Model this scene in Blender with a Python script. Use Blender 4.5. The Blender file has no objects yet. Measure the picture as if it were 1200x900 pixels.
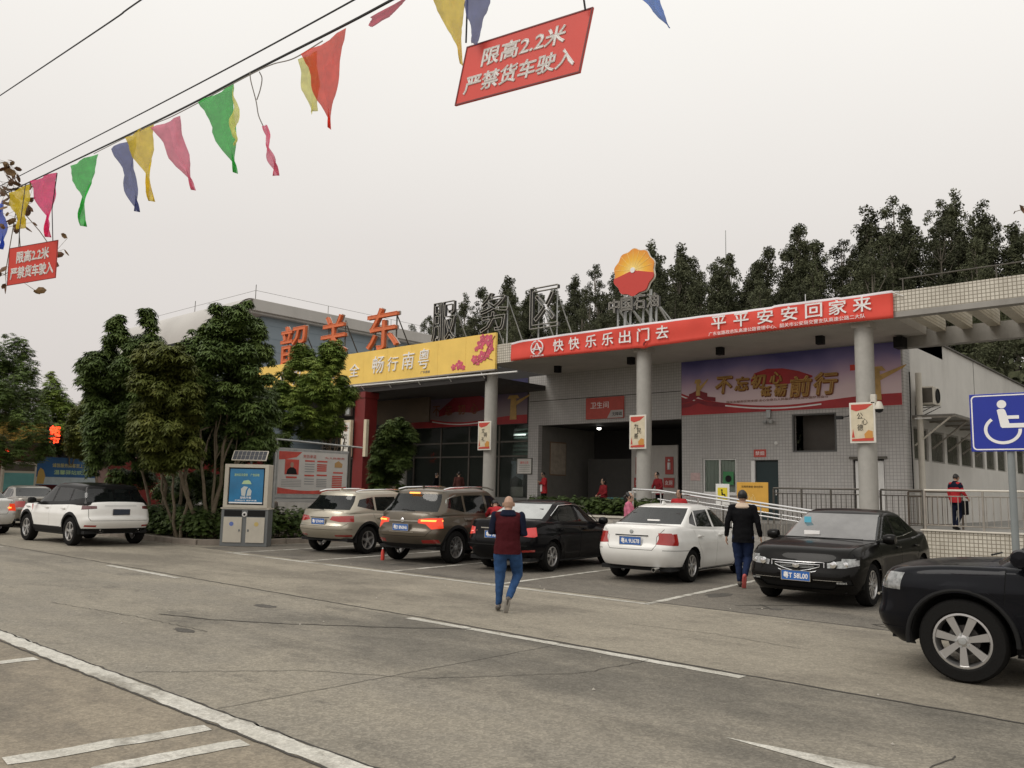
import bpy, bmesh, math, random
import numpy as np
from mathutils import Vector, Matrix
R_=math.radians; PI=math.pi
rnd=random.Random(7)
sc=bpy.context.scene
COL=sc.collection
# ---------------- camera ----------------
CAMH=1.65
yaw,pitch,roll=R_(41.85),R_(7.28),R_(1.24)
fw=Vector((-math.sin(yaw)*math.cos(pitch),math.cos(yaw)*math.cos(pitch),math.sin(pitch)))
rt=Vector((math.cos(yaw),math.sin(yaw),0)); up=rt.cross(fw)
r2=math.cos(roll)*rt+math.sin(roll)*up; u2=-math.sin(roll)*rt+math.cos(roll)*up
cam=bpy.data.cameras.new('camera'); co=bpy.data.objects.new('camera',cam); COL.objects.link(co)
co.matrix_world=Matrix(((r2.x,u2.x,-fw.x,0),(r2.y,u2.y,-fw.y,0),(r2.z,u2.z,-fw.z,CAMH),(0,0,0,1)))
cam.sensor_width=36; cam.lens=980.7/1200*36; cam.clip_start=0.05; cam.clip_end=2000
sc.camera=co
# ---------------- world, sun, exposure ----------------
SUN_EL,SUN_AZ=R_(48),R_(200)      # weak veiled sun, from behind the camera
w=bpy.data.worlds.new('World'); sc.world=w; w.use_nodes=True
nt=w.node_tree; nt.nodes.clear()
out=nt.nodes.new('ShaderNodeOutputWorld'); bg=nt.nodes.new('ShaderNodeBackground')
sky=nt.nodes.new('ShaderNodeTexSky'); sky.sky_type='NISHITA'; sky.sun_disc=False
sky.sun_elevation=SUN_EL; sky.sun_rotation=SUN_AZ; sky.dust_density=6; sky.air_density=1.5; sky.ozone_density=1
hs=nt.nodes.new('ShaderNodeHueSaturation'); hs.inputs['Saturation'].default_value=0.12
mx=nt.nodes.new('ShaderNodeMix'); mx.data_type='RGBA'; mx.inputs[0].default_value=0.86
# high overcast: even cloud sheet, a little brighter overhead, slightly warmer near the horizon
tc=nt.nodes.new('ShaderNodeTexCoord'); sx=nt.nodes.new('ShaderNodeSeparateXYZ'); rp=nt.nodes.new('ShaderNodeValToRGB')
rp.color_ramp.elements[0].position=0.0; rp.color_ramp.elements[0].color=(7.3,6.75,6.45,1)
rp.color_ramp.elements[1].position=0.55; rp.color_ramp.elements[1].color=(11.0,10.7,10.15,1)
e=rp.color_ramp.elements.new(0.28); e.color=(8.5,8.05,7.65,1)
nz=nt.nodes.new('ShaderNodeTexNoise'); nz.inputs['Scale'].default_value=1.6; nz.inputs['Detail'].default_value=3
mr=nt.nodes.new('ShaderNodeMapRange'); mr.inputs['To Min'].default_value=-0.05; mr.inputs['To Max'].default_value=0.05
ad=nt.nodes.new('ShaderNodeMath'); ad.operation='ADD'
L=nt.links.new
L(tc.outputs['Generated'],sx.inputs[0]); L(tc.outputs['Generated'],nz.inputs['Vector']); L(nz.outputs['Fac'],mr.inputs['Value'])
L(sx.outputs['Z'],ad.inputs[0]); L(mr.outputs[0],ad.inputs[1]); L(ad.outputs[0],rp.inputs[0])
L(sky.outputs[0],hs.inputs['Color']); L(hs.outputs[0],mx.inputs[6]); L(rp.outputs[0],mx.inputs[7])
L(mx.outputs[2],bg.inputs['Color']); bg.inputs['Strength'].default_value=0.1
L(bg.outputs[0],out.inputs[0])
sl=bpy.data.lights.new('sun','SUN'); sl.energy=1.0; sl.angle=R_(30); sl.color=(1,.95,.88)
so=bpy.data.objects.new('sun',sl); COL.objects.link(so)
so.rotation_euler=(PI/2-SUN_EL,0,PI-SUN_AZ)
sc.view_settings.view_transform='Standard'; sc.view_settings.look='None'; sc.view_settings.exposure=0.0; sc.view_settings.gamma=1
# ---------------- naming helpers ----------------
def tag(o,label=None,cat=None,group=None,kind=None):
    if label:o['label']=label
    if cat:o['category']=cat
    if group:o['group']=group
    if kind:o['kind']=kind
    return o
def empty(name,loc=(0,0,0),rz=0,label=None,cat=None,group=None):
    o=bpy.data.objects.new(name,None); COL.objects.link(o); o.location=loc; o.rotation_euler=(0,0,rz); o.empty_display_size=.1
    return tag(o,label,cat,group)
def link(name,me,parent=None):
    o=bpy.data.objects.new(name,me); COL.objects.link(o)
    if parent:o.parent=parent
    return o
def wm(o):
    return o.matrix_basis.copy() if o.parent is None else wm(o.parent)@o.matrix_parent_inverse@o.matrix_basis
def copy_tree(o,parent=None):
    c=o.copy(); COL.objects.link(c); c.parent=parent
    for ch in list(o.children): copy_tree(ch,c)
    return c
# ---------------- materials ----------------
MATS={}
def mat(name,col,rough=.6,metal=0,var=0.0,vscale=3.0,bump=0.0,bscale=40,spec=None,emit=None,estr=0,coat=0,alpha=None,trans=0,dirt=0.0,subs=None,detail=4):
    """Principled material; var = brightness variation by object-space noise, dirt = brown streaky wear."""
    if name in MATS:return MATS[name]
    m=bpy.data.materials.new(name); m.use_nodes=True; n=m.node_tree; b=n.nodes['Principled BSDF']
    col=tuple(col)+(1,) if len(col)==3 else col
    b.inputs['Base Color'].default_value=col; b.inputs['Roughness'].default_value=rough; b.inputs['Metallic'].default_value=metal
    if spec is not None:b.inputs['Specular IOR Level'].default_value=spec
    if coat:b.inputs['Coat Weight'].default_value=coat; b.inputs['Coat Roughness'].default_value=.03
    if emit:b.inputs['Emission Color'].default_value=tuple(emit)+(1,); b.inputs['Emission Strength'].default_value=estr
    if alpha is not None:b.inputs['Alpha'].default_value=alpha
    if trans:b.inputs['Transmission Weight'].default_value=trans
    t=n.nodes.new('ShaderNodeTexCoord')
    if var or dirt:
        z=n.nodes.new('ShaderNodeTexNoise'); z.inputs['Scale'].default_value=vscale; z.inputs['Detail'].default_value=detail; z.inputs['Roughness'].default_value=.6
        n.links.new(t.outputs['Object'],z.inputs['Vector'])
        r=n.nodes.new('ShaderNodeMapRange'); r.inputs['From Min'].default_value=.3; r.inputs['From Max'].default_value=.7
        r.inputs['To Min'].default_value=1-var; r.inputs['To Max'].default_value=1+var; n.links.new(z.outputs['Fac'],r.inputs['Value'])
        v=n.nodes.new('ShaderNodeVectorMath'); v.operation='SCALE'; v.inputs[0].default_value=col[:3]; n.links.new(r.outputs[0],v.inputs['Scale'])
        last=v.outputs[0]
        if dirt:
            z2=n.nodes.new('ShaderNodeTexNoise'); z2.inputs['Scale'].default_value=vscale*.7; z2.inputs['Detail'].default_value=8; z2.inputs['Roughness'].default_value=.7
            mp=n.nodes.new('ShaderNodeMapping'); mp.inputs['Scale'].default_value=(1,1,.25); n.links.new(t.outputs['Object'],mp.inputs[0]); n.links.new(mp.outputs[0],z2.inputs['Vector'])
            rr=n.nodes.new('ShaderNodeMapRange'); rr.inputs['From Min'].default_value=.48; rr.inputs['From Max'].default_value=.75; rr.inputs['To Max'].default_value=dirt
            n.links.new(z2.outputs['Fac'],rr.inputs['Value'])
            mm=n.nodes.new('ShaderNodeMix'); mm.data_type='RGBA'; n.links.new(rr.outputs[0],mm.inputs[0]); n.links.new(last,mm.inputs[6]); mm.inputs[7].default_value=(.07,.055,.04,1)
            last=mm.outputs[2]
        n.links.new(last,b.inputs['Base Color'])
    if bump:
        z=n.nodes.new('ShaderNodeTexNoise'); z.inputs['Scale'].default_value=bscale; z.inputs['Detail'].default_value=5
        n.links.new(t.outputs['Object'],z.inputs['Vector']); bp=n.nodes.new('ShaderNodeBump'); bp.inputs['Strength'].default_value=bump; bp.inputs['Distance'].default_value=.02
        n.links.new(z.outputs['Fac'],bp.inputs['Height']); n.links.new(bp.outputs[0],b.inputs['Normal'])
    MATS[name]=m; return m
def tilemat(name,c1,c2,grout,size,plane='xz',mortar=.1,rough=.4,dirt=.3,blot=.25):
    """Small square wall tiles, laid in metres on the plane given; stains and uneven tile tone."""
    if name in MATS:return MATS[name]
    m=bpy.data.materials.new(name); m.use_nodes=True; n=m.node_tree; b=n.nodes['Principled BSDF']; b.inputs['Roughness'].default_value=rough
    g=n.nodes.new('ShaderNodeNewGeometry'); s=n.nodes.new('ShaderNodeSeparateXYZ'); c=n.nodes.new('ShaderNodeCombineXYZ')
    n.links.new(g.outputs['Position'],s.inputs[0]); n.links.new(s.outputs['XYZ'.index(plane[0].upper())],c.inputs[0]); n.links.new(s.outputs['XYZ'.index(plane[1].upper())],c.inputs[1])
    k=n.nodes.new('ShaderNodeTexBrick'); k.offset=0; k.inputs['Scale'].default_value=1; k.inputs['Brick Width'].default_value=size; k.inputs['Row Height'].default_value=size
    k.inputs['Mortar Size'].default_value=size*mortar; k.inputs['Mortar Smooth'].default_value=.2; k.inputs['Bias'].default_value=0
    k.inputs['Color1'].default_value=(*c1,1); k.inputs['Color2'].default_value=(*c2,1); k.inputs['Mortar'].default_value=(*grout,1)
    n.links.new(c.outputs[0],k.inputs['Vector'])
    z=n.nodes.new('ShaderNodeTexNoise'); z.inputs['Scale'].default_value=.9; z.inputs['Detail'].default_value=7; z.inputs['Roughness'].default_value=.7
    mp=n.nodes.new('ShaderNodeMapping'); mp.inputs['Scale'].default_value=(1.4,1.4,.35); n.links.new(g.outputs['Position'],mp.inputs[0]); n.links.new(mp.outputs[0],z.inputs['Vector'])
    r=n.nodes.new('ShaderNodeMapRange'); r.inputs['From Min'].default_value=.45; r.inputs['From Max'].default_value=.8; r.inputs['To Max'].default_value=dirt; n.links.new(z.outputs['Fac'],r.inputs['Value'])
    mm=n.nodes.new('ShaderNodeMix'); mm.data_type='RGBA'; n.links.new(r.outputs[0],mm.inputs[0]); n.links.new(k.outputs['Color'],mm.inputs[6]); mm.inputs[7].default_value=(grout[0]*.6,grout[1]*.55,grout[2]*.45,1)
    n.links.new(mm.outputs[2],b.inputs['Base Color'])
    bp=n.nodes.new('ShaderNodeBump'); bp.inputs['Strength'].default_value=.5; bp.inputs['Distance'].default_value=.004; bp.invert=True
    n.links.new(k.outputs['Fac'],bp.inputs['Height']); n.links.new(bp.outputs[0],b.inputs['Normal'])
    MATS[name]=m; return m
def glassmat(name,tint=(.05,.06,.06),clear=.5,rough=.02,clr=(.75,.8,.78)):
    """Tinted window pane: part see-through, part mirror."""
    if name in MATS:return MATS[name]
    m=bpy.data.materials.new(name); m.use_nodes=True; n=m.node_tree; n.nodes.clear()
    o=n.nodes.new('ShaderNodeOutputMaterial'); b=n.nodes.new('ShaderNodeBsdfPrincipled'); b.inputs['Base Color'].default_value=(*tint,1); b.inputs['Roughness'].default_value=rough
    b.inputs['Specular IOR Level'].default_value=.8
    t=n.nodes.new('ShaderNodeBsdfTransparent'); t.inputs[0].default_value=(*clr,1)
    f=n.nodes.new('ShaderNodeFresnel'); f.inputs[0].default_value=1.5
    r=n.nodes.new('ShaderNodeMapRange'); r.inputs['To Min'].default_value=1-clear; r.inputs['To Max'].default_value=1; n.links.new(f.outputs[0],r.inputs['Value'])
    x=n.nodes.new('ShaderNodeMixShader'); n.links.new(r.outputs[0],x.inputs[0]); n.links.new(t.outputs[0],x.inputs[1]); n.links.new(b.outputs[0],x.inputs[2]); n.links.new(x.outputs[0],o.inputs[0])
    MATS[name]=m; return m
# ---------------- mesh helpers ----------------
class MB:
    def __init__(s): s.v=[];s.f=[];s.mi=[]
    def add(s,vs,fs,mi=0):
        b=len(s.v); s.v+= [tuple(v) for v in vs]; s.f+=[tuple(b+i for i in f) for f in fs]; s.mi+=[mi]*len(fs); return s
    def box(s,x0,x1,y0,y1,z0,z1,mi=0,M=None,bev=0):
        if bev>0:
            return s._bbox(x0,x1,y0,y1,z0,z1,mi,M,bev)
        vs=[(x,y,z) for z in(z0,z1) for y in(y0,y1) for x in(x0,x1)]
        if M is not None: vs=[M@Vector(v) for v in vs]
        return s.add(vs,[(0,2,3,1),(4,5,7,6),(0,1,5,4),(2,6,7,3),(0,4,6,2),(1,3,7,5)],mi)
    def _bbox(s,x0,x1,y0,y1,z0,z1,mi,M,b):
        bm=bmesh.new(); bmesh.ops.create_cube(bm,size=1)
        for v in bm.verts: v.co=Vector(((x0+x1)/2+v.co.x*(x1-x0),(y0+y1)/2+v.co.y*(y1-y0),(z0+z1)/2+v.co.z*(z1-z0)))
        bmesh.ops.bevel(bm,geom=bm.edges[:],offset=b,segments=2,affect='EDGES',profile=.5)
        bm.verts.index_update(); vs=[(M@v.co if M is not None else v.co) for v in bm.verts]
        s.add(vs,[[v.index for v in f.verts] for f in bm.faces],mi); bm.free(); return s
    def tube(s,pts,r,n=8,mi=0,caps=True,rs=None):
        pts=[Vector(p) for p in pts]; b=len(s.v); prev=None
        for i,p in enumerate(pts):
            d=(pts[min(i+1,len(pts)-1)]-pts[max(i-1,0)]).normalized()
            if prev is None: a=d.orthogonal().normalized()
            else:
                a=(prev-d*prev.dot(d)); a=a.normalized() if a.length>1e-6 else d.orthogonal().normalized()
            prev=a; c=d.cross(a); rr=rs[i] if rs else r
            for k in range(n):
                t=2*PI*k/n; s.v.append(tuple(p+(a*math.cos(t)+c*math.sin(t))*rr))
        for i in range(len(pts)-1):
            for k in range(n):
                s.f.append((b+i*n+k,b+i*n+(k+1)%n,b+(i+1)*n+(k+1)%n,b+(i+1)*n+k)); s.mi.append(mi)
        if caps:
            s.f.append(tuple(b+k for k in reversed(range(n)))); s.f.append(tuple(b+(len(pts)-1)*n+k for k in range(n))); s.mi+=[mi,mi]
        return s
    def cyl(s,c,r,z0,z1,n=24,mi=0,r1=None):
        return s.tube([(c[0],c[1],z0),(c[0],c[1],z1)],r,n,mi,rs=[r,r if r1 is None else r1])
    def lathe(s,prof,n=32,mi=0,axis='y',M=None,close=False):
        """prof: (radius, along-axis); revolve about y (or z)."""
        b=len(s.v); k=len(prof)
        for j in range(n):
            t=2*PI*j/n
            for (r,a) in prof:
                p=(r*math.cos(t),a,r*math.sin(t)) if axis=='y' else (r*math.cos(t),r*math.sin(t),a)
                s.v.append(tuple(M@Vector(p)) if M is not None else p)
        for j in range(n):
            j2=(j+1)%n
            for i in range(k-1 if not close else k):
                i2=(i+1)%k
                s.f.append((b+j*k+i,b+j*k+i2,b+j2*k+i2,b+j2*k+i)); s.mi.append(mi)
        return s
    def prism(s,poly,d0,d1,plane='xz',mi=0,M=None):
        n=len(poly)
        def P(a,b_,d): return (a,d,b_) if plane=='xz' else ((a,b_,d) if plane=='xy' else (d,a,b_))
        vs=[P(a,b_,d0) for a,b_ in poly]+[P(a,b_,d1) for a,b_ in poly]
        if M is not None: vs=[M@Vector(v) for v in vs]
        fs=[tuple(range(n)),tuple(reversed(range(n,2*n)))]+[(i,i+n,(i+1)%n+n,(i+1)%n) for i in range(n)]
        return s.add(vs,fs,mi)
    def mesh(s,name,mats,smooth=False,sharp=35,fix=True):
        me=bpy.data.meshes.new(name); me.from_pydata(s.v,[],s.f)
        for m in (mats if isinstance(mats,(list,tuple)) else [mats]): me.materials.append(m)
        if len(me.materials)>1: me.polygons.foreach_set('material_index',s.mi)
        if fix:
            bm=bmesh.new(); bm.from_mesh(me); bmesh.ops.recalc_face_normals(bm,faces=bm.faces); bm.to_mesh(me); bm.free()
        if smooth:
            me.polygons.foreach_set('use_smooth',[True]*len(me.polygons)); me.set_sharp_from_angle(angle=R_(sharp))
        me.update(); return me
    def build(s,name,mats,parent=None,smooth=False,sharp=35,fix=True):
        return link(name,s.mesh(name,mats,smooth,sharp,fix),parent)
def struct(o): o['kind']='structure'; return o
def npmesh(name,V,F,mats,mi=None,smooth=False):
    """fast mesh from numpy verts (n,3) and quads/tris (m,k)"""
    me=bpy.data.meshes.new(name); k=F.shape[1]
    me.vertices.add(len(V)); me.vertices.foreach_set('co',np.asarray(V,np.float32).ravel())
    me.loops.add(F.size); me.loops.foreach_set('vertex_index',F.ravel().astype(np.int32))
    me.polygons.add(len(F)); me.polygons.foreach_set('loop_start',np.arange(0,F.size,k,dtype=np.int32))
    me.polygons.foreach_set('loop_total',np.full(len(F),k,np.int32))
    for m in mats: me.materials.append(m)
    if mi is not None: me.polygons.foreach_set('material_index',np.asarray(mi,np.int32))
    if smooth: me.polygons.foreach_set('use_smooth',np.ones(len(F),bool))
    me.update(calc_edges=True); me.validate(); return me
_tc={}
def text_mesh(body,m,w=None,h=None,bold=0.0,depth=.004,shear=0.0,res=2):
    """Lettering as flat raised shapes, x to the right, y up, origin at its centre."""
    key=(body,res)
    if key not in _tc:
        cu=bpy.data.curves.new('lettering','FONT'); cu.body=body; cu.size=1; cu.resolution_u=res; cu.fill_mode='FRONT'
        cu.align_x='LEFT'
        to=bpy.data.objects.new('lettering',cu)
        me=bpy.data.meshes.new_from_object(to)
        V=[tuple(v.co) for v in me.vertices]; F=[tuple(p.vertices) for p in me.polygons]
        bpy.data.objects.remove(to); bpy.data.curves.remove(cu); bpy.data.meshes.remove(me); _tc[key]=(V,F)
    V,F=_tc[key]
    xs=[v[0] for v in V]; ys=[v[1] for v in V]; x0,x1,y0,y1=min(xs),max(xs),min(ys),max(ys)
    sx=(w/(x1-x0)) if w else None; sy=(h/(y1-y0)) if h else None
    if sx is None:sx=sy
    if sy is None:sy=sx
    vs=[((v[0]-(x0+x1)/2)*sx+shear*(v[1]-(y0+y1)/2)*sy,(v[1]-(y0+y1)/2)*sy,v[2]) for v in V]
    return vs,F
def border(F):
    ec={}
    for f in F:
        for i in range(len(f)):
            a,b=f[i],f[(i+1)%len(f)]; k=(min(a,b),max(a,b)); ec[k]=None if k in ec else (a,b)
    return [e for e in ec.values() if e]
def embolden(vs,F,r,z):
    """thicken strokes with a bead along every outline edge"""
    mb=MB()
    for a,b in border(F):
        A=Vector((vs[a][0],vs[a][1],z)); B_=Vector((vs[b][0],vs[b][1],z))
        if (A-B_).length<1e-5: continue
        d=(B_-A).normalized(); n=Vector((-d.y,d.x,0))*r; k=Vector((0,0,min(r,.02)))
        A=A-d*r*.5; B_=B_+d*r*.5
        mb.add([A+n,A+k,A-n,B_+n,B_+k,B_-n],[(0,1,4,3),(1,2,5,4)])
    return mb
def frame(o,r,u):
    """matrix: local x->r, local y->u, local z->r×u, at o"""
    r=Vector(r).normalized(); u=Vector(u).normalized(); n=r.cross(u)
    return Matrix(((r.x,u.x,n.x,o[0]),(r.y,u.y,n.y,o[1]),(r.z,u.z,n.z,o[2]),(0,0,0,1)))
FRONT=lambda x,y,z: frame((x,y,z),(1,0,0),(0,0,1))     # faces -Y (towards the lane)
EAST=lambda x,y,z: frame((x,y,z),(0,1,0),(0,0,1))      # faces +X
def put_text(name,body,mm,m,parent=None,w=None,h=None,bold=0.0,depth=.006,shear=0.0,res=2,z=0.0):
    vs,F=text_mesh(body,m,w,h,bold,depth,shear,res); n=len(vs)
    V=[mm@Vector((v[0],v[1],z+depth)) for v in vs]+[mm@Vector((v[0],v[1],z)) for v in vs]
    FF=list(F)+[(a,a+n,b+n,b) for a,b in border(F)]
    if bold:
        g=(h or w)*bold; e=embolden(vs,F,g,z+depth-.0006); k=len(V)
        V+=[mm@Vector(v) for v in e.v]; FF+=[tuple(k+i for i in f) for f in e.f]
    me=bpy.data.meshes.new(name); me.from_pydata(V,[],FF); me.materials.append(m)
    return link(name,me,parent)
# ---------------- palette ----------------
M_white=mat('white_paint',(.75,.74,.71),.45,var=.05,dirt=.12)
M_cream=mat('cream_metal',(.62,.58,.50),.45,var=.06)
M_steel=mat('stainless_steel',(.75,.75,.74),.22,metal=1)
M_galv=mat('galvanised_steel',(.42,.43,.42),.5,metal=.6,var=.15,vscale=9)
M_darksteel=mat('dark_rail_metal',(.11,.10,.085),.5,metal=.5,var=.2)
M_rail=mat('rail_metal',(.34,.31,.27),.45,metal=.5,var=.2)
M_black=mat('black_matte',(.012,.012,.012),.6,spec=.2)
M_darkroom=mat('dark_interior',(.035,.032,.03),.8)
M_red=mat('sign_red',(.68,.06,.04),.5,var=.06,vscale=2)
M_sigred=mat('sign_red_faded',(.50,.07,.05),.45,var=.1,vscale=5)
M_orange=mat('letter_orange',(.68,.16,.05),.5,var=.1,vscale=4)
M_yellow=mat('sign_yellow',(.92,.62,.14),.55,var=.07,vscale=1.2)
M_textwhite=mat('lettering_white',(.88,.86,.84),.5,var=.04)
M_conc=mat('fair_concrete',(.30,.285,.26),.8,var=.1,vscale=1.5,bump=.2,bscale=30,dirt=.3)
M_col=mat('column_tile',(.40,.385,.35),.55,var=.08,vscale=4,dirt=.12)
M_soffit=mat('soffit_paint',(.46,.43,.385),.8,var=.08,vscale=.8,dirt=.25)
M_plaster=mat('side_plaster',(.60,.58,.54),.85,var=.08,vscale=.6,dirt=.25,bump=.1)
M_tilegrey=tilemat('grey_wall_tile',(.50,.48,.46),(.455,.437,.42),(.30,.29,.275),.115,'xz',mortar=.08,dirt=.30)
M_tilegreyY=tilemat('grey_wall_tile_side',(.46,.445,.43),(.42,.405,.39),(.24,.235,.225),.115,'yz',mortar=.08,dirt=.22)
M_tilewhite=tilemat('cream_fascia_tile',(.66,.62,.53),(.57,.53,.45),(.24,.21,.16),.105,'xz',mortar=.11,dirt=.4)
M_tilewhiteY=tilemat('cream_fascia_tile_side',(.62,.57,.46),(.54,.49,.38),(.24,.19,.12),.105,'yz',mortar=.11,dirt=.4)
M_glass=glassmat('window_glass',(.03,.035,.035),.85)
M_glassclear=glassmat('window_glass_clear',(.05,.055,.05),.97,clr=(.95,.97,.95))
M_panegrey=mat('side_pane_grey',(.10,.095,.085),.12,spec=.5,var=.35,vscale=1.2)  # grey tone stands in for the lit room seen through the panes
M_dkglass=mat('dark_shop_glass',(.018,.022,.021),.06,spec=.6)
M_blue=mat('shed_blue_wall',(.25,.30,.34),.7,var=.05,vscale=.4,dirt=.1)
M_eave=mat('shed_eave',(.50,.48,.45),.7,var=.06,vscale=.4,dirt=.15)
M_redcol=mat('red_pillar_paint',(.17,.016,.014),.5,var=.1)
M_bark=mat('bark',(.17,.13,.09),.9,var=.3,vscale=12,bump=.5,bscale=25)
def canopy_noise(name,c1,c2,c3,rough=.55):
    m=bpy.data.materials.new(name); m.use_nodes=True; n=m.node_tree; b=n.nodes['Principled BSDF']; b.inputs['Roughness'].default_value=rough; b.inputs['Specular IOR Level'].default_value=.2
    g=n.nodes.new('ShaderNodeTexCoord'); z=n.nodes.new('ShaderNodeTexNoise'); z.inputs['Scale'].default_value=1.3; z.inputs['Detail'].default_value=5; z.inputs['Roughness'].default_value=.7
    n.links.new(g.outputs['Object'],z.inputs['Vector']); r=n.nodes.new('ShaderNodeValToRGB')
    r.color_ramp.elements[0].position=.3; r.color_ramp.elements[0].color=(*c1,1); r.color_ramp.elements[1].position=.72; r.color_ramp.elements[1].color=(*c3,1); e=r.color_ramp.elements.new(.5); e.color=(*c2,1)
    oi=n.nodes.new('ShaderNodeObjectInfo'); mr=n.nodes.new('ShaderNodeMapRange'); mr.inputs['To Min'].default_value=.72; mr.inputs['To Max'].default_value=1.25; n.links.new(oi.outputs['Random'],mr.inputs['Value'])
    v=n.nodes.new('ShaderNodeVectorMath'); v.operation='SCALE'; n.links.new(z.outputs['Fac'],r.inputs[0]); n.links.new(r.outputs[0],v.inputs[0]); n.links.new(mr.outputs[0],v.inputs['Scale']); n.links.new(v.outputs[0],b.inputs['Base Color'])
    MATS[name]=m; return m
M_leafdark=canopy_noise('leaf_dark',(.042,.066,.018),(.075,.112,.028),(.135,.18,.045))
M_leafolive=canopy_noise('leaf_olive',(.07,.09,.018),(.125,.145,.03),(.21,.215,.05))
M_leafbright=canopy_noise('leaf_bright',(.07,.12,.02),(.15,.21,.04),(.27,.33,.065))
M_leafhill=canopy_noise('leaf_eucalyptus',(.045,.052,.028),(.075,.082,.044),(.12,.125,.068),.7)  # greens lightened so the colour stands in for distant haze
M_leafhedge=canopy_noise('leaf_hedge',(.03,.05,.014),(.055,.085,.022),(.09,.13,.03))
# ---------------- ground ----------------
def roadmat(name,c1,c2,patch,agg=.2,seed=0,pscale=.22,rough=.85):
    """weathered paving: broad stains, tyre-dark patches, aggregate speckle"""
    m=bpy.data.materials.new(name); m.use_nodes=True; n=m.node_tree; b=n.nodes['Principled BSDF']; b.inputs['Roughness'].default_value=rough; b.inputs['Specular IOR Level'].default_value=.3
    g=n.nodes.new('ShaderNodeNewGeometry'); mp=n.nodes.new('ShaderNodeMapping'); mp.inputs['Location'].default_value=(seed,seed*.7,0); mp.inputs['Scale'].default_value=(.55,1,1); n.links.new(g.outputs['Position'],mp.inputs[0])
    def noise(s,d,r,vec=mp.outputs[0]):
        z=n.nodes.new('ShaderNodeTexNoise'); z.inputs['Scale'].default_value=s; z.inputs['Detail'].default_value=d; z.inputs['Roughness'].default_value=r; n.links.new(vec,z.inputs['Vector']); return z.outputs['Fac']
    def rng(v,a,b_,c,d):
        r=n.nodes.new('ShaderNodeMapRange'); r.interpolation_type='SMOOTHSTEP'; n.links.new(v,r.inputs['Value'])
        for k,x in zip(('From Min','From Max','To Min','To Max'),(a,b_,c,d)): r.inputs[k].default_value=x
        return r.outputs[0]
    def mix(f,a,b_,typ='MIX'):
        x=n.nodes.new('ShaderNodeMix'); x.data_type='RGBA'; x.blend_type=typ
        if isinstance(f,float): x.inputs[0].default_value=f
        else: n.links.new(f,x.inputs[0])
        for k,q in ((6,a),(7,b_)):
            if isinstance(q,tuple): x.inputs[k].default_value=(*q,1)
            else: n.links.new(q,x.inputs[k])
        return x.outputs[2]
    base=mix(rng(noise(.9,8,.65),.35,.65,0,1),c1,c2)
    base=mix(rng(noise(pscale,7,.66),.47,.62,0,.92),base,patch)
    base=mix(rng(noise(pscale*6,8,.78),.53,.66,0,.6),base,patch)
    # tyre streaks along the lane
    mp2=n.nodes.new('ShaderNodeMapping'); mp2.inputs['Scale'].default_value=(.10,1.6,1); n.links.new(g.outputs['Position'],mp2.inputs[0])
    base=mix(rng(noise(.8,4,.55,mp2.outputs[0]),.52,.72,0,.35),base,patch)
    vo=n.nodes.new('ShaderNodeTexVoronoi'); vo.inputs['Scale'].default_value=55; n.links.new(g.outputs['Position'],vo.inputs['Vector'])
    sp=rng(vo.outputs['Color'],.25,.9,1-agg,1+agg)
    v=n.nodes.new('ShaderNodeVectorMath'); v.operation='SCALE'; n.links.new(base,v.inputs[0]); n.links.new(sp,v.inputs['Scale'])
    sp2=rng(noise(9,6,.8,g.outputs['Position']),.3,.7,.86,1.12)
    v2=n.nodes.new('ShaderNodeVectorMath'); v2.operation='SCALE'; n.links.new(v.outputs[0],v2.inputs[0]); n.links.new(sp2,v2.inputs['Scale'])
    n.links.new(v2.outputs[0],b.inputs['Base Color'])
    bp=n.nodes.new('ShaderNodeBump'); bp.inputs['Strength'].default_value=.5; bp.inputs['Distance'].default_value=.006; n.links.new(vo.outputs['Distance'],bp.inputs['Height']); n.links.new(bp.outputs[0],b.inputs['Normal'])
    MATS[name]=m; return m
R_far=roadmat('ground_paving',(.24,.22,.19),(.20,.185,.16),(.15,.14,.12),.1,3)
R_lane=roadmat('lane_worn_asphalt',(.285,.256,.204),(.235,.214,.176),(.118,.108,.09),.17,11,.16)
R_conc=roadmat('lane_concrete',(.30,.268,.212),(.258,.231,.183),(.175,.156,.125),.14,5,.3)
R_bay=roadmat('bay_asphalt',(.19,.17,.14),(.152,.137,.114),(.098,.089,.076),.2,8,.35)
R_slab=roadmat('near_slab_concrete',(.29,.25,.19),(.245,.21,.16),(.17,.15,.12),.14,21,.45)
M_mark=roadmat('road_marking_paint',(.60,.58,.52),(.50,.48,.42),(.26,.24,.20),.12,2,1.6,.7)
M_seam=mat('joint_tar',(.055,.05,.042),.9)
def sheet(name,x0,x1,y0,y1,z,m,parent=None,nx=1,ny=1):
    b=MB()
    b.add([(x0,y0,z),(x1,y0,z),(x1,y1,z),(x0,y1,z)],[(0,1,2,3)])
    o=b.build(name,m,parent)
    if parent is None: struct(o)
    return o
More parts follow.
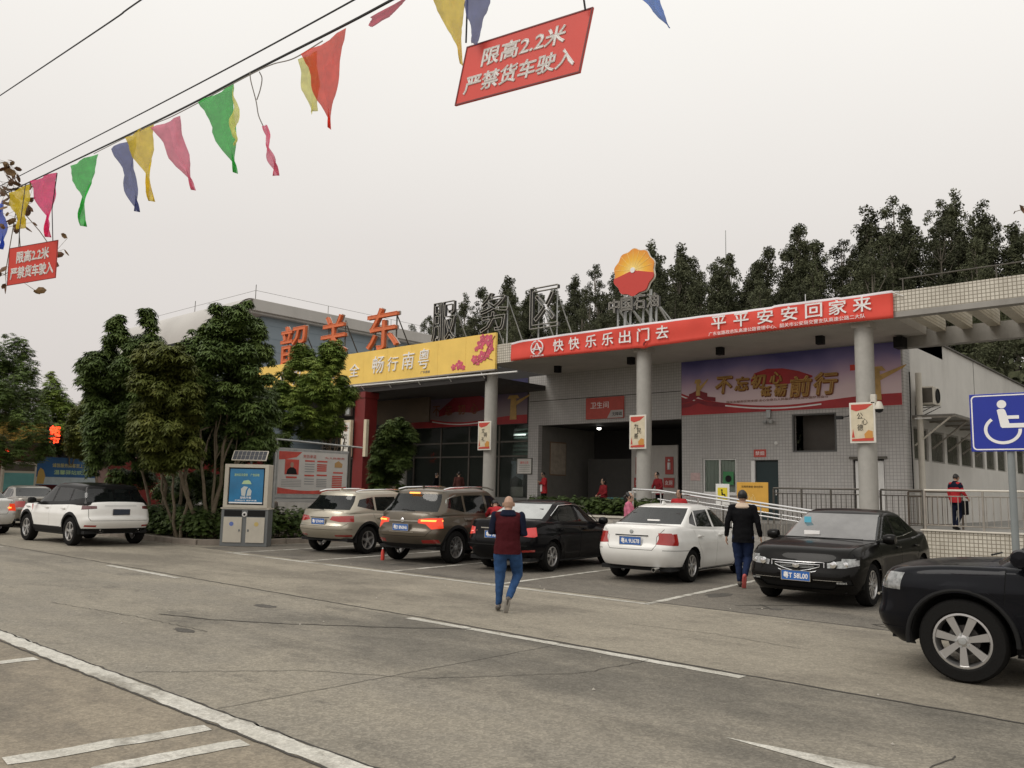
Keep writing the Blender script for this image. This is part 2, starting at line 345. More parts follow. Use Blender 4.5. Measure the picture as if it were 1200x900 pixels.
def ribbon(name,pts,wd,z,m,parent,jit=0.0,step=.25,seed=1,taper=False):
    """flat strip along a polyline with ragged edges"""
    r=random.Random(seed); P=[]
    for (a,b) in zip(pts[:-1],pts[1:]):
        a,b=Vector(a),Vector(b); n=max(1,int((b-a).length/step))
        for i in range(n): P.append(a.lerp(b,i/n))
    P.append(Vector(pts[-1])); mb=MB(); vs=[];fs=[]
    for i,p in enumerate(P):
        d=(P[min(i+1,len(P)-1)]-P[max(i-1,0)]).normalized(); nn=Vector((-d.y,d.x)); k=wd/2
        if taper: k*=max(.15,1-i/len(P))
        off=r.uniform(-jit,jit)
        vs.append((*(p+nn*(k*r.uniform(.8,1.15)+off)),z)) if jit else vs.append((*(p+nn*k),z))
        vs.append((*(p-nn*(k*r.uniform(.8,1.15)-off)),z)) if jit else vs.append((*(p-nn*k),z))
        if i: j=2*i; fs.append((j-2,j-1,j+1,j))
    mb.add(vs,fs); return mb.build(name,m,parent)
ground=sheet('ground',-900,700,-500,900,-.02,R_far)
slab=sheet('near_parking_slab',-60,40,-30,3.30,0,R_slab)
lane=sheet('lane_near',-140,60,3.30,7.5,0,R_lane)
lane2=sheet('lane_far',-140,60,7.5,11.3,0,R_conc)
bays=sheet('parking_bays',-21.0,20,11.3,25.42,0,R_bay)
bays2=sheet('forecourt',-140,-21.0,11.3,29,0,R_conc)
Z4=.004
# markings: thick edge line, dashes, bay lines, slots at lower left, arrow
ribbon('edge_line',[(-70,3.27),(30,3.27)],.19,Z4,M_mark,lane,.006,.12,3)
for i,(a,b) in enumerate([(-8.32,-3.68),(-17.35,-14.4),(-26.3,-23.4),(-35,-32.4)]):
    ribbon('centre_dash',[(a,7.40),(b,7.36)],.13,Z4,M_mark,lane,.006,.12,10+i)
ribbon('bay_front_line',[(-19.1,10.98),(-7.02,11.06)],.13,Z4,M_mark,lane2,.006,.12,5)
for i,x in enumerate((-18.95,-16.05,-13.15,-10.25,-7.07)):
    ribbon('bay_side_line',[(x,11.08),(x-.62,16.6)],.12,Z4,M_mark,bays,.006,.12,20+i)
for i,(a,b) in enumerate([((-5.65,1.9),(-5.50,3.1)),((-5.13,2.2),(-5.03,3.1)),((-8.75,1.0),(-8.68,3.1)),((-11.4,0),(-11.35,3.1)),((-8.2,1.0),(-8.12,3.1))][:4]):
    ribbon('slot_line',[a,b],.17,Z4,M_mark,slab,.006,.12,40+i)
ar=MB(); ar.add([(-2.88,5.49,Z4),(-1.95,5.36,Z4),(-1.75,5.62,Z4),(-.6,5.30,Z4),(-.6,5.68,Z4)],[(0,1,2),(1,3,4,2)]); ar.build('arrow_marking',M_mark,lane)
# joints and cracks
ribbon('edge_seam',[(-60,3.16),(-9,3.155),(-5,3.165),(10,3.16)],.022,Z4+.001,M_seam,slab,.008,.1,63)
for k,pts in enumerate([[(-12.5,4.6),(-10.5,4.9),(-9.0,5.0)],[(-7.5,3.5),(-6.6,4.6),(-5.6,5.2),(-4.8,6.4),(-4.7,7.4)],[(-15.5,8.2),(-13.6,8.6),(-12.8,9.5)],[(-2.6,3.6),(-1.9,4.6),(-1.6,6.2)],[(-6.2,9.2),(-5.0,9.35),(-3.9,9.2)]]):
    ribbon('hairline_crack',pts,.010,Z4+.001,M_seam,lane,.02,.08,120+k)
ribbon('paving_joint',[(-60,7.55),(-17,7.56),(-10,7.53),(-8.3,7.55),(-3.7,7.48),(20,7.42)],.035,Z4,M_seam,lane,.012,.15,60)
ribbon('paving_joint',[(-45,11.25),(-10,11.28),(-7,11.34),(12,11.36)],.022,Z4,M_seam,lane2,.01,.15,61)
ribbon('edge_crack',[(-22,3.39),(-9,3.37),(-4,3.38),(2,3.37)],.02,Z4,M_seam,lane,.014,.1,62)
for k,(x,y0,y1) in enumerate([(-5.9,3.4,7.5),(-11.9,7.6,11.2),(-18.4,3.4,7.5)]):
    ribbon('cross_joint',[(x,y0),(x+.05,y1)],.008,Z4,M_seam,lane,.01,.15,70+k)
for k,pts in enumerate([[(-10.6,5.2),(-9.8,5.45),(-9.0,5.9),(-7.7,6.9),(-7.2,7.4)],[(-3.9,12.6),(-3.7,12.0),(-4.0,11.7),(-3.4,11.4)],[(-5.9,12.4),(-5.6,12.1),(-5.7,11.9)],[(-6.1,12.0),(-5.2,13.1)]]):
    ribbon('crack',pts,.03,Z4+.001,M_seam,lane2,.02,.09,90+k)
M_oil=roadmat('oil_stain',(.09,.083,.072),(.11,.10,.088),(.07,.064,.055),.2,31)
def blob(x,y,a,b_,seed,parent):
    r=random.Random(seed); n=18; mb=MB(); mb.add([(x+a*math.cos(2*PI*i/n)*r.uniform(.65,1.1),y+b_*math.sin(2*PI*i/n)*r.uniform(.65,1.1),Z4-.001) for i in range(n)],[tuple(range(n))]); return mb.build('oil_stain',M_oil,parent)
for k,(x,y,a,b_) in enumerate([(-9.25,4.85,.22,.09),(-10.4,6.6,.25,.13),(-5.5,12.1,.1,.14),(-6.9,13.0,.2,.4),(-14.2,12.4,.25,.4)]): blob(x,y,a,b_,k,lane)
# small litter and pebbles on the lane: uncountable
mb=MB()
for i in range(90):
    x=rnd.uniform(-16,0);y=rnd.uniform(3.5,12);s=rnd.uniform(.006,.018);a=rnd.uniform(0,3)
    c,s_=math.cos(a)*s,math.sin(a)*s
    mb.add([(x+c,y+s_,Z4),(x-s_,y+c,Z4),(x-c,y-s_,Z4),(x+s_,y-c,Z4),(x,y,Z4+s)],[(0,1,4),(1,2,4),(2,3,4),(3,0,4)])
o=mb.build('gravel_specks',mat('grit',(.40,.37,.32),.9)); o['kind']='stuff'
# planting bed with kerb (front-left island)
M_kerb=mat('kerb_concrete',(.24,.205,.17),.85,var=.15,vscale=2,bump=.4,dirt=.3)
M_soil=mat('bed_soil',(.07,.055,.035),.95,var=.3,vscale=4,bump=.6,bscale=12)
bed=MB(); bedpoly=[(-21.3,25.0),(-21.3,13.0),(-21.5,12.4),(-22.0,11.8),(-22.8,11.55),(-33.5,11.5),(-33.8,12.0),(-33.8,25.0)]
bed.prism(bedpoly,0,.11,'xy'); bedo=struct(bed.build('planting_bed',M_soil))
kerb=empty('kerb'); struct(kerb)
def kerb_run(pts,kerb=kerb,w_=.16,h=.15,l=1.0):
    for a,b in zip(pts[:-1],pts[1:]):
        a,b=Vector(a),Vector(b); n=max(1,round((b-a).length/l)); d=(b-a)/n; ang=math.atan2(d.y,d.x)
        for i in range(n):
            mb=MB(); mb.box(0,d.length-.012,-w_/2,w_/2,-.02,h+rnd.uniform(-.004,.004),bev=.015)
            o=mb.build('kerb_stone',M_kerb,kerb); o.location=(*(a+d*i),0); o.rotation_euler=(0,0,ang)
kerb_run([(-33.5,11.42),(-22.8,11.47),(-21.95,11.72),(-21.42,12.35),(-21.22,13.0),(-21.22,25.0)])
Z0=.8
# ================= people =================
SKIN=mat('skin',(.42,.26,.18),.55,var=.06,vscale=8); HAIR=mat('hair_black',(.012,.010,.009),.5)
def capsule(mb,pts,n=14):
    """closed limb: pts = [(point, r) or (point,(rx,ry))] with rounded ends; rx towards the figure's front, ry sideways"""
    P=[Vector(p) for p,_ in pts]; Rr=[r if isinstance(r,tuple) else (r,r) for _,r in pts]
    d0=(P[0]-P[1]).normalized(); d1=(P[-1]-P[-2]).normalized()
    def ends(p,d,r,order):
        o=[]
        for q,s in ((.55,.83),(.9,.44),(1.0,.12)): o.append((p+d*min(r)*q,(r[0]*s,r[1]*s)))
        return o[::-1] if order else o
    L_=ends(P[0],d0,Rr[0],True)+list(zip(P,Rr))+ends(P[-1],d1,Rr[-1],False); b=len(mb.v); ya=None
    for i,(p,r) in enumerate(L_):
        q0=L_[max(i-1,0)][0]; q1=L_[min(i+1,len(L_)-1)][0]; d=(q1-q0).normalized()
        y=Vector((0,1,0)); y=y-d*y.dot(d)
        if y.length<.3: y=Vector((1,0,0)); y=y-d*y.dot(d)
        y.normalize(); x=y.cross(d).normalized()
        for k in range(n):
            t=2*PI*k/n; mb.v.append(tuple(p+x*math.cos(t)*r[0]+y*math.sin(t)*r[1]))
    m=len(L_)
    for i in range(m-1):
        for k in range(n): mb.f.append((b+i*n+k,b+i*n+(k+1)%n,b+(i+1)*n+(k+1)%n,b+(i+1)*n+k)); mb.mi.append(0)
    mb.f.append(tuple(b+k for k in reversed(range(n)))); mb.f.append(tuple(b+(m-1)*n+k for k in range(n))); mb.mi+=[0,0]
def fuse(name,mb,m,parent,vox=.009,wr=0.0,seed=0,smooth=4,cutz=None):
    """weld overlapping limbs into one continuous skin"""
    me=mb.mesh(name,m); o=bpy.data.objects.new(name,me); COL.objects.link(o)
    r=o.modifiers.new('weld','REMESH'); r.mode='VOXEL'; r.voxel_size=vox; r.use_smooth_shade=True
    s=o.modifiers.new('smooth','SMOOTH'); s.factor=.5; s.iterations=smooth
    bpy.context.view_layer.update(); nm=bpy.data.meshes.new_from_object(o.evaluated_get(bpy.context.evaluated_depsgraph_get())); bpy.data.objects.remove(o); bpy.data.meshes.remove(me)
    if cutz is not None:
        bm=bmesh.new(); bm.from_mesh(nm); bmesh.ops.bisect_plane(bm,geom=bm.verts[:]+bm.edges[:]+bm.faces[:],plane_co=(0,0,cutz),plane_no=(0,0,1),clear_inner=True); bm.to_mesh(nm); bm.free()
    if wr:
        from mathutils import noise
        for v in nm.vertices:
            p=v.co; n=noise.noise(Vector((p.x*8,p.y*8,p.z*13+seed)))+.5*noise.noise(Vector((p.x*20,p.y*20,p.z*24+seed))); v.co=p+v.normal*n*wr
    nm.materials.clear(); nm.materials.append(m); nm.polygons.foreach_set('use_smooth',[True]*len(nm.polygons)); nm.name=name
    return link(name,nm,parent)
BASE=dict(pelvis=(0,0,.93),waist=(0,0,1.07),chest=(0,0,1.28),neck=(0,0,1.44),head=(.015,0,1.55),top=(.01,0,1.63),
 shL=(0,.17,1.39),elL=(-.03,.22,1.13),wrL=(.04,.24,.90),shR=(0,-.17,1.39),elR=(-.03,-.22,1.13),wrR=(.04,-.24,.90),
 hipL=(0,.09,.90),knL=(.02,.095,.50),anL=(-.01,.095,.08),toL=(.13,.10,.03),hipR=(0,-.09,.90),knR=(.02,-.095,.50),anR=(-.01,-.095,.08),toR=(.13,-.10,.03))
def person(loc,head,H,label,pose={},wide=1.0,top=(M_red,'jacket'),legs=(M_black,'trousers'),shoes=M_black,hair='short',sleeve=None,long=False,collar=None,seated=False,under=None,shoulder=None,extra=None):
    J=dict(BASE); J.update(pose); k=H/1.70; J={a:Vector(b)*k for a,b in J.items()}; J={a:Vector((b.x,b.y*(wide if a!='look' else 1),b.z)) for a,b in J.items()}
    e=empty('person',loc,head,label,'person')
    J={a:b for a,b in J.items()}; hd=(J['top']-J['head']).normalized()
    # --- body: one welded surface with five fingers on each hand ---
    far=math.hypot(loc[0],loc[1])>22; vox=.013 if far else .0072
    mb=MB(); up1=Vector((0,0,1)); dn=Vector((0,0,-1))
    capsule(mb,[(J['pelvis'],(.09*k,.135*k)),(J['waist'],(.080*k,.115*k)),(J['chest'],(.095*k,.135*k)),(J['neck']-up1*.06*k,(.06*k,.09*k)),(J['neck'],.052*k),(J['head']-hd*.04*k,.05*k)])
    fwd=(J['head']-J['neck']).cross(Vector((0,1,0))).normalized()
    if fwd.x<0: fwd=-fwd
    if 'look' in J: fwd=J['look'].normalized()
    capsule(mb,[(J['head']-hd*.045*k+fwd*.022*k,(.050*k,.048*k)),(J['head']-hd*.005*k+fwd*.006*k,(.076*k,.066*k)),(J['head']+hd*.045*k,(.092*k,.074*k)),(J['top']-hd*.002*k,(.080*k,.066*k))])
    for s in 'LR':
        sg=1 if s=='L' else -1
        capsule(mb,[(J['sh'+s],.050*k),(J['el'+s],.040*k),(J['wr'+s],(.026*k,.022*k))])
        d=(J['wr'+s]-J['el'+s]).normalized(); side=Vector((1,0,0))-d*d.x; side=side.normalized() if side.length>.1 else Vector((0,0,1)); palm=J['wr'+s]+d*.055*k
        inn=Vector((0,-sg,0)); curl=inn-d*inn.dot(d); curl=curl.normalized() if curl.length>.1 else Vector((1,0,0))
        for o_ in (-.022,0,.022): capsule(mb,[(J['wr'+s]+side*o_*.6*k,.016*k),(palm+side*o_*k+d*.03*k,.013*k)],8)
        for o_,L_ in ((.028,.072),(.0095,.082),(-.0095,.077),(-.028,.060)):
            b=palm+d*.025*k+side*o_*k; m1=b+d*L_*.5*k+curl*.008*k; t=b+d*L_*.88*k+curl*.034*k; capsule(mb,[(b,.0095*k),(m1,.0085*k),(t,.007*k)],8)
        b=palm-d*.02*k+side*.030*k; capsule(mb,[(b,.011*k),(b+side*.022*k+d*.028*k+curl*.012*k,.0095*k),(b+side*.026*k+d*.055*k+curl*.02*k,.008*k)],8)
        capsule(mb,[(J['hip'+s],.082*k),(J['kn'+s],.052*k),(J['an'+s],.036*k)]); capsule(mb,[(J['an'+s],.036*k),(J['to'+s],.026*k)])
    body=fuse('body',mb,SKIN,e,vox,smooth=2)
    # --- face and ears ---
    hc=J['head']+hd*.02*k; rt_=hd.cross(fwd).normalized()*1
    f=MB(); f.lathe([(0,.02),(.012,.01),(.016,-.015),(.0,-.03)],8,axis='z',M=Matrix.Translation(hc+fwd*.088*k)); f.build('nose',SKIN,e,smooth=True)
    for sg in (1,-1):
        f=MB(); f.lathe([(0,-.03),(.014,-.02),(.018,.005),(.012,.028),(0,.03)],8,axis='z',M=Matrix.Translation(hc+rt_*sg*.078*k)@Matrix.Scale(k,4)); f.build('ear',SKIN,e,smooth=True)
        f=MB(); f.lathe([(0,-.008),(.009,-.004),(.009,.004),(0,.008)],8,axis='z',M=Matrix.Translation(hc+hd*.02+fwd*.083*k+rt_*sg*.032*k)); f.build('eye',HAIR,e,smooth=True)
    f=MB(); f.tube([hc-hd*.055*k+fwd*.078*k+rt_*.022*k,hc-hd*.057*k+fwd*.082*k,hc-hd*.055*k+fwd*.078*k-rt_*.022*k],.005,6); f.build('mouth',mat('lips',(.30,.12,.10),.5),e)
    # --- hair ---
    if hair!='bald':
        hb=MB(); n1,n2=20,12; vs=[];fs=[]; low=.10 if hair=='short' else .02
        for i in range(n2+1):
            ph=i/n2*PI*.68
            for j in range(n1):
                a=2*PI*j/n1; z=math.cos(ph); rr=math.sin(ph); face=math.cos(a); 
                lim=1.0 if face<.35 else (.55 if face>.7 else .75)
                ph2=min(ph,PI*.68*lim); z=math.cos(ph2); rr=math.sin(ph2)
                p=hc+hd*(.025*k+z*.106*k)+fwd*(rr*math.cos(a)*.099*k-.008*k)+rt_*(rr*math.sin(a)*.083*k); p+=Vector((rnd.uniform(-1,1),rnd.uniform(-1,1),rnd.uniform(-1,1)))*.005; vs.append(p)
        for i in range(n2):
            for j in range(n1): fs.append((i*n1+j,i*n1+(j+1)%n1,(i+1)*n1+(j+1)%n1,(i+1)*n1+j))
        hb.add(vs,fs); ho=hb.build('hair',HAIR,e,smooth=True,sharp=180); sm=ho.modifiers.new('thick','SOLIDIFY'); sm.thickness=.006
        if hair=='tail': MB().tube([hc-fwd*.09*k+hd*.03*k,hc-fwd*.15*k-hd*.02*k,hc-fwd*.14*k-hd*.13*k,hc-fwd*.12*k-hd*.22*k],.03*k,8,rs=[.025*k,.04*k,.035*k,.012*k]).build('ponytail',HAIR,e,smooth=True)
        if hair=='long': MB().tube([hc-fwd*.05*k+hd*.02*k,hc-fwd*.06*k-hd*.10*k,hc-fwd*.06*k-hd*.2*k],.08*k,10,rs=[.095*k,.09*k,.06*k]).build('hair_back',HAIR,e,smooth=True)
    # --- upper garment: torso and sleeves welded ---
    k0=k; k=k*wide if False else k; W_=wide; tm,tn=top; mb=MB(); vc=.022 if far else .013
    lo=J['pelvis']+Vector((0,0,-.075 if not long else -.13))*k
    capsule(mb,[(lo-Vector((0,0,.06)),(.138*k*W_,.182*k*W_)),(lo,(.136*k*W_,.181*k*W_)),(J['pelvis']+Vector((0,0,.03))*k,(.130*k*W_,.174*k*W_)),(J['waist'],(.120*k*W_,.162*k*W_)),(J['chest'],(.128*k*W_,.180*k*W_)),(J['chest'].lerp(J['neck'],.55),(.105*k,.165*k*W_)),(J['neck']-Vector((0,0,.035))*k,(.075*k,.095*k))])
    for s in 'LR':
        capsule(mb,[(J['neck']-Vector((0,0,.045))*k,.062*k),(J['sh'+s]*.8+J['neck']*.2-Vector((0,0,.012))*k,.060*k)])
        if sleeve is None: capsule(mb,[(J['sh'+s],.060*k),(J['el'+s],.055*k),(J['wr'+s].lerp(J['el'+s],.08),.041*k)])
        capsule(mb,[(J['sh'+s].lerp(J['chest'],.5)+Vector((0,0,.02)),.075*k),(J['sh'+s]*.96+J['chest']*.04,.060*k)])
    fuse(tn,mb,tm,e,vc,wr=.008,seed=H*10,cutz=lo.z-.02)
    if sleeve is not None:
        for s in 'LR':
            mb=MB(); capsule(mb,[(J['sh'+s]*1.02-J['chest']*.02,.060*k),(J['el'+s],.055*k),(J['wr'+s].lerp(J['el'+s],.06),.040*k)]); fuse('sleeve',mb,sleeve,e,vc,wr=.006,seed=3)
    if collar: MB().lathe([(.054*k,.035*k),(.072*k,.03*k),(.118*k,-.035*k),(.112*k,-.06*k),(.05*k,-.03*k)],20,axis='z',close=True,M=Matrix.Translation(J['neck']+Vector((0,0,.0)))@Matrix.Diagonal((.9,1.25,1,1))).build('collar',collar,e,smooth=True)
    if shoulder:
        mb=MB(); capsule(mb,[(J['chest']+Vector((0,0,.04))*k,(.136*k,.188*k)),(J['chest'].lerp(J['neck'],.55),(.118*k,.176*k)),(J['neck']-Vector((0,0,.02))*k,(.082*k,.095*k))])
        for s in 'LR': capsule(mb,[(J['sh'+s].lerp(J['chest'],.5),.085*k),(J['sh'+s],.077*k),(J['sh'+s].lerp(J['el'+s],.4),.068*k)])
        fuse('shoulder_yoke',mb,shoulder,e,vc,wr=.005)
    # --- trousers ---
    lm,ln=legs; mb=MB(); capsule(mb,[(J['pelvis']+Vector((0,0,.05))*k,(.095*k*W_,.135*k*W_)),(J['pelvis']+Vector((0,0,-.05))*k,(.105*k*W_,.142*k*W_))])
    for s in 'LR': capsule(mb,[(J['hip'+s]-Vector((0,0,.03))*k,(.100*k*W_,.088*k*W_)),(J['hip'+s].lerp(J['kn'+s],.5),.086*k*W_),(J['kn'+s],.068*k*W_),(J['kn'+s].lerp(J['an'+s],.5),.058*k),(J['an'+s].lerp(J['kn'+s],.12),.052*k)])
    fuse(ln,mb,lm,e,vc,wr=.007,seed=5)
    for s in 'LR':
        a,t=J['an'+s],J['to'+s]; d=(t-a); d.normalize()
        mb=MB(); capsule(mb,[(a-d*.035*k-Vector((0,0,.012))*k,(.040*k,.036*k)),(a.lerp(t,.45)-Vector((0,0,.006))*k,(.038*k,.042*k)),(t+d*.04*k,(.022*k,.036*k))]); fuse('shoe',mb,shoes if s=='R' else (C_shoegrey if shoes is C_shoered else shoes),e,.009 if not far else .018)
    if extra: extra(e,J,k)
    return e
C_maroon=mat('cloth_maroon',(.060,.009,.012),.85,spec=.1,var=.1,vscale=30); C_navy=mat('cloth_navy',(.010,.013,.028),.85,spec=.1,var=.15,vscale=12); C_jean=mat('denim_blue',(.030,.072,.17),.85,spec=.1,var=.25,vscale=9); C_black=mat('cloth_black',(.006,.006,.007),.85,spec=.1,var=.15,vscale=10); C_cream=mat('fleece_cream',(.60,.47,.36),.95,bump=.5,bscale=60)
C_red=mat('cloth_red',(.40,.03,.035),.8,spec=.1,var=.12,vscale=12); C_dkred=mat('cloth_dark_red',(.19,.018,.022),.85,spec=.1,var=.15,vscale=12); C_pink=mat('cloth_pink',(.58,.17,.25),.8,spec=.1,var=.1,vscale=12); C_dkjean=mat('denim_dark',(.015,.024,.06),.85,spec=.1,var=.2,vscale=10); C_shoegrey=mat('shoe_grey',(.09,.08,.07),.6); C_shoered=mat('shoe_red_pink',(.45,.09,.08),.6); C_white=M_textwhite
def sole(m,s):
    def fn(e,J,k):
        a,t=J['an'+s],J['to'+s]; d=(t-a).normalized(); up_=Vector((0,1,0)).cross(d).normalized(); up_=-up_ if up_.dot(J['kn'+s]-a)>0 else up_
        r=Vector((0,1,0)); M_=Matrix(((d.x,r.x,up_.x,0),(d.y,r.y,up_.y,0),(d.z,r.z,up_.z,0),(0,0,0,1))); M_.translation=a.lerp(t,.55)+up_*.030*k
        MB().box(-.10*k,.11*k,-.036*k,.036*k,-.006,.008,M=M_,bev=.006).build('shoe_sole',m,e,smooth=True)
    return fn
person((-7.90,8.80,0),R_(128),1.60,'bald man in maroon waistcoat and blue jeans walking away across the lane',
 wide=1.14,pose=dict(head=(.05,0,1.53),top=(.07,0,1.61),waist=(.0,0,1.07),elL=(-.02,.215,1.14),wrL=(.19,.08,1.13),elR=(-.02,-.215,1.13),wrR=(.19,-.07,1.12),knL=(.03,.09,.49),anL=(.02,.10,.07),toL=(.16,.12,.03),knR=(.17,-.13,.51),anR=(-.19,-.03,.19),toR=(-.14,-.01,.06)),
 top=(C_maroon,'waistcoat'),legs=(C_jean,'jeans'),shoes=C_shoegrey,hair='bald',sleeve=C_navy,collar=C_navy,extra=sole(mat('sole_grey',(.30,.28,.25),.7),'R'))
person((-7.18,14.45,0),R_(112),1.76,'man in black jacket with cream collar walking away beside the white sedan',
 wide=1.1,pose=dict(elL=(-.06,.235,1.13),wrL=(-.03,.255,.88),elR=(-.02,-.235,1.13),wrR=(.03,-.27,.89),knL=(.04,.08,.49),anL=(.03,.06,.07),toL=(.17,.07,.03),knR=(.06,-.07,.50),anR=(-.22,-.03,.20),toR=(-.17,-.02,.06)),
 top=(C_black,'jacket'),legs=(C_dkjean,'trousers'),shoes=C_shoered,collar=C_cream,long=True,extra=sole(C_shoered,'R'))
person((-6.62,26.6,Z0),R_(60),1.62,'man in red jacket with navy shoulders walking behind the right hand fence',
 dict(elR=(.05,-.24,1.12),wrR=(.18,-.25,.98),knR=(.10,-.09,.52),anR=(-.10,-.06,.12),toR=(.02,-.06,.06),head=(.04,0,1.54),top=(.06,0,1.62)),top=(C_red,'jacket'),legs=(C_navy,'trousers'),shoulder=C_navy,
 extra=lambda e,J,k:(MB().box(-.08,.10,-.36,-.26,.45,.85,bev=.03).build('bag',C_black,e,smooth=True)))
def apron(e,J,k): MB().box(.13*k,.15*k,-.10,.10,.85*k,1.15*k,bev=.01).build('apron',C_white,e)
person((-23.3,28.25,Z0),R_(-120),1.70,'person in bright red coat standing at the left edge of the porch holding a phone',dict(elL=(.06,.22,1.12),wrL=(.22,.08,1.25),elR=(.05,-.22,1.12),wrR=(.2,-.08,1.2),head=(.05,0,1.54),top=(.07,0,1.62)),top=(C_red,'coat'),legs=(C_black,'trousers'),long=True,extra=apron)
SIT=dict(pelvis=(0,0,.50+.12),waist=(0,0,.76),chest=(.02,0,.97),neck=(.03,0,1.13),head=(.05,0,1.24),top=(.05,0,1.32),shL=(.02,.17,1.08),elL=(.05,.23,.83),wrL=(.24,.14,.72),shR=(.02,-.17,1.08),elR=(.05,-.23,.83),wrR=(.24,-.14,.72),hipL=(.02,.09,.58),knL=(.42,.12,.55),anL=(.44,.12,.08),toL=(.57,.13,.03),hipR=(.02,-.09,.58),knR=(.42,-.12,.55),anR=(.44,-.12,.08),toR=(.57,-.13,.03))
def stool(e,J,k): MB().box(-.2,.2,-.2,.2,.42,.48,bev=.01).box(-.18,-.14,-.18,-.14,0,.42).box(.14,.18,-.18,-.14,0,.42).box(-.18,-.14,.14,.18,0,.42).box(.14,.18,.14,.18,0,.42)
person((-19.95,28.0,Z0+.02),R_(-110),1.72,'seated person in dark red coat in the shade of the porch',SIT,top=(C_dkred,'coat'),legs=(C_black,'trousers'),hair='long')
s_=empty('stool',(-19.95,28.0,Z0),0,'plain dark stool under the seated person in dark red','stool'); MB().box(-.2,.2,-.2,.2,.44,.50,bev=.01).build('seat',M_black,s_)
for a in (-.17,.17):
    for b_ in (-.17,.17): MB().tube([(a,b_,0),(a*.9,b_*.9,.44)],.015,6).build('leg',M_black,s_)
person((-17.1,27.6,Z0),R_(-110),1.70,'attendant in dark red coat leaning on the table beside the middle column',dict(elL=(.10,.28,1.12),wrL=(.30,.20,.98),elR=(.10,-.28,1.12),wrR=(.30,-.20,.98),chest=(.06,0,1.27),neck=(.10,0,1.42),head=(.13,0,1.53),top=(.13,0,1.61),shL=(.06,.17,1.37),shR=(.06,-.17,1.37)),top=(C_dkred,'coat'),legs=(C_black,'trousers'))
person((-12.05,18.0,0),R_(20),1.68,'woman in pink jacket with ponytail between the black and white sedans',dict(elL=(.08,.22,1.12),wrL=(.24,.10,1.10),elR=(.08,-.22,1.12),wrR=(.24,-.10,1.12),head=(.03,0,1.55)),top=(C_pink,'jacket'),legs=(C_dkjean,'trousers'),hair='tail')
person((-12.9,21.9,.0),R_(-80),1.80,'person with only the dark head and red collar showing above the white sedan roof',{},top=(C_red,'jacket'),legs=(C_black,'trousers'))
person((-28.9,27.1,Z0),R_(20),1.62,'dark clothed person by the shop windows above the bronze SUV',{},top=(C_black,'jacket'),legs=(C_black,'trousers'))
person((-27.4,27.1,Z0),R_(150),1.68,'person in dark brown coat by the shop windows, right of the one in black',{},top=(mat('cloth_brown',(.08,.03,.025),.85,spec=.1),'coat'),legs=(C_black,'trousers'))
person((-13.55,14.75,0),R_(150),1.62,'person in red jacket bending at the open side of the bronze SUV',dict(pelvis=(-.18,0,.92),waist=(-.05,0,1.05),chest=(.12,0,1.20),neck=(.24,0,1.30),head=(.32,0,1.36),top=(.38,0,1.41),shL=(.14,.17,1.27),elL=(.30,.22,1.10),wrL=(.45,.15,1.2),shR=(.14,-.17,1.27),elR=(.30,-.22,1.05),wrR=(.5,-.12,1.10),hipL=(-.18,.09,.88),hipR=(-.18,-.09,.88),knL=(-.06,.1,.5),knR=(-.06,-.1,.5),anL=(-.08,.1,.08),anR=(-.08,-.1,.08),toL=(.05,.1,.03),toR=(.05,-.1,.03)),top=(C_red,'jacket'),legs=(C_black,'trousers'),hair='short')
# ================= service building =================
bld=empty('service_building',(-17,29.1,0),0,'low grey tiled service building with deep flat canopy on round columns','building')
def B(mb,name,m,parent=bld,**k):
    o=mb.build(name,m,parent,**k); 
    if parent is bld: o.matrix_parent_inverse=Matrix.Translation((17,-29.1,0))
    elif parent.parent is bld or parent is not None: 
        pass
    return o
def sub(mb,name,m,parent,**k):      # a sub-part whose geometry is written in world metres
    o=mb.build(name,m,parent,**k)
    o.matrix_parent_inverse=wm(parent).inverted(); return o
Z0=.8   # terrace level
WY=29.1
# terrace slab and steps in front of the doors
t=MB(); t.box(-60,8,25.62,45,-.02,Z0); struct(t.build('terrace',mat('terrace_paving',(.26,.25,.23),.8,var=.15,vscale=2,dirt=.3)))
# walls (front, tiled)
def wallbox(x0,x1,y0,y1,z0,z1,m): return B(MB().box(x0,x1,y0,y1,z0,z1),'wall',m)
# right block front wall with holes: window, door, upper opening, door 2 (columns of boxes)
def pierced(x0,x1,z0,z1,holes,y0,y1,m):
    """wall of boxes around rectangular holes"""
    xs=sorted({x0,x1,*[h[0] for h in holes],*[h[1] for h in holes]}); mb=MB()
    for a,b in zip(xs[:-1],xs[1:]):
        cuts=sorted([(h[2],h[3]) for h in holes if h[0]<=a+1e-6 and h[1]>=b-1e-6]); z=z0
        for c0,c1 in cuts:
            if c0>z: mb.box(a,b,y0,y1,z,c0)
            z=c1
        if z<z1: mb.box(a,b,y0,y1,z,z1)
    return B(mb,'wall',m)
pierced(-17.0,-8.66,Z0,6.9,[(-16.1,-14.7,1.72,3.05),(-14.12,-13.05,Z0,2.97),(-12.47,-10.94,3.28,4.56),(-10.4,-9.36,Z0,2.97)],WY,WY+.28,M_tilegrey)
pierced(-25.0,-17.02,Z0,6.9,[(-24.4,-17.02,Z0,4.63)],WY+.003,WY+.28,M_tilegrey)
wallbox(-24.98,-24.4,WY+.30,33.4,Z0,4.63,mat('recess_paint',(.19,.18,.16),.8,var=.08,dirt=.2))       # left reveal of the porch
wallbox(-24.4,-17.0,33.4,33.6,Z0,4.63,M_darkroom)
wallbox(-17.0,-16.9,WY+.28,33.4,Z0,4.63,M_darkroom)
B(MB().box(-24.4,-17.0,WY+.28,33.4,4.64,4.75),'porch_ceiling',M_darkroom)
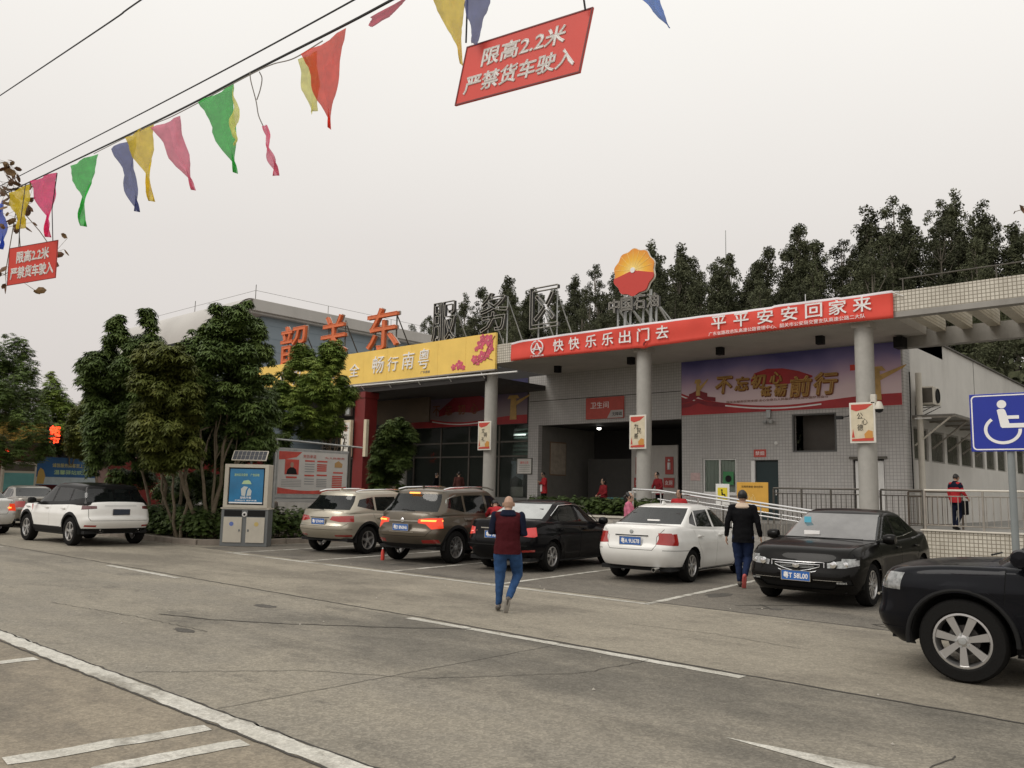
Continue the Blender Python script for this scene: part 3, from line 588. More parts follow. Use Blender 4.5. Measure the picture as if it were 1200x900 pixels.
# interior panel between the two toilet entrances with notices
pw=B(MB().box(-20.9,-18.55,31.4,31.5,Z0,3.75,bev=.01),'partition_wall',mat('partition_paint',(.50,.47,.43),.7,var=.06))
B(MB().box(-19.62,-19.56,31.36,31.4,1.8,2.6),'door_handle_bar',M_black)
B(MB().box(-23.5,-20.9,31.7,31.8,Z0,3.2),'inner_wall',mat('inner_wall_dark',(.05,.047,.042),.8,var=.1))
M_notice=mat('notice_red',(.42,.06,.05),.5)
for x in (-20.45,-18.95):
    p=B(MB().box(x-.2,x+.2,31.36,31.398,2.5,3.25,bev=.008),'toilet_notice',M_notice)
    q=MB(); q.tube([(x,31.352,2.70),(x,31.352,3.0)],.07,8); q.tube([(x,31.352,3.06),(x,31.352,3.14)],.05,8); sub(q,'pictogram',M_textwhite,p)
    p=B(MB().box(x-.28,x+.24,31.36,31.398,1.93,2.35,bev=.008),'toilet_notice',M_notice)
    o=put_text('lettering','男厕' if x<-19.5 else '女厕',FRONT(x-.02,31.358,2.14),M_textwhite,None,w=.36,h=.2); o.parent=p; o.matrix_parent_inverse=wm(p).inverted(); o.matrix_parent_inverse=wm(p).inverted()
M_lamp=mat('lamp_glow',(.9,.9,.85),.4,emit=(1,.97,.88),estr=3)
for x,y,z in [(-22.1,30.6,4.45),(-17.6,30.9,4.05)]:
    l=B(MB().lathe([(.02,0),(.09,.02),(.10,.10),(.0,.10)],12,axis='z',M=Matrix.Translation((x,y,z))),'downlight',M_lamp,smooth=True)
    sub(MB().cyl((x,y),.02,z+.08,4.66,6),'rod',M_black,l)
# roof slab, soffit, tiled fascia
B(MB().box(-24.0,-8.7,25.12,34,6.90,7.60),'roof_slab',M_soffit); B(MB().box(-8.698,-7.72,25.12,28.49,6.90,7.598),'roof_slab',M_soffit)
B(MB().box(-44,-24.02,29.62,34,6.42,7.6),'shop_roof_slab',M_darkroom)  # dark colour carries the eave's shade over the shop
B(MB().box(-24.0,-7.70,25.0,25.12,6.86,7.64),'fascia',M_tilewhite)
B(MB().box(-60,-8.72,34.01,62,6.4,7.36),'rear_roof',M_conc)
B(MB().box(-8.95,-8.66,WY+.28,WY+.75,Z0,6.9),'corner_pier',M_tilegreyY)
# side wall with strip of windows
sw=MB(); sw.box(-8.95,-8.7,WY+.75,62,Z0-.8,2.98); sw.box(-8.95,-8.7,WY+.75,62,4.12,7.42)
for i in range(12):
    y=29.9+i*2.0
    sw.box(-8.93,-8.74,y,y+.34,2.98,4.12)
sw.box(-8.95,-8.7,53.9,62,2.98,4.12)
B(sw,'side_wall',M_plaster)
B(MB().box(-9.0,-8.62,WY+.3,62,7.42,7.47),'coping',mat('coping_dark',(.12,.11,.10),.8,var=.2))
for i in range(12):
    y=29.9+i*2.0+.34
    p=B(MB().box(-8.88,-8.80,y+.003,y+1.657,2.985,4.115),'side_window',mat('steel_window_frame',(.34,.33,.30),.5,metal=.3))
    sub(MB().box(-8.798,-8.786,y+.05,y+.80,3.05,4.06),'pane',M_panegrey,p); sub(MB().box(-8.798,-8.786,y+.86,y+1.61,3.05,4.06),'pane',M_panegrey,p)
B(MB().box(-8.7,-8.69,38.5,38.53,4.2,7.4),'wall_joint',M_seam)
# joint lines on the front wall
for z in (5.72,):
    B(MB().box(-24.95,-17.05,WY-.004,WY+.002,z,z+.025),'wall_joint',M_seam)
# windows and doors
def wframe(x0,x1,z0,z1,y,mull=1,m=M_white,th=.06,dp=.1,name='window',pane=M_glass,parent=bld):
    mb=MB(); mb.box(x0,x1,y,y+dp,z0,z0+th); mb.box(x0,x1,y,y+dp,z1-th,z1)
    for i in range(mull+2):
        x=x0+(x1-x0-th)*i/(mull+1); mb.box(x,x+th,y+.002,y+dp-.002,z0+th,z1-th)
    f=B(mb,name,m)
    for i in range(mull+1):
        xa=x0+(x1-x0-th)*i/(mull+1)+th; xb=x0+(x1-x0-th)*(i+1)/(mull+1)
        sub(MB().box(xa,xb,y+.045,y+.055,z0+th,z1-th),'pane',pane,f)
    return f
wframe(-16.1,-14.7,1.72,3.05,WY+.05,1,pane=M_glassclear)
B(MB().box(-16.16,-14.64,WY-.05,WY+.05,1.66,1.718),'window_sill',M_white)
cu=MB()
for i in range(18):
    x=-16.04+i*.073; cu.box(x,x+.068,WY+.13+.01*(i%2),WY+.14+.01*(i%2),1.78,3.0)
B(cu,'curtain',mat('curtain_cloth',(.55,.60,.55),.9))
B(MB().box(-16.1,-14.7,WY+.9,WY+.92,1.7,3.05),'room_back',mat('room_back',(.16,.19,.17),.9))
st=B(MB().box(-15.25,-14.82,WY+.02,WY+.03,2.05,2.55),'window_sticker',mat('sticker_green',(.05,.22,.08),.5)); sub(MB().lathe([(0,0),(.13,0),(.13,.006),(0,.006)],16,M=Matrix.Translation((-15.03,WY+.012,2.28))),'emblem',M_black,st)
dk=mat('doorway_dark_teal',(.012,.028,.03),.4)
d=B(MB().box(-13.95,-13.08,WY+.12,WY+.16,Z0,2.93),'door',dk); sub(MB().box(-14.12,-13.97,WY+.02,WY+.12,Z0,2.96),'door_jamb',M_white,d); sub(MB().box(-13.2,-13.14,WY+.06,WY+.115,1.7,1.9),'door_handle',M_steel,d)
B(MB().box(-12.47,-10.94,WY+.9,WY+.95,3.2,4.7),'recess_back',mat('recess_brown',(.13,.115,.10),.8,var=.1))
fr=MB(); fr.box(-12.5,-12.44,WY-.01,WY+.1,3.24,4.6); fr.box(-10.97,-10.91,WY-.01,WY+.1,3.24,4.6); fr.box(-12.44,-10.97,WY-.008,WY+.1,3.24,3.29); fr.box(-12.44,-10.97,WY-.008,WY+.1,4.55,4.6)
B(fr,'opening_frame',mat('frame_dark',(.10,.10,.095),.6))
d=B(MB().box(-10.35,-9.41,WY+.1,WY+.16,Z0,2.92,bev=.006),'door',M_white); sub(MB().box(-9.6,-9.54,WY+.05,WY+.098,1.7,1.95),'door_handle',M_steel,d)
B(MB().box(-10.5,-9.26,WY-.06,WY,2.98,3.06),'door_canopy',M_darksteel)
# left shop front: window band with louvres, display windows and mullions, dark inside
B(MB().box(-41,-25.0,WY+1.6,WY+1.7,Z0,6.4),'shop_back_wall',mat('shop_back',(.26,.30,.28),.7,var=.3,vscale=1.5))
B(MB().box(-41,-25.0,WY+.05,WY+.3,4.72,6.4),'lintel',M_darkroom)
B(MB().box(-41,-25.0,WY+.08,WY+.25,Z0,1.35),'shop_base_wall',mat('shop_base',(.14,.14,.13),.7,var=.1))
for i in range(8):
    x=-40.9+i*2.0
    B(MB().box(x,x+.09,WY+.06,WY+.2,1.35,4.72),'mullion',M_darksteel)
for z in (3.22,3.9):
    B(MB().box(-41,-25.0,WY+.07,WY+.18,z,z+.07),'transom',M_darksteel)
g=M_glassclear
for i in range(8):
    x=-40.81+i*2.0; x1=min(x+1.905,-25.0)
    B(MB().box(x,x1,WY+.11,WY+.12,1.35,3.22),'shop_pane',g)
    B(MB().box(x,x1,WY+.11,WY+.12,3.29,3.9),'shop_pane',g); B(MB().box(x,x1,WY+.11,WY+.12,3.97,4.72),'shop_pane',g)
M_louv=mat('green_slats',(.30,.40,.36),.5)
for i in range(7):
    z=3.32+i*.19
    B(MB().box(-33.5,-25.05,WY+.30,WY+.34,z,z+.085),'slat',M_louv)
for (x0,x1,z) in [(-26.3,-25.35,4.22),(-29.2,-28.3,4.0),(-26.6,-26.25,3.18)]:
    B(MB().box(x0,x1,WY+.19,WY+.24,z,z+.07,bev=.01),'tube_lamp',mat('added_tube_glow',(.9,.9,.9),.4,emit=(.9,1,.95),estr=2.6))  # glowing tubes added to brighten the shop interior
# columns (round) with a darker collar at the soffit
colm=MB()
def column(x,y=25.5,r=.27,z0=0):
    o=B(MB().cyl((0,0),r,z0,6.9,28),'column',M_col,smooth=True,sharp=50); o.matrix_parent_inverse=Matrix.Identity(4)
    o.location=(x+17,y-29.1,0); return o
for x in (-8.67,-16.44,-24.0): column(x)
column(-33.0,28.6,.2)
B(MB().box(-8.95,-8.39,25.24,25.78,6.72,6.898),'column_cap',M_soffit)
B(MB().box(-16.72,-16.16,25.24,25.78,6.72,6.898),'column_cap',M_soffit)
# soffit spotlights
for (x,y) in [(-21.8,27.2),(-18.0,27.0),(-14.15,26.9),(-10.5,26.8)]:
    B(MB().box(x-.12,x+.12,y-.12,y+.12,6.62,6.899,bev=.01),'soffit_lamp',M_black)
# conduit on the wall right of the centre column
B(MB().tube([(-18.6,WY-.05,4.75),(-18.6,WY-.05,6.9)],.035,8),'conduit',M_white)
# pergola to the right: fascia beam, inner beam, slats between
for o in [B(MB().box(-7.69,9,25.02,25.3,7.02,7.62),'pergola_beam',M_tilewhite),B(MB().box(-8.62,9,28.5,28.85,6.55,7.1),'pergola_beam',M_conc)]: pass
B(MB().box(-7.69,9,25.004,25.32,6.86,7.018),'pergola_soffit_band',M_conc)
for i in range(12):
    x=-7.45+i*.76
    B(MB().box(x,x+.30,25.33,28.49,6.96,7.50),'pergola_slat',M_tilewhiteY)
B(MB().box(-8.60,-8.32,28.0,28.5,6.5,6.85),'beam_bracket',M_black)
B(MB().box(8.4,9,25.05,28.8,0,6.85),'pergola_pier',M_tilewhite)
# handrail wires on top of the pergola
rl=MB()
for x in (-7.4,-5.0,-2.6,0,2.6,5.2): rl.tube([(x,25.15,7.62),(x,25.15,8.02)],.02,6)
rl.tube([(-7.5,25.15,8.0),(9,25.15,8.0)],.018,6); B(rl,'roof_rail',M_darksteel)
# thin lightning rods
for (x,h) in ((-10.35,.35),(-23.2,.3),(-44.0,2.2)): B(MB().tube([(x,25.3,7.5),(x,25.3,7.64+h)],.012,6),'lightning_rod',M_steel)
# drain pipe and conduits on the side corner
B(MB().tube([(-8.45,30.0,.8),(-8.45,30.0,3.2),(-8.45,30.0,3.21),(-8.45,30.0,5.9)],.10,14),'drain_pipe',M_cream,smooth=True)
B(MB().tube([(-8.6,29.55,5.9),(-8.58,29.5,5.4),(-8.6,29.5,4.2),(-8.6,29.52,2.0)],.022,6),'cable',M_black)
# canopy awning over the side windows
aw=B(MB().box(-8.69,-7.35,29.9,38,4.42,4.47),'awning',mat('awning_sheet',(.22,.21,.19),.5,var=.15))
sub(MB().box(-7.42,-7.34,29.9,38,4.38,4.42),'awning_edge',M_rail,aw)
for i in range(5): 
    y=29.95+i*2; sub(MB().box(-8.69,-7.4,y,y+.04,4.36,4.42),'awning_rib',M_rail,aw); sub(MB().tube([(-8.62,y,3.45),(-7.5,y,4.37)],.03,6),'awning_strut',M_cream if i==0 else M_rail,aw)
sub(MB().box(-8.5,-8.0,29.6,29.66,4.3,4.35),'tube_lamp',M_white,aw)
# air conditioner
ac=empty('air_conditioner',(-8.3,30.7,4.85),0,'cream outdoor air conditioner unit on brackets high on the side wall','air conditioner')
x0=MB().box(-.22,.22,-.42,.42,0,.62,bev=.02).build('casing',M_cream,ac)
MB().lathe([(.0,.0),(.24,0),(.25,.02),(.22,.02)],24,axis='z',M=Matrix.Translation((.23,.05,.32))@Matrix.Rotation(PI/2,4,'Y')).build('fan_grille',M_black,ac)
MB().box(-.19,.19,-.428,-.422,.06,.56).build('side_panel',M_darksteel,ac)
for y in (-.32,.32): MB().tube([(-.38,y,-.35),(-.38,y,-.03),(.25,y,-.03),(-.38,y,-.33)],.02,6).build('bracket',M_darksteel,ac)
# ---------- roof of shop side: red pillar, canopy eave behind yellow sign ----------
B(MB().box(-44,-24.02,25.1,29.6,6.2,6.42),'eave_slab',mat('eave_underside',(.055,.05,.048),.8,var=.1))  # near-black tone stands in for the unlit space under the eave
B(MB().box(-44,-24.02,25.1,25.3,6.42,7.9),'eave_upstand',M_conc)
gp=B(MB().tube([(-32.9,24.86,6.52),(-22.0,24.86,6.40)],.035,8),'pipe_rail',M_white)
for x in (-32,-30,-28,-26,-24): sub(MB().tube([(x,24.86,6.5),(x,25.08,6.3)],.02,6),'pipe_clip',M_white,gp)
rp=empty('red_pillar',(-31.95,25.2,0),0,'dark red square pillar under the left end of the yellow sign','pillar')
MB().box(-.38,.38,-.38,.38,0,6.2,bev=.02).build('shaft',M_redcol,rp); MB().box(-.42,.42,-.42,.42,5.9,6.19).build('capital',M_redcol,rp)
rp2=copy_tree(rp); rp2.location=(-41.5,25.2,0); rp2['label']='dark red square pillar at the far left, behind the big trees'
for o in (rp,rp2): o['group']='red pillars of the shop front'
# brownish inner panel behind pillar
B(MB().box(-34.5,-30,27.5,27.6,4.9,6.1),'inner_panel',mat('inner_panel_brown',(.06,.04,.02),.7,var=.2,vscale=1))
# large blue shed behind
shed=empty('tall_shed',(-51,30,0),0,'tall pale blue shed with thick white curved eave rising behind the yellow sign','building')
m=MB(); m.box(-68,-51,30.8,62,0,13.3); o=m.build('wall',M_blue,shed); o.matrix_parent_inverse=Matrix.Translation((51,-30,0))
# cladding joints as thin horizontal ribs on the right face
rb=MB()
for i in range(14): rb.box(-50.998,-50.985,30.8,62,1+i*.9,1.03+i*.9)
o=rb.build('cladding_rib',mat('rib_blue',(.21,.26,.30),.7),shed); o.matrix_parent_inverse=Matrix.Translation((51,-30,0)); o['kind']='stuff'
prof=[(30.0,13.0),(30.0,14.2),(62.5,14.2),(62.5,13.0)]
def rib(x0,x1,z0,z1,name,m):
    o=MB().box(x0,x1,29.7,62.5,z0,z1,bev=.03).build(name,m,shed); o.matrix_parent_inverse=Matrix.Translation((51,-30,0))
rib(-68.5,-50.5,13.3,13.45,'eave_soffit',M_eave); rib(-68.4,-50.3,13.45,14.25,'eave',M_eave)
cv=MB(); n=14
vs=[];fs=[]
for i in range(n+1):
    a=PI/2*i/n; y=29.7-3.2*math.sin(a)*0.55; z=14.25-2.6*(1-math.cos(a))
    vs+=[(-68.4,y,z),(-50.32,y,z)]
    if i: fs.append((2*i-2,2*i-1,2*i+1,2*i))
cv.add(vs,fs); o=cv.build('curved_gutter',M_eave,shed,smooth=True); o.matrix_parent_inverse=Matrix.Translation((51,-30,0))
rl=MB(); 
for x in (-50.6,-59,-68): rl.tube([(x,30,14.25),(x,30,15.3)],.025,5)
rl.tube([(-50.6,30,14.9),(-68,30,14.9)],.012,5); rl.tube([(-50.6,30,14.9),(-50.6,62,14.9)],.012,5)
for y in (36,42,48,54): rl.tube([(-50.6,y,14.25),(-50.6,y,14.9)],.02,5)
o=rl.build('lightning_wire',M_darksteel,shed); o.matrix_parent_inverse=Matrix.Translation((51,-30,0))
# ================= roof letters =================
M_ltrside=mat('letter_side_grey',(.32,.29,.26),.5,metal=.3)
M_ltroff=mat('letter_unlit',(.03,.028,.025),.5,var=.2); M_tubeoff=mat('neon_tube_unlit',(.40,.38,.34),.4)
letters=empty('roof_sign',(-30,25,0),0,'roof sign spelling 韶关东服务区 in tall standing characters, three orange and three unlit','sign')
def wchild(o,parent):
    o.parent=parent; o.matrix_parent_inverse=wm(parent).inverted(); return o
def orange_char(ch,x0,x1,z0,z1):
    o=put_text('orange_character',ch,FRONT((x0+x1)/2,25.2,(z0+z1)/2),M_orange,w=x1-x0,h=z1-z0,bold=.012,depth=.16); wchild(o,letters)
    o['label']='orange standing character'
    b=put_text('character_back',ch,FRONT((x0+x1)/2,25.27,(z0+z1)/2),M_ltrside,w=(x1-x0)*1.03,h=(z1-z0)*1.03,bold=.016,depth=.07); b.parent=o; b.matrix_parent_inverse=wm(o).inverted()
    for x in (x0+.35,x1-.35):
        m=MB(); m.tube([(x,25.3,7.6),(x,25.3,z1-.3)],.035,6); m.tube([(x,25.3,z1-.4),(x,26.6,7.6)],.03,6); m.tube([(x,25.3,z0+.3),(x,26.0,7.6)],.025,6)
        wchild(m.build('support_strut',M_darksteel),letters)
orange_char('韶',-39.4,-37.15,8.15,10.2); orange_char('关',-35.75,-33.65,8.35,10.3); orange_char('东',-31.95,-29.7,8.2,10.2)
def dark_char(ch,x0,x1,z0,z1,parent=letters,y=25.2,r=.015):
    """unlit box letter with a pale tube along its rim"""
    vs_,F_=text_mesh(ch,None,x1-x0,z1-z0); mq=FRONT((x0+x1)/2,y,(z0+z1)/2); n_=len(vs_)
    me=bpy.data.meshes.new('unlit_character'); me.from_pydata([mq@Vector((v[0],v[1],.14)) for v in vs_]+[mq@Vector((v[0],v[1],.0)) for v in vs_],[],[(a_,a_+n_,b_+n_,b_) for a_,b_ in border(F_)]); me.materials.append(M_ltroff)
    o=link('unlit_character',me); wchild(o,parent)
    vs,F=text_mesh(ch,None,x1-x0,z1-z0)
    mm=FRONT((x0+x1)/2,y,(z0+z1)/2); m=MB()
    for (a,b) in border(F):
        A=mm@Vector((vs[a][0],vs[a][1],.16)); Bb=mm@Vector((vs[b][0],vs[b][1],.16))
        if (A-Bb).length>.012: m.tube([A,Bb],r,4,caps=False)
    q=m.build('neon_tube',M_tubeoff); q.parent=o; q.matrix_parent_inverse=wm(o).inverted()
    for x in (x0+.25,x1-.25):
        m=MB(); m.tube([(x,y+.1,7.6),(x,y+.1,z1-.2)],.03,6); m.tube([(x,y+.1,z1-.3),(x,y+1.3,7.6)],.025,6)
        wchild(m.build('support_strut',M_galv),parent)
dark_char('服',-27.35,-25.85,8.15,9.9); dark_char('务',-24.35,-22.75,8.25,9.9); dark_char('区',-21.55,-20.1,8.1,9.75)
# ================= yellow fascia sign =================
ys=empty('yellow_banner_sign',(-32,25,0),0,'long yellow sign board with raised white characters and pink blossoms at its right end','sign')
yb=MB(); 
for i in range(12):
    x0=-44+i*(20.74/12); x1=x0+20.74/12-.008
    o=wchild(MB().box(x0,x1,24.9,25.02,6.62,8.14).build('board_panel',M_yellow),ys)
wchild(MB().box(-44,-23.26,24.88,25.05,6.56,6.618).build('edge_strip',M_ltrside),ys)
def raised(ch,x0,x1,z0,z1,sh=.12):
    o=put_text('raised_character',ch,FRONT((x0+x1)/2,24.9,(z0+z1)/2),M_textwhite,w=(x1-x0)*.86,h=(z1-z0)*.95,bold=.0,depth=.05,shear=sh); wchild(o,ys)
for ch,x0,x1,z0,z1 in [('文',-39.2,-38.3,6.9,7.7),('明',-38.0,-37.1,6.9,7.7),('安',-34.9,-34.0,6.98,7.68),('全',-33.0,-32.15,6.98,7.62),('畅',-31.25,-30.3,7.0,7.85),('行',-30.15,-29.3,7.02,7.72),('南',-29.1,-28.2,7.02,7.85),('粤',-28.0,-27.2,6.95,7.9)]: raised(ch,x0,x1,z0,z1)
o=put_text('small_lettering','广东高速',FRONT(-27.5,24.9,6.82),M_ltrside,w=.6,h=.12,depth=.01); wchild(o,ys)
# blossoms
M_bl=mat('blossom_pink',(.62,.10,.16),.6,var=.25,vscale=6); M_bl2=mat('blossom_core',(.75,.35,.25),.6); M_br=mat('blossom_stem',(.30,.08,.07),.7)
def blossom(cx,cz,r,seed,parent,y=24.895):
    q=random.Random(seed); m=MB(); a0=q.uniform(0,1)
    for k in range(5):
        a=a0+2*PI*k/5; px,pz=cx+math.cos(a)*r*.5,cz+math.sin(a)*r*.5; n=10
        m.prism([(px+math.cos(a)*math.cos(t)*r*.5-math.sin(a)*math.sin(t)*r*.38,pz+math.sin(a)*math.cos(t)*r*.5+math.cos(a)*math.sin(t)*r*.38) for t in [2*PI*j/n for j in range(n)]],y-.012-.002*k,y)
    o=wchild(m.build('blossom',M_bl),parent)
    c=MB(); c.prism([(cx+math.cos(2*PI*j/8)*r*.16,cz+math.sin(2*PI*j/8)*r*.16) for j in range(8)],y-.032,y-.024); q2=c.build('blossom_core',M_bl2); q2.parent=o; q2.matrix_parent_inverse=wm(o).inverted()
for i,(x,z,r) in enumerate([(-23.65,7.85,.28),(-24.1,7.72,.24),(-23.55,7.5,.22),(-24.0,7.98,.17),(-24.35,7.55,.12),(-24.0,7.2,.27),(-24.45,7.12,.2),(-23.7,7.25,.16),(-24.25,6.98,.15),(-25.35,6.95,.23),(-25.7,6.88,.15),(-25.1,6.82,.12)]): blossom(x,z,r,i,ys)
m=MB(); m.tube([(-23.3,24.89,8.0),(-23.7,24.885,7.5),(-23.9,24.885,7.1),(-24.5,24.885,6.9)],.02,5); m.tube([(-23.4,24.885,7.0),(-24.0,24.885,7.2)],.015,5); wchild(m.build('branch_print',M_br),ys)
# ================= red cloth banner =================
rb_=empty('red_cloth_banner',(-15,25,0),0,'long red cloth banner with white slogan characters tied along the canopy edge','banner')
nx,nz=120,7; x0,x1=-22.42,-7.62; vs=[];fs=[];mi=[]
for i in range(nx+1):
    u=i/nx; x=x0+(x1-x0)*u
    top=7.66+.02*math.sin(u*5)+(.03 if .75<u<.9 else 0)-.05*math.exp(-((u-.0)/.02)**2); bot=6.84+.03*math.sin(u*9+1)-.05*math.exp(-((u-.43)/.012)**2)
    for k in range(nz+1):
        v=k/nz; y=24.93-.012*math.sin(u*95+v*3)*v-.02*math.sin(u*31-v*4)*v-.015*math.sin(u*7+v*6)
        vs.append((x,y,bot+(top-bot)*v))
for i in range(nx):
    for k in range(nz): a=i*(nz+1)+k; fs.append((a,a+1,a+nz+2,a+nz+1)); mi.append(1 if k==nz-1 else 0)
M_banner=mat('banner_cloth',(.74,.075,.05),.75,var=.05,vscale=1.5); M_hem=mat('banner_hem',(.74,.70,.72),.8)
mb=MB(); mb.add(vs,fs)
# slim hem: move the last row to just below the top
for i in range(nx+1):
    a=i*(nz+1)+nz-1; t_=Vector(mb.v[i*(nz+1)+nz]); mb.v[a]=(mb.v[a][0],mb.v[a][1],t_.z-.07)
mb.mi=mi
o=mb.build('cloth',[M_banner,M_hem],smooth=True); sm=o.modifiers.new('thickness','SOLIDIFY'); sm.thickness=.006; wchild(o,rb_)
def btext(s,cx,cz,w_,h_,name='slogan_character',bold=.02,y=24.88):
    o=put_text(name,s,FRONT(cx,y,cz),M_textwhite,w=w_,h=h_,bold=bold,depth=.008); return wchild(o,rb_)
xs1=[667,701,736,773,811,850,893]; 
# character centres along the banner, in metres
for ch,cx in zip('快快乐乐出门去',(-19.93,-19.17,-18.38,-17.62,-16.86,-16.08,-15.3)): btext(ch,cx,7.26,.50,.46)
for ch,cx in zip('平平安安回家来',(-13.15,-12.35,-11.52,-10.72,-9.95,-9.22,-8.5)): btext(ch,cx+.02,7.34,.52,.44)
btext('广东省路政总队高速公路管理中心、韶关市公安局交警支队高速公路二大队',-10.95,6.99,5.1,.13,'small_lettering',.0)
# round emblem at the left end of the banner
em=MB()
for a0,a1 in ((100,250),(-70,80)):
    P=[(-21.0+.30*math.cos(R_(a)),24.875,7.27+.27*math.sin(R_(a))) for a in range(a0,a1+1,10)]; em.tube(P,.03,6)
for s in (-1,1): em.tube([(-21.0,24.875,7.45),(-21.0+s*.2,24.875,7.08)],.03,6); em.tube([(-21.0+s*.04,24.875,7.28),(-21.0+s*.24,24.875,7.22)],.025,6)
em.tube([(-21.16,24.875,7.2),(-20.84,24.875,7.2)],.025,6)
wchild(em.build('road_emblem',M_textwhite),rb_); btext('广东高速公路',-21.0,6.95,.7,.08,'small_lettering',0)
rp_=MB(); rp_.tube([(-7.62,24.9,7.6),(-7.4,25.1,7.62)],.012,5); rp_.tube([(-7.62,24.9,7.58),(-7.35,24.98,7.45)],.012,5); wchild(rp_.build('tie_rope',M_textwhite),rb_)
m=MB(); m.tube([(-16.05,24.86,6.86),(-16.02,24.85,6.95),(-15.95,24.87,7.0)],.03,6); wchild(m.build('cloth_knot',mat('knot_dark',(.28,.03,.03),.8)),rb_)
# ================= round roof emblem and small characters =================
lg=empty('roof_emblem_sign',(-16.65,25.2,0),0,'round scalloped orange and red emblem on posts above small unlit characters 中国石油','sign')
def scallop(r,amp,n=120,lobes=10,ph=PI/2): return [((r+amp*math.cos(lobes*(2*PI*i/n-ph)))*math.cos(2*PI*i/n),(r+amp*math.cos(lobes*(2*PI*i/n-ph)))*math.sin(2*PI*i/n)) for i in range(n)]
C_=Vector((-16.65,25.15,9.67)); S=scallop(.86,.035)
m=MB(); m.prism([(C_.x+a*1.03,C_.z+b*1.03) for a,b in S],25.15,25.22); wchild(m.build('emblem_rim',M_cream),lg)
lm=bpy.data.materials.new('emblem_sunburst'); lm.use_nodes=True; n=lm.node_tree; b=n.nodes['Principled BSDF']; b.inputs['Roughness'].default_value=.4
g=n.nodes.new('ShaderNodeTexCoord'); ln=n.nodes.new('ShaderNodeVectorMath'); ln.operation='LENGTH'; n.links.new(g.outputs['Object'],ln.inputs[0])
r=n.nodes.new('ShaderNodeValToRGB'); cr=r.color_ramp; cr.elements[0].position=.08; cr.elements[0].color=(.95,.80,.30,1); cr.elements[1].position=.95; cr.elements[1].color=(.80,.26,.03,1); e=cr.elements.new(.5); e.color=(.92,.50,.04,1)
n.links.new(ln.outputs['Value'],r.inputs[0]); n.links.new(r.outputs[0],b.inputs['Base Color'])
# petals: ten wedges meeting at the hub, the lower ones red
hub=(-.02,.08); N=len(S); M_lr=mat('emblem_red',(.60,.05,.035),.4)
for k in range(10):
    a0=(k-.5)/10; idx=[int(round((a0+PI/2/(2*PI)+j/(10*12))*N))%N for j in range(13)]
    ang=(2*PI*k/10+PI/2)%(2*PI)
    red=k in (4,5,6); pts=[hub]+[S[i] for i in idx]
    m=MB(); m.prism([(a,b_) for a,b_ in pts],-.012 if red else 0,.03)
    o=m.build('emblem_petal',M_lr if red else lm); o.location=(C_.x,25.12,C_.z); wchild(o,lg)
# red field exactly as seen: chord from left to hub to right
pts=[p for p in S if p[1]<hub[1]-.0-abs(p[0]-hub[0])*.22]
pts=sorted(pts,key=lambda p:math.atan2(p[1],p[0]))
m=MB(); m.prism([hub]+pts,-.03,.02); o=m.build('emblem_red_field',M_lr); o.location=(C_.x,25.12,C_.z); wchild(o,lg)
for k in range(9):
    a_=R_(8+k*20.5); r0,r1=.12,.80; m=MB(); m.prism([(hub[0]+r0*math.cos(a_-.03),hub[1]+r0*math.sin(a_-.03)),(hub[0]+r1*math.cos(a_-.008),hub[1]+r1*math.sin(a_-.008)*.97),(hub[0]+r1*math.cos(a_+.008),hub[1]+r1*math.sin(a_+.008)*.97),(hub[0]+r0*math.cos(a_+.03),hub[1]+r0*math.sin(a_+.03))],-.008,-.001)
    o=m.build('emblem_ray',mat('emblem_ray_pale',(.95,.72,.25),.5)); o.location=(C_.x,25.12,C_.z); wchild(o,lg)
m=MB(); m.prism([(hub[0]+.1*math.cos(t),hub[1]+.1*math.sin(t)) for t in [2*PI*i/16 for i in range(16)]],-.05,.02); o=m.build('emblem_hub',M_textwhite); o.location=(C_.x,25.12,C_.z); wchild(o,lg)
for i,(ch,x) in enumerate(zip('中国石油',(-17.45,-16.9,-16.35,-15.8))):
    dark_char(ch,x-.24,x+.24,8.26+.03*i*0,8.76,lg,25.2,.012)
for x,zt in ((-17.2,8.9),(-16.1,9.0)):
    m=MB(); m.tube([(x,25.4,7.6),(x,25.4,zt)],.06,8); m.tube([(x,25.4,zt-.2),(x+.5,26.6,7.6)],.03,6); wchild(m.build('post',M_galv),lg)
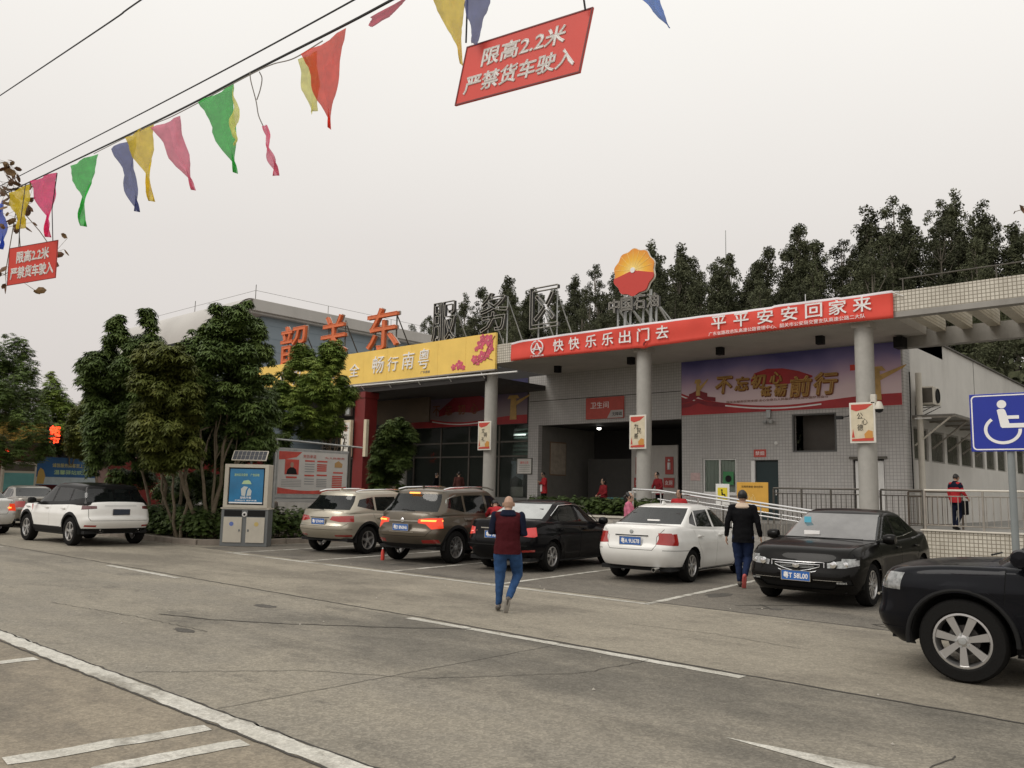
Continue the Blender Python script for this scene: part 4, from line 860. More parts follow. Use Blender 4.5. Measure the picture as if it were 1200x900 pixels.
# ================= printed murals (banners on the wall) =================
def mural_mat(name,x0,x1,z0,z1,stops,dim=1):
    m=bpy.data.materials.new(name); m.use_nodes=True; n=m.node_tree; b=n.nodes['Principled BSDF']; b.inputs['Roughness'].default_value=.5
    g=n.nodes.new('ShaderNodeNewGeometry'); s=n.nodes.new('ShaderNodeSeparateXYZ'); n.links.new(g.outputs['Position'],s.inputs[0])
    r=n.nodes.new('ShaderNodeMapRange'); r.inputs['From Min'].default_value=z0; r.inputs['From Max'].default_value=z1; n.links.new(s.outputs['Z'],r.inputs['Value'])
    z=n.nodes.new('ShaderNodeTexNoise'); z.inputs['Scale'].default_value=.45; z.inputs['Detail'].default_value=3; n.links.new(g.outputs['Position'],z.inputs['Vector'])
    a=n.nodes.new('ShaderNodeMath'); a.operation='MULTIPLY_ADD'; a.inputs[1].default_value=.5; n.links.new(z.outputs['Fac'],a.inputs[0]); n.links.new(r.outputs[0],a.inputs[2])
    a2=n.nodes.new('ShaderNodeMath'); a2.operation='SUBTRACT'; a2.inputs[1].default_value=.25; n.links.new(a.outputs[0],a2.inputs[0])
    c=n.nodes.new('ShaderNodeValToRGB'); el=c.color_ramp.elements
    el[0].position=stops[0][0]; el[0].color=(*stops[0][1],1); el[1].position=stops[-1][0]; el[1].color=(*stops[-1][1],1)
    for p,k in stops[1:-1]: e=el.new(p); e.color=(*k,1)
    n.links.new(a2.outputs[0],c.inputs[0]); n.links.new(c.outputs[0],b.inputs['Base Color']); MATS[name]=m; return m
def ribbonprint(pts_top,pts_bot,y,m,name,parent):
    mb=MB(); n=len(pts_top); vs=[(a,y,b) for a,b in pts_top]+[(a,y,b) for a,b in pts_bot]
    mb.add(vs,[(i,i+1,n+i+1,n+i) for i in range(n-1)]); return wchild(mb.build(name,m),parent)
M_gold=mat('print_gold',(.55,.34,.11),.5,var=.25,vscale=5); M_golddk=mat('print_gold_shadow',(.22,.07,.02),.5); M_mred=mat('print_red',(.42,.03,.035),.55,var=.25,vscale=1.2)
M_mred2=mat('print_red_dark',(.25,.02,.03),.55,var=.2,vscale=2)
def mural(x0,x1,z0,z1,y,label,dim=1.0,full=True):
    e=empty('mural_banner',((x0+x1)/2,y,0),0,label,'banner')
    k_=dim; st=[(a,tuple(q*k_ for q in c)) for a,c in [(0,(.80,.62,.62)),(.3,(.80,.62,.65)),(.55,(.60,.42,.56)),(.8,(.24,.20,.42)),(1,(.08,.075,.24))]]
    wchild(MB().box(x0,x1,y-.02,y,z0,z1).build('print_sheet',mural_mat('mural_sky_%d'%int(-x0),x0,x1,z0,z1,st)),e)
    n=40; W=x1-x0
    top=[(x0+W*i/n,z0+(.34*(1-i/n)**2*2.0*math.exp(-(i/n)*4)+.20+.30*max(0,(i/n-.35))**1.2+.05*math.sin(i/n*9)) *1.0) for i in range(n+1)]
    top=[(a,min(b,z0+(z1-z0)*.5)) for a,b in top]
    ribbonprint(top,[(a,z0+.002) for a,_ in top],y-.024,M_mred,'red_ribbon_print',e)
    ribbonprint([(a,b-.08) for a,b in top[:28]],[(a,b-.13) for a,b in top[:28]],y-.028,M_textwhite,'white_line_print',e)
    # hall roof at the left: swooping dark tiers with a golden pillar in front
    rx=x0+W*.09
    for k,(hw,h) in enumerate(((1.15,.62),(.75,.86),(.4,1.05))):
        P=[(rx+hw*t,z0+h-.22*abs(t)**.6*(1.2-abs(t)*.2)) for t in [-1,-.6,-.3,0,.3,.6,1]]; P=[(max(a,x0+.01),b) for a,b in P]
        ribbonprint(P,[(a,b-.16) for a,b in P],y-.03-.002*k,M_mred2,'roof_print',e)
    def pillar(px,zb,zt,wd):
        m=MB(); m.prism([(px-wd/2,zb),(px+wd/2,zb),(px+wd*.4,zt),(px-wd*.4,zt)],y-.042,y-.036); m.prism([(px-wd*.9,zt-.12),(px+wd*.9,zt-.12),(px+wd*.6,zt+.04),(px-wd*.6,zt+.04)],y-.046,y-.042)
        m.prism([(px+wd*.4,zt-.45),(px+wd*2.3,zt-.05),(px+wd*2.5,zt+.05),(px+wd*.4,zt-.25)],y-.044,y-.042)
        wchild(m.build('pillar_print',M_gold),e)
    pillar(rx,z0+.75,z0+1.35,.18); pillar(x1-.85,z0+.2,z0+1.30,.42)
    return e
mu=mural(-17.0,-8.72,4.75,6.88,WY,'wide mural banner with golden slogan 不忘初心 砥砺前行 on purple and red print, right wall')
for ch,cx,cz,h in [('不',-15.15,5.85,.62),('忘',-14.4,5.85,.5),('初',-13.75,5.9,.5),('心',-13.05,5.97,.42),('砥',-13.45,5.5,.36),('砺',-12.9,5.5,.42),('前',-12.15,5.6,.7),('行',-11.25,5.65,.75)]:
    for m_,dx,yy,bb_ in ((M_golddk,.03,WY-.05,.05),(M_gold,0,WY-.06,.035)):
        wchild(put_text('slogan_character' if m_ is M_gold else 'slogan_shadow',ch,FRONT(cx+dx,yy,cz-dx),m_,w=h*1.05,h=h,bold=bb_,depth=.004,shear=.15),mu)
# red flag behind the slogan
fp=[(-14.05,5.95),(-13.9,6.2),(-13.4,6.33),(-12.8,6.3),(-12.2,6.15),(-11.7,5.95)]
ribbonprint(fp,[(-14.05,5.75),(-13.9,5.8),(-13.4,5.75),(-12.8,5.7),(-12.2,5.75),(-11.7,5.9)],WY-.034,M_mred,'flag_print',mu)
wchild(put_text('small_lettering','韶关东服务区党支部 全心全意为人民服务 为实现中国梦而奋斗',FRONT(-13.1,WY-.04,5.17),M_golddk,w=3.9,h=.09,depth=.003),mu)
wchild(MB().box(-10.38,-10.12,WY-.03,WY-.02,6.02,6.22).build('logo_patch',M_red),mu)
mu2=mural(-33.4,-25.1,4.76,6.86,WY+.04,'dim mural banner with red flag print in deep shade above the shop windows',.35)  # print colours darkened to stand in for the shade under the eave
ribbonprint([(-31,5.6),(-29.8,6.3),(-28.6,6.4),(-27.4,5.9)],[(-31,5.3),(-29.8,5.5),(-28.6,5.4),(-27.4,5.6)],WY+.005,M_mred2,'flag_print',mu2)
for ch,cx in zip('不忘初心',(-31.2,-30.3,-29.4,-28.5)): wchild(put_text('slogan_character',ch,FRONT(cx,WY,5.6),M_golddk,w=.5,h=.5,bold=.02,depth=.004),mu2)  # flag and slogan also take darker tones for that shade
# ================= restroom sign etc =================
ws=empty('toilet_sign',(-20.7,WY,5.2),0,'orange red toilet sign reading 卫生间 above the dark porch opening','sign')
wchild(MB().box(-21.68,-19.72,WY-.07,WY-.003,4.78,5.70,bev=.01).build('board',M_sigred),ws)
wchild(put_text('lettering','卫生间',FRONT(-20.95,WY-.07,5.37),M_textwhite,w=.95,h=.28,depth=.006),ws)
m=MB(); m.prism([(-20.55,4.8),(-19.74,4.8),(-19.74,5.12),(-20.35,5.12)],WY-.075,WY-.071); wchild(m.build('arrow_patch',mat('patch_grey',(.45,.42,.40),.5)),ws)
wchild(put_text('lettering','无障碍',FRONT(-20.05,WY-.076,4.96),M_black,w=.5,h=.16,depth=.004),ws)
def board(name,label,cat,x0,x1,z0,z1,y,m,frame_m=None,thick=.03,extra=None,group=None):
    e=empty(name,((x0+x1)/2,y,z0),0,label,cat,group); wchild(MB().box(x0,x1,y-thick,y-.002,z0,z1,bev=.004).build('board',m),e)
    if frame_m is not None:
        f=MB(); w_=.035; f.box(x0-w_,x0,y-thick-.01,y,z0-w_,z1+w_); f.box(x1,x1+w_,y-thick-.01,y,z0-w_,z1+w_); f.box(x0,x1,y-thick-.01,y,z1,z1+w_); f.box(x0,x1,y-thick-.01,y,z0-w_,z0); wchild(f.build('frame',frame_m),e)
    if extra: extra(e)
    return e
M_paper=mat('printed_paper',(.58,.56,.52),.6,var=.08); M_paperpink=mat('paper_pink',(.50,.36,.34),.6,var=.15,vscale=8)
board('notice_board','small white framed notice on the tiled wall left of the porch opening','notice',-25.6,-24.75,2.45,3.12,WY,M_paper,M_darksteel,extra=lambda e:(wchild(put_text('lettering','服务公告',FRONT(-25.17,WY-.034,2.95),M_red,w=.5,h=.12,depth=.003),e),[wchild(MB().box(-25.5,-24.85,WY-.036,WY-.03,2.82-.09*i,2.835-.09*i).build('text_line',M_darksteel),e) for i in range(4)]))
e=empty('notice_board',(-24.38,30.3,2.4),0,'faint brown framed notice on the inner side wall of the porch','notice')
wchild(MB().box(-24.395,-24.37,30.0,31.1,2.45,3.9).build('board',mat('notice_beige',(.40,.34,.27),.6,var=.2,vscale=5)),e); wchild(MB().box(-24.398,-24.385,29.95,31.15,2.4,3.95).build('frame',mat('frame_brown',(.20,.12,.07),.5)),e)
board('paper_notice','small pink paper notice taped to grey tiles beside the office window','notice',-16.62,-16.2,2.2,2.5,WY,M_paperpink,thick=.008)
board('fire_notice','small red no smoking plate above the dark doorway','notice',-13.98,-13.5,3.08,3.36,WY,M_sigred,thick=.02,extra=lambda e:wchild(put_text('lettering','禁烟',FRONT(-13.74,WY-.022,3.22),M_textwhite,w=.34,h=.15,depth=.003),e))
# wall lamp pair and camera near mural
wl=empty('wall_floodlight',(-13.35,WY,4.3),0,'small grey twin wall light under the mural between door and square opening','lamp')
MB().box(-.08,.08,-.12,0,.2,.5,bev=.01).build('box',M_galv,wl)
for s in (-1,1): MB().lathe([(.0,0),(.07,.02),(.09,.12),(.0,.12)],12,axis='z',M=Matrix.Translation((s*.12,-.15,-.02))).build('lamp_head',M_galv,wl)
sd=empty('wall_siren',(-13.45,WY,3.5),0,'small white round alarm on the grey tiles right of the red plate','alarm'); MB().lathe([(0,0),(.07,0),(.06,-.06),(0,-.07)],12,M=Matrix.Translation((.35,0,.08))).build('casing',M_white,sd,smooth=True)
# posters on columns
M_pw=mat('poster_white',(.72,.69,.62),.5); M_pcream=mat('poster_cream',(.66,.58,.42),.6,var=.1,vscale=5)
def poster(x,z0,z1,w_,label,chars,dark=False,rz=0):
    e=empty('poster_board',(x,25.17,(z0+z1)/2),rz,label,'poster','posters strapped to the round columns')
    h=z1-z0; hw=w_/2
    MB().box(-hw,hw,-.05,0,-h/2,h/2,bev=.008).build('frame',M_pw,e)
    MB().box(-hw+.05,hw-.05,-.056,-.051,-h/2+.05,h/2-.05).build('print',M_pcream,e)
    for P_ in ([(-hw+.06,h/2-.06),(hw-.06,h/2-.06),(hw-.25,h/2-.2),(-hw+.2,h/2-.26),(-hw+.06,h/2-.2)],[(-hw+.06,-h/2+.06),(hw-.06,-h/2+.06),(hw-.06,-h/2+.16),(-hw+.06,-h/2+.12)],[(-hw+.06,-h/2+.165),(-hw+.14,-h/2+.165),(-hw+.10,-h/2+.42)]):
        MB().prism(P_,-.062,-.057).build('red_print',mat('poster_red',(.55,.06,.04),.6),e)
    m=MB(); m.prism([(hw-.3,-h/2+.14),(hw-.08,-h/2+.14),(hw-.08,-h/2+.34),(hw-.2,-h/2+.38),(hw-.32,-h/2+.26)],-.066,-.063); m.build('figure_print',mat('poster_orange',(.60,.28,.06),.6),e)
    for i,ch in enumerate(chars):
        vs,F=text_mesh(ch,None,.17,.19,.02); mm=Matrix.Translation((-.06+.13*(i%2),-.066,.2-.17*i))@Matrix.Rotation(PI/2,4,'X'); mb=MB(); mb.add([mm@Vector(v) for v in vs],F); mb.build('lettering',M_black,e,fix=False)
    MB().box(-.16,.16,0,.2,h*.3,h*.3+.04).build('strap',M_steel,e); MB().box(-.16,.16,0,.2,-h*.3,-h*.3+.04).build('strap',M_steel,e)
    return e
poster(-8.66,3.26,4.46,.74,'white framed cream poster on the right column below the mural',['公','心','德'])
poster(-16.46,3.22,4.43,.70,'white framed cream poster on the middle column in front of the porch',['为','民','善'])
poster(-23.98,3.30,4.50,.74,'white framed cream poster on the shaded left column by the shop windows',['文','明','礼'])
# dome camera beside right column
dc=empty('dome_camera',(-8.2,25.2,4.3),0,'cream dome camera on an arm beside the right column poster','camera')
MB().box(-.3,-.05,-.03,.03,.1,.16).build('arm',M_cream,dc); MB().lathe([(0,.18),(.07,.16),(.13,0),(.13,-.06),(0,-.06)],16,axis='z').build('housing',M_cream,dc,smooth=True); MB().lathe([(.115,-.06),(.09,-.14),(0,-.17)],16,axis='z').build('dome',M_black,dc,smooth=True)
MB().box(-.22,-.06,-.08,.06,.1,.38,bev=.02).build('junction_box',M_cream,dc)
dc2=empty('bracket_speaker',(-9.35,25.3,4.0),0,'small dark bracket spotlight left of the right column poster','lamp'); MB().box(-.14,.06,-.06,.06,0,.1,bev=.01).build('head',M_black,dc2); MB().tube([(0,0,.05),(.35,.1,.12)],.015,6).build('arm',M_black,dc2)
# lightboxes on red pillar
for (x0,x1,y,lab,rot) in ((-33.0,-32.28,24.7,'cream vertical lightbox with red and black characters on the left face of the red pillar',0),(-31.55,-31.35,24.9,'narrow edge-on cream lightbox on the right side of the red pillar',0)):
    e=empty('vertical_lightbox',((x0+x1)/2,y,3.1),0,lab,'sign','lightboxes on the red pillar'); w_=(x1-x0)/2
    MB().box(-w_,w_,-.12,.04,0,1.75,bev=.01).build('casing',M_pcream,e)
    if x1-x0>.5:
        MB().box(-w_+.08,w_-.08,-.128,-.121,.12,1.63).build('print',M_pw,e)
        for i,ch in enumerate('餐饮区'):
            vs,F=text_mesh(ch,None,.3,.3,.02); mm=Matrix.Translation((0,-.134,1.35-.4*i))@Matrix.Rotation(PI/2,4,'X'); mb=MB(); mb.add([mm@Vector(v) for v in vs],F); mb.build('lettering',M_sigred if i<1 else M_black,e,fix=False)
# lamp above
e=empty('wall_lantern',(-32.6,24.7,5.05),0,'long narrow wall lantern above the lightbox on the red pillar','lamp'); MB().box(-.22,.22,-.1,.06,0,1.05,bev=.02).build('casing',M_darksteel,e); MB().box(-.14,.14,-.108,-.101,.08,.97).build('lens',M_galv,e)
# ================= cars =================
def crom(P,n):
    """Catmull-Rom through 2-D control points, resampled to n points by arc length"""
    P=[np.array(p,float) for p in P]; Q=[2*P[0]-P[1]]+P+[2*P[-1]-P[-2]]; out=[]
    for i in range(1,len(Q)-2):
        for t in np.linspace(0,1,14,endpoint=False):
            a,b,c,d=Q[i-1],Q[i],Q[i+1],Q[i+2]
            out.append(.5*((2*b)+(-a+c)*t+(2*a-5*b+4*c-d)*t*t+(-a+3*b-3*c+d)*t**3))
    out.append(P[-1]); out=np.array(out); s=np.r_[0,np.cumsum(np.linalg.norm(np.diff(out,axis=0),axis=1))]
    u=np.linspace(0,s[-1],n); return np.stack([np.interp(u,s,out[:,k]) for k in range(out.shape[1])],1)
def lin(P): xs=[p[0] for p in P]; ys=[p[1] for p in P]; return lambda x: float(np.interp(x,xs,ys))
def smooth_fn(P):
    Q=crom(P,60); o=np.argsort(Q[:,0]); return lambda x: float(np.interp(x,Q[o,0],Q[o,1]))
PLAN=[(1,0),(.996,.3),(.984,.6),(.955,.82),(.90,.93),(.78,.985),(.4,1),(0,1),(-.5,.995),(-.75,.975),(-.88,.92),(-.945,.8),(-.98,.58),(-.996,.3),(-1,0)]
def loft(bm,levels,ztop,zbot,plan,N=76,K=12,crown=.03,hw=.9,topfn=None):
    """levels: (t, half width, x front, x rear). Returns nothing; adds side skin + top cap to bm"""
    pl=crom(plan,N); rows=[]
    LV=crom(levels,22)
    def pos(p,l):
        t,w,xf,xr=l; u=p[0]; x=(xf+xr)/2+u*(xf-xr)/2; y=max(p[1],0)*w
        zt=ztop(x)+crown*(1-min(1,(y/hw)**2)); zb=zbot(x); return (x,y,zb+(zt-zb)*t)
    for l in LV: rows.append([pos(p,l) for p in pl])
    V={}
    def vert(p):
        k=(round(p[0],5),round(p[1],5),round(p[2],5))
        if k not in V: V[k]=bm.verts.new(p)
        return V[k]
    def face(*vs):
        u=[]; 
        for v in vs:
            if v not in u:u.append(v)
        if len(u)>=3:
            try: bm.faces.new(u)
            except ValueError: pass
    for s in (1,-1):
        for a,b in zip(rows[:-1],rows[1:]):
            for i in range(N-1):
                q=[a[i],a[i+1],b[i+1],b[i]]; q=[vert((p[0],p[1]*s,p[2])) for p in q]
                face(*(q if s<0 else q[::-1]))
    T=rows[-1]
    def cap(i,k):
        x,y,z=T[i]; s=1-2*k/K; yy=y*s; return vert((x,yy,ztop(x)+crown*(1-min(1,(yy/hw)**2)))) if 0<k<K else vert((x,y*s,z))
    for i in range(N-1):
        for k in range(K): face(cap(i,k),cap(i,k+1),cap(i+1,k+1),cap(i+1,k))
def outward(bm):
    bmesh.ops.recalc_face_normals(bm,faces=bm.faces[:]); bm.normal_update()
    f=max(bm.faces,key=lambda f:f.calc_center_median().x)
    if f.normal.x<0: bmesh.ops.reverse_faces(bm,faces=bm.faces[:])
    bm.normal_update()
AX={'x':Vector((1,0,0)),'y':Vector((0,1,0)),'z':Vector((0,0,1))}
def inpoly(poly,a,b):
    c=False; n=len(poly); j=n-1
    for i in range(n):
        if (poly[i][1]>b)!=(poly[j][1]>b) and a<(poly[j][0]-poly[i][0])*(b-poly[i][1])/(poly[j][1]-poly[i][1])+poly[i][0]: c=not c
        j=i
    return c
def seg_d(p,a,b):
    a,b,p=np.array(a),np.array(b),np.array(p); d=b-a; t=max(0,min(1,np.dot(p-a,d)/max(1e-9,np.dot(d,d)))); return np.linalg.norm(p-a-d*t)
def cut(bm,poly,proj,flt,off=0.0,closed=True,local=False):
    """slice the faces passing flt along every edge of a polygon drawn in the projection plane"""
    i0,i1={'xz':(0,2),'yz':(1,2),'xy':(0,1)}[proj]; m=.03+abs(off)
    A=[p[0] for p in poly];Bq=[p[1] for p in poly]
    def hits(f,x0,x1,z0,z1):
        us=[v.co[i0] for v in f.verts]; ws=[v.co[i1] for v in f.verts]
        return max(us)>=x0 and min(us)<=x1 and max(ws)>=z0 and min(ws)<=z1
    cand=[f for f in bm.faces if flt(f) and hits(f,min(A)-m,max(A)+m,min(Bq)-m,max(Bq)+m)]
    n=len(poly)
    for e in range(n if closed else n-1):
        a=poly[e]; b=poly[(e+1)%n]; d=Vector((b[0]-a[0],b[1]-a[1]))
        if d.length<1e-6: continue
        nn=Vector((-d.y,d.x)).normalized()
        for o in ((off,-off) if off else (0,)):
            co=[0,0,0]; no=[0,0,0]; co[i0]=a[0]+nn.x*o; co[i1]=a[1]+nn.y*o; no[i0]=nn.x; no[i1]=nn.y
            x0,x1=min(a[0],b[0])-m,max(a[0],b[0])+m; z0,z1=min(a[1],b[1])-m,max(a[1],b[1])+m
            fs=[];rest=[]
            for f in cand: (fs if hits(f,x0,x1,z0,z1) else rest).append(f)
            if not fs: continue
            g=set(fs)
            for f in fs: g.update(f.edges); g.update(f.verts)
            r=bmesh.ops.bisect_plane(bm,geom=list(g),dist=1e-5,plane_co=co,plane_no=no)
            cand=rest+[x for x in r['geom'] if isinstance(x,bmesh.types.BMFace)]
def inside(bm,poly,proj,flt):
    i0,i1={'xz':(0,2),'yz':(1,2),'xy':(0,1)}[proj]; r=[]
    for f in bm.faces:
        if flt(f):
            c=f.calc_center_median()
            if inpoly(poly,c[i0],c[i1]): r.append(f)
    return r
def extract(bm,faces,name,m,parent,off=0.0,depth=.01,smooth=True,by_side=False):
    """lift faces out of bm into a part of their own, moved along the normal, with an inward rim"""
    if not faces: return []
    groups=[faces]
    if by_side: groups=[[f for f in faces if f.calc_center_median().y>0],[f for f in faces if f.calc_center_median().y<=0]]
    outp=[]
    for gf in groups:
        if not gf: continue
        nb=bmesh.new(); mp={}
        for f in gf:
            for v in f.verts:
                if v not in mp: mp[v]=nb.verts.new(v.co+v.normal*off)
            try: nb.faces.new([mp[v] for v in f.verts])
            except ValueError: pass
        nb.normal_update()
        if depth:
            be=[e for e in nb.edges if len(e.link_faces)==1]; nor={v:v.normal.copy() for v in nb.verts}
            r=bmesh.ops.extrude_edge_only(nb,edges=be); nv=[x for x in r['geom'] if isinstance(x,bmesh.types.BMVert)]
            for v in nv:
                o=min((e.other_vert(v) for e in v.link_edges if e.other_vert(v) in nor),key=lambda q:(q.co-v.co).length,default=None)
                if o is not None: v.co=v.co-nor[o]*depth
        me=bpy.data.meshes.new(name); nb.to_mesh(me); nb.free(); me.materials.append(m)
        if smooth: me.polygons.foreach_set('use_smooth',[True]*len(me.polygons)); me.set_sharp_from_angle(angle=R_(40))
        outp.append(link(name,me,parent))
    bmesh.ops.delete(bm,geom=faces,context='FACES')
    return outp
M_tyre=mat('tyre_rubber',(.014,.0135,.013),.85,spec=.08,bump=.2,bscale=60); M_alloy=mat('alloy_wheel',(.55,.54,.53),.3,metal=.85); M_well=mat('wheel_well',(.008,.008,.008),.9)
M_trim=mat('black_plastic_trim',(.016,.016,.016),.6,spec=.12); M_chrome=mat('chrome',(.8,.8,.8),.1,metal=1); M_lens=mat('headlamp_lens',(.28,.285,.28),.14,metal=.5,coat=1,var=.5,vscale=18)
M_taildk=mat('tail_lamp_smoked',(.10,.02,.02),.1,coat=1); M_brake2=mat('brake_lamp_dim',(.42,.03,.03),.15,coat=1,emit=(1,.06,.05),estr=.28); M_brakepk=mat('brake_lamp_pink',(.7,.3,.25),.2,emit=(1,.35,.28),estr=.9)
M_tail=mat('tail_lamp_red',(.36,.018,.014),.12,coat=1); M_brake=mat('brake_lamp_lit',(.5,.03,.02),.2,emit=(1,.08,.02),estr=.55); M_brakehot=mat('brake_lamp_bulb',(.8,.2,.05),.2,emit=(1,.33,.06),estr=2.4)
M_carglass=glassmat('car_glass',(.010,.012,.012),.42); M_plate=mat('plate_blue',(.03,.13,.42),.4); M_plate_dk=mat('plate_dark',(.03,.04,.06),.4); M_seat=mat('seat_fabric',(.045,.042,.04),.9); M_gap=mat('panel_gap',(.006,.006,.006),.9)
M_reflect=mat('reflector_red',(.34,.02,.015),.2,coat=1)
def wheel(parent,x,y,side,r,w,spokes,style,m_rim=None):
    """hub with tyre and rim as sub-parts; side=+1 left, -1 right"""
    m_rim=m_rim or M_alloy
    hub=MB(); hub.lathe([(0,-.02),(r*.36,-.02),(r*.36,.02),(0,.02)],20); h=hub.build('wheel',mat('brake_disc',(.07,.065,.06),.55,metal=.6),parent,smooth=True)
    h.location=(x,y,r); 
    if side<0: h.rotation_euler=(0,0,PI)
    rr=r*.665 if style!='low' else r*.70
    t=MB(); t.lathe([(rr,-w/2+.01),(rr+.015,-w/2),(r*.93,-w/2+.005),(r*.985,-w/2+.03),(r,-w/4),(r,w/4),(r*.985,w/2-.03),(r*.93,w/2-.005),(rr+.015,w/2),(rr,w/2-.012),(rr-.012,w/2-.03),(rr-.012,-w/2+.03)],40,close=True)
    to=t.build('tyre',M_tyre,h,smooth=True,sharp=30)
    m=MB(); yo=w/2-.035
    m.lathe([(rr-.0,yo+.02),(rr-.02,yo+.022),(rr-.03,yo-.0),(rr-.035,-.06),(rr-.0,-.06)],40)
    n=spokes
    for k in range(n):
        a=2*PI*k/n+.2
        def P(rad,t,yy): return (rad*math.cos(a)-t*math.sin(a),yy,rad*math.sin(a)+t*math.cos(a))
        if style=='twin':
            for s in (-1,1):
                w0,w1=.012,.018; c0,c1=s*.012,s*.045
                vs=[P(r*.1,c0-w0,yo+.0),P(r*.1,c0+w0,yo+.0),P(rr-.02,c1+w1,yo+.008),P(rr-.02,c1-w1,yo+.008),P(r*.1,c0-w0,yo-.035),P(r*.1,c0+w0,yo-.035),P(rr-.02,c1+w1,yo-.03),P(rr-.02,c1-w1,yo-.03)]
                m.add(vs,[(0,1,2,3),(4,7,6,5),(0,4,5,1),(1,5,6,2),(3,2,6,7),(0,3,7,4)])
        else:
            w0,w1=(.024,.036) if style=='wide' else (.018,.024)
            w1=w1*(r/.36)
            vs=[P(r*.1,-w0,yo+.004),P(r*.1,w0,yo+.004),P(rr-.02,w1,yo+.008),P(rr-.02,-w1,yo+.008),P(r*.1,-w0,yo-.04),P(r*.1,w0,yo-.04),P(rr-.02,w1*.8,yo-.035),P(rr-.02,-w1*.8,yo-.035)]
            m.add(vs,[(0,1,2,3),(4,7,6,5),(0,4,5,1),(1,5,6,2),(3,2,6,7),(0,3,7,4)])
    m.lathe([(0,yo+.012),(r*.10,yo+.01),(r*.17,yo),(r*.19,yo-.02),(r*.19,yo-.05),(0,yo-.05)],20)
    m.build('rim',m_rim,h,smooth=True,sharp=30)
    c=MB(); c.lathe([(0,yo+.02),(r*.085,yo+.018),(r*.09,yo+.010)],16)
    for k in range(5):
        a=2*PI*k/5; c.lathe([(0,yo+.012),(.012,yo+.012),(.013,yo-.002)],8,M=Matrix.Translation((r*.145*math.cos(a),0,r*.145*math.sin(a))))
    c.build('hub_cap',M_galv,h,smooth=True)
    return h
def circ(cx,cz,r,n=26,a0=-20,a1=200): return [(cx+r*math.cos(R_(a0+(a1-a0)*i/n)),cz+r*math.sin(R_(a0+(a1-a0)*i/n))) for i in range(n+1)]
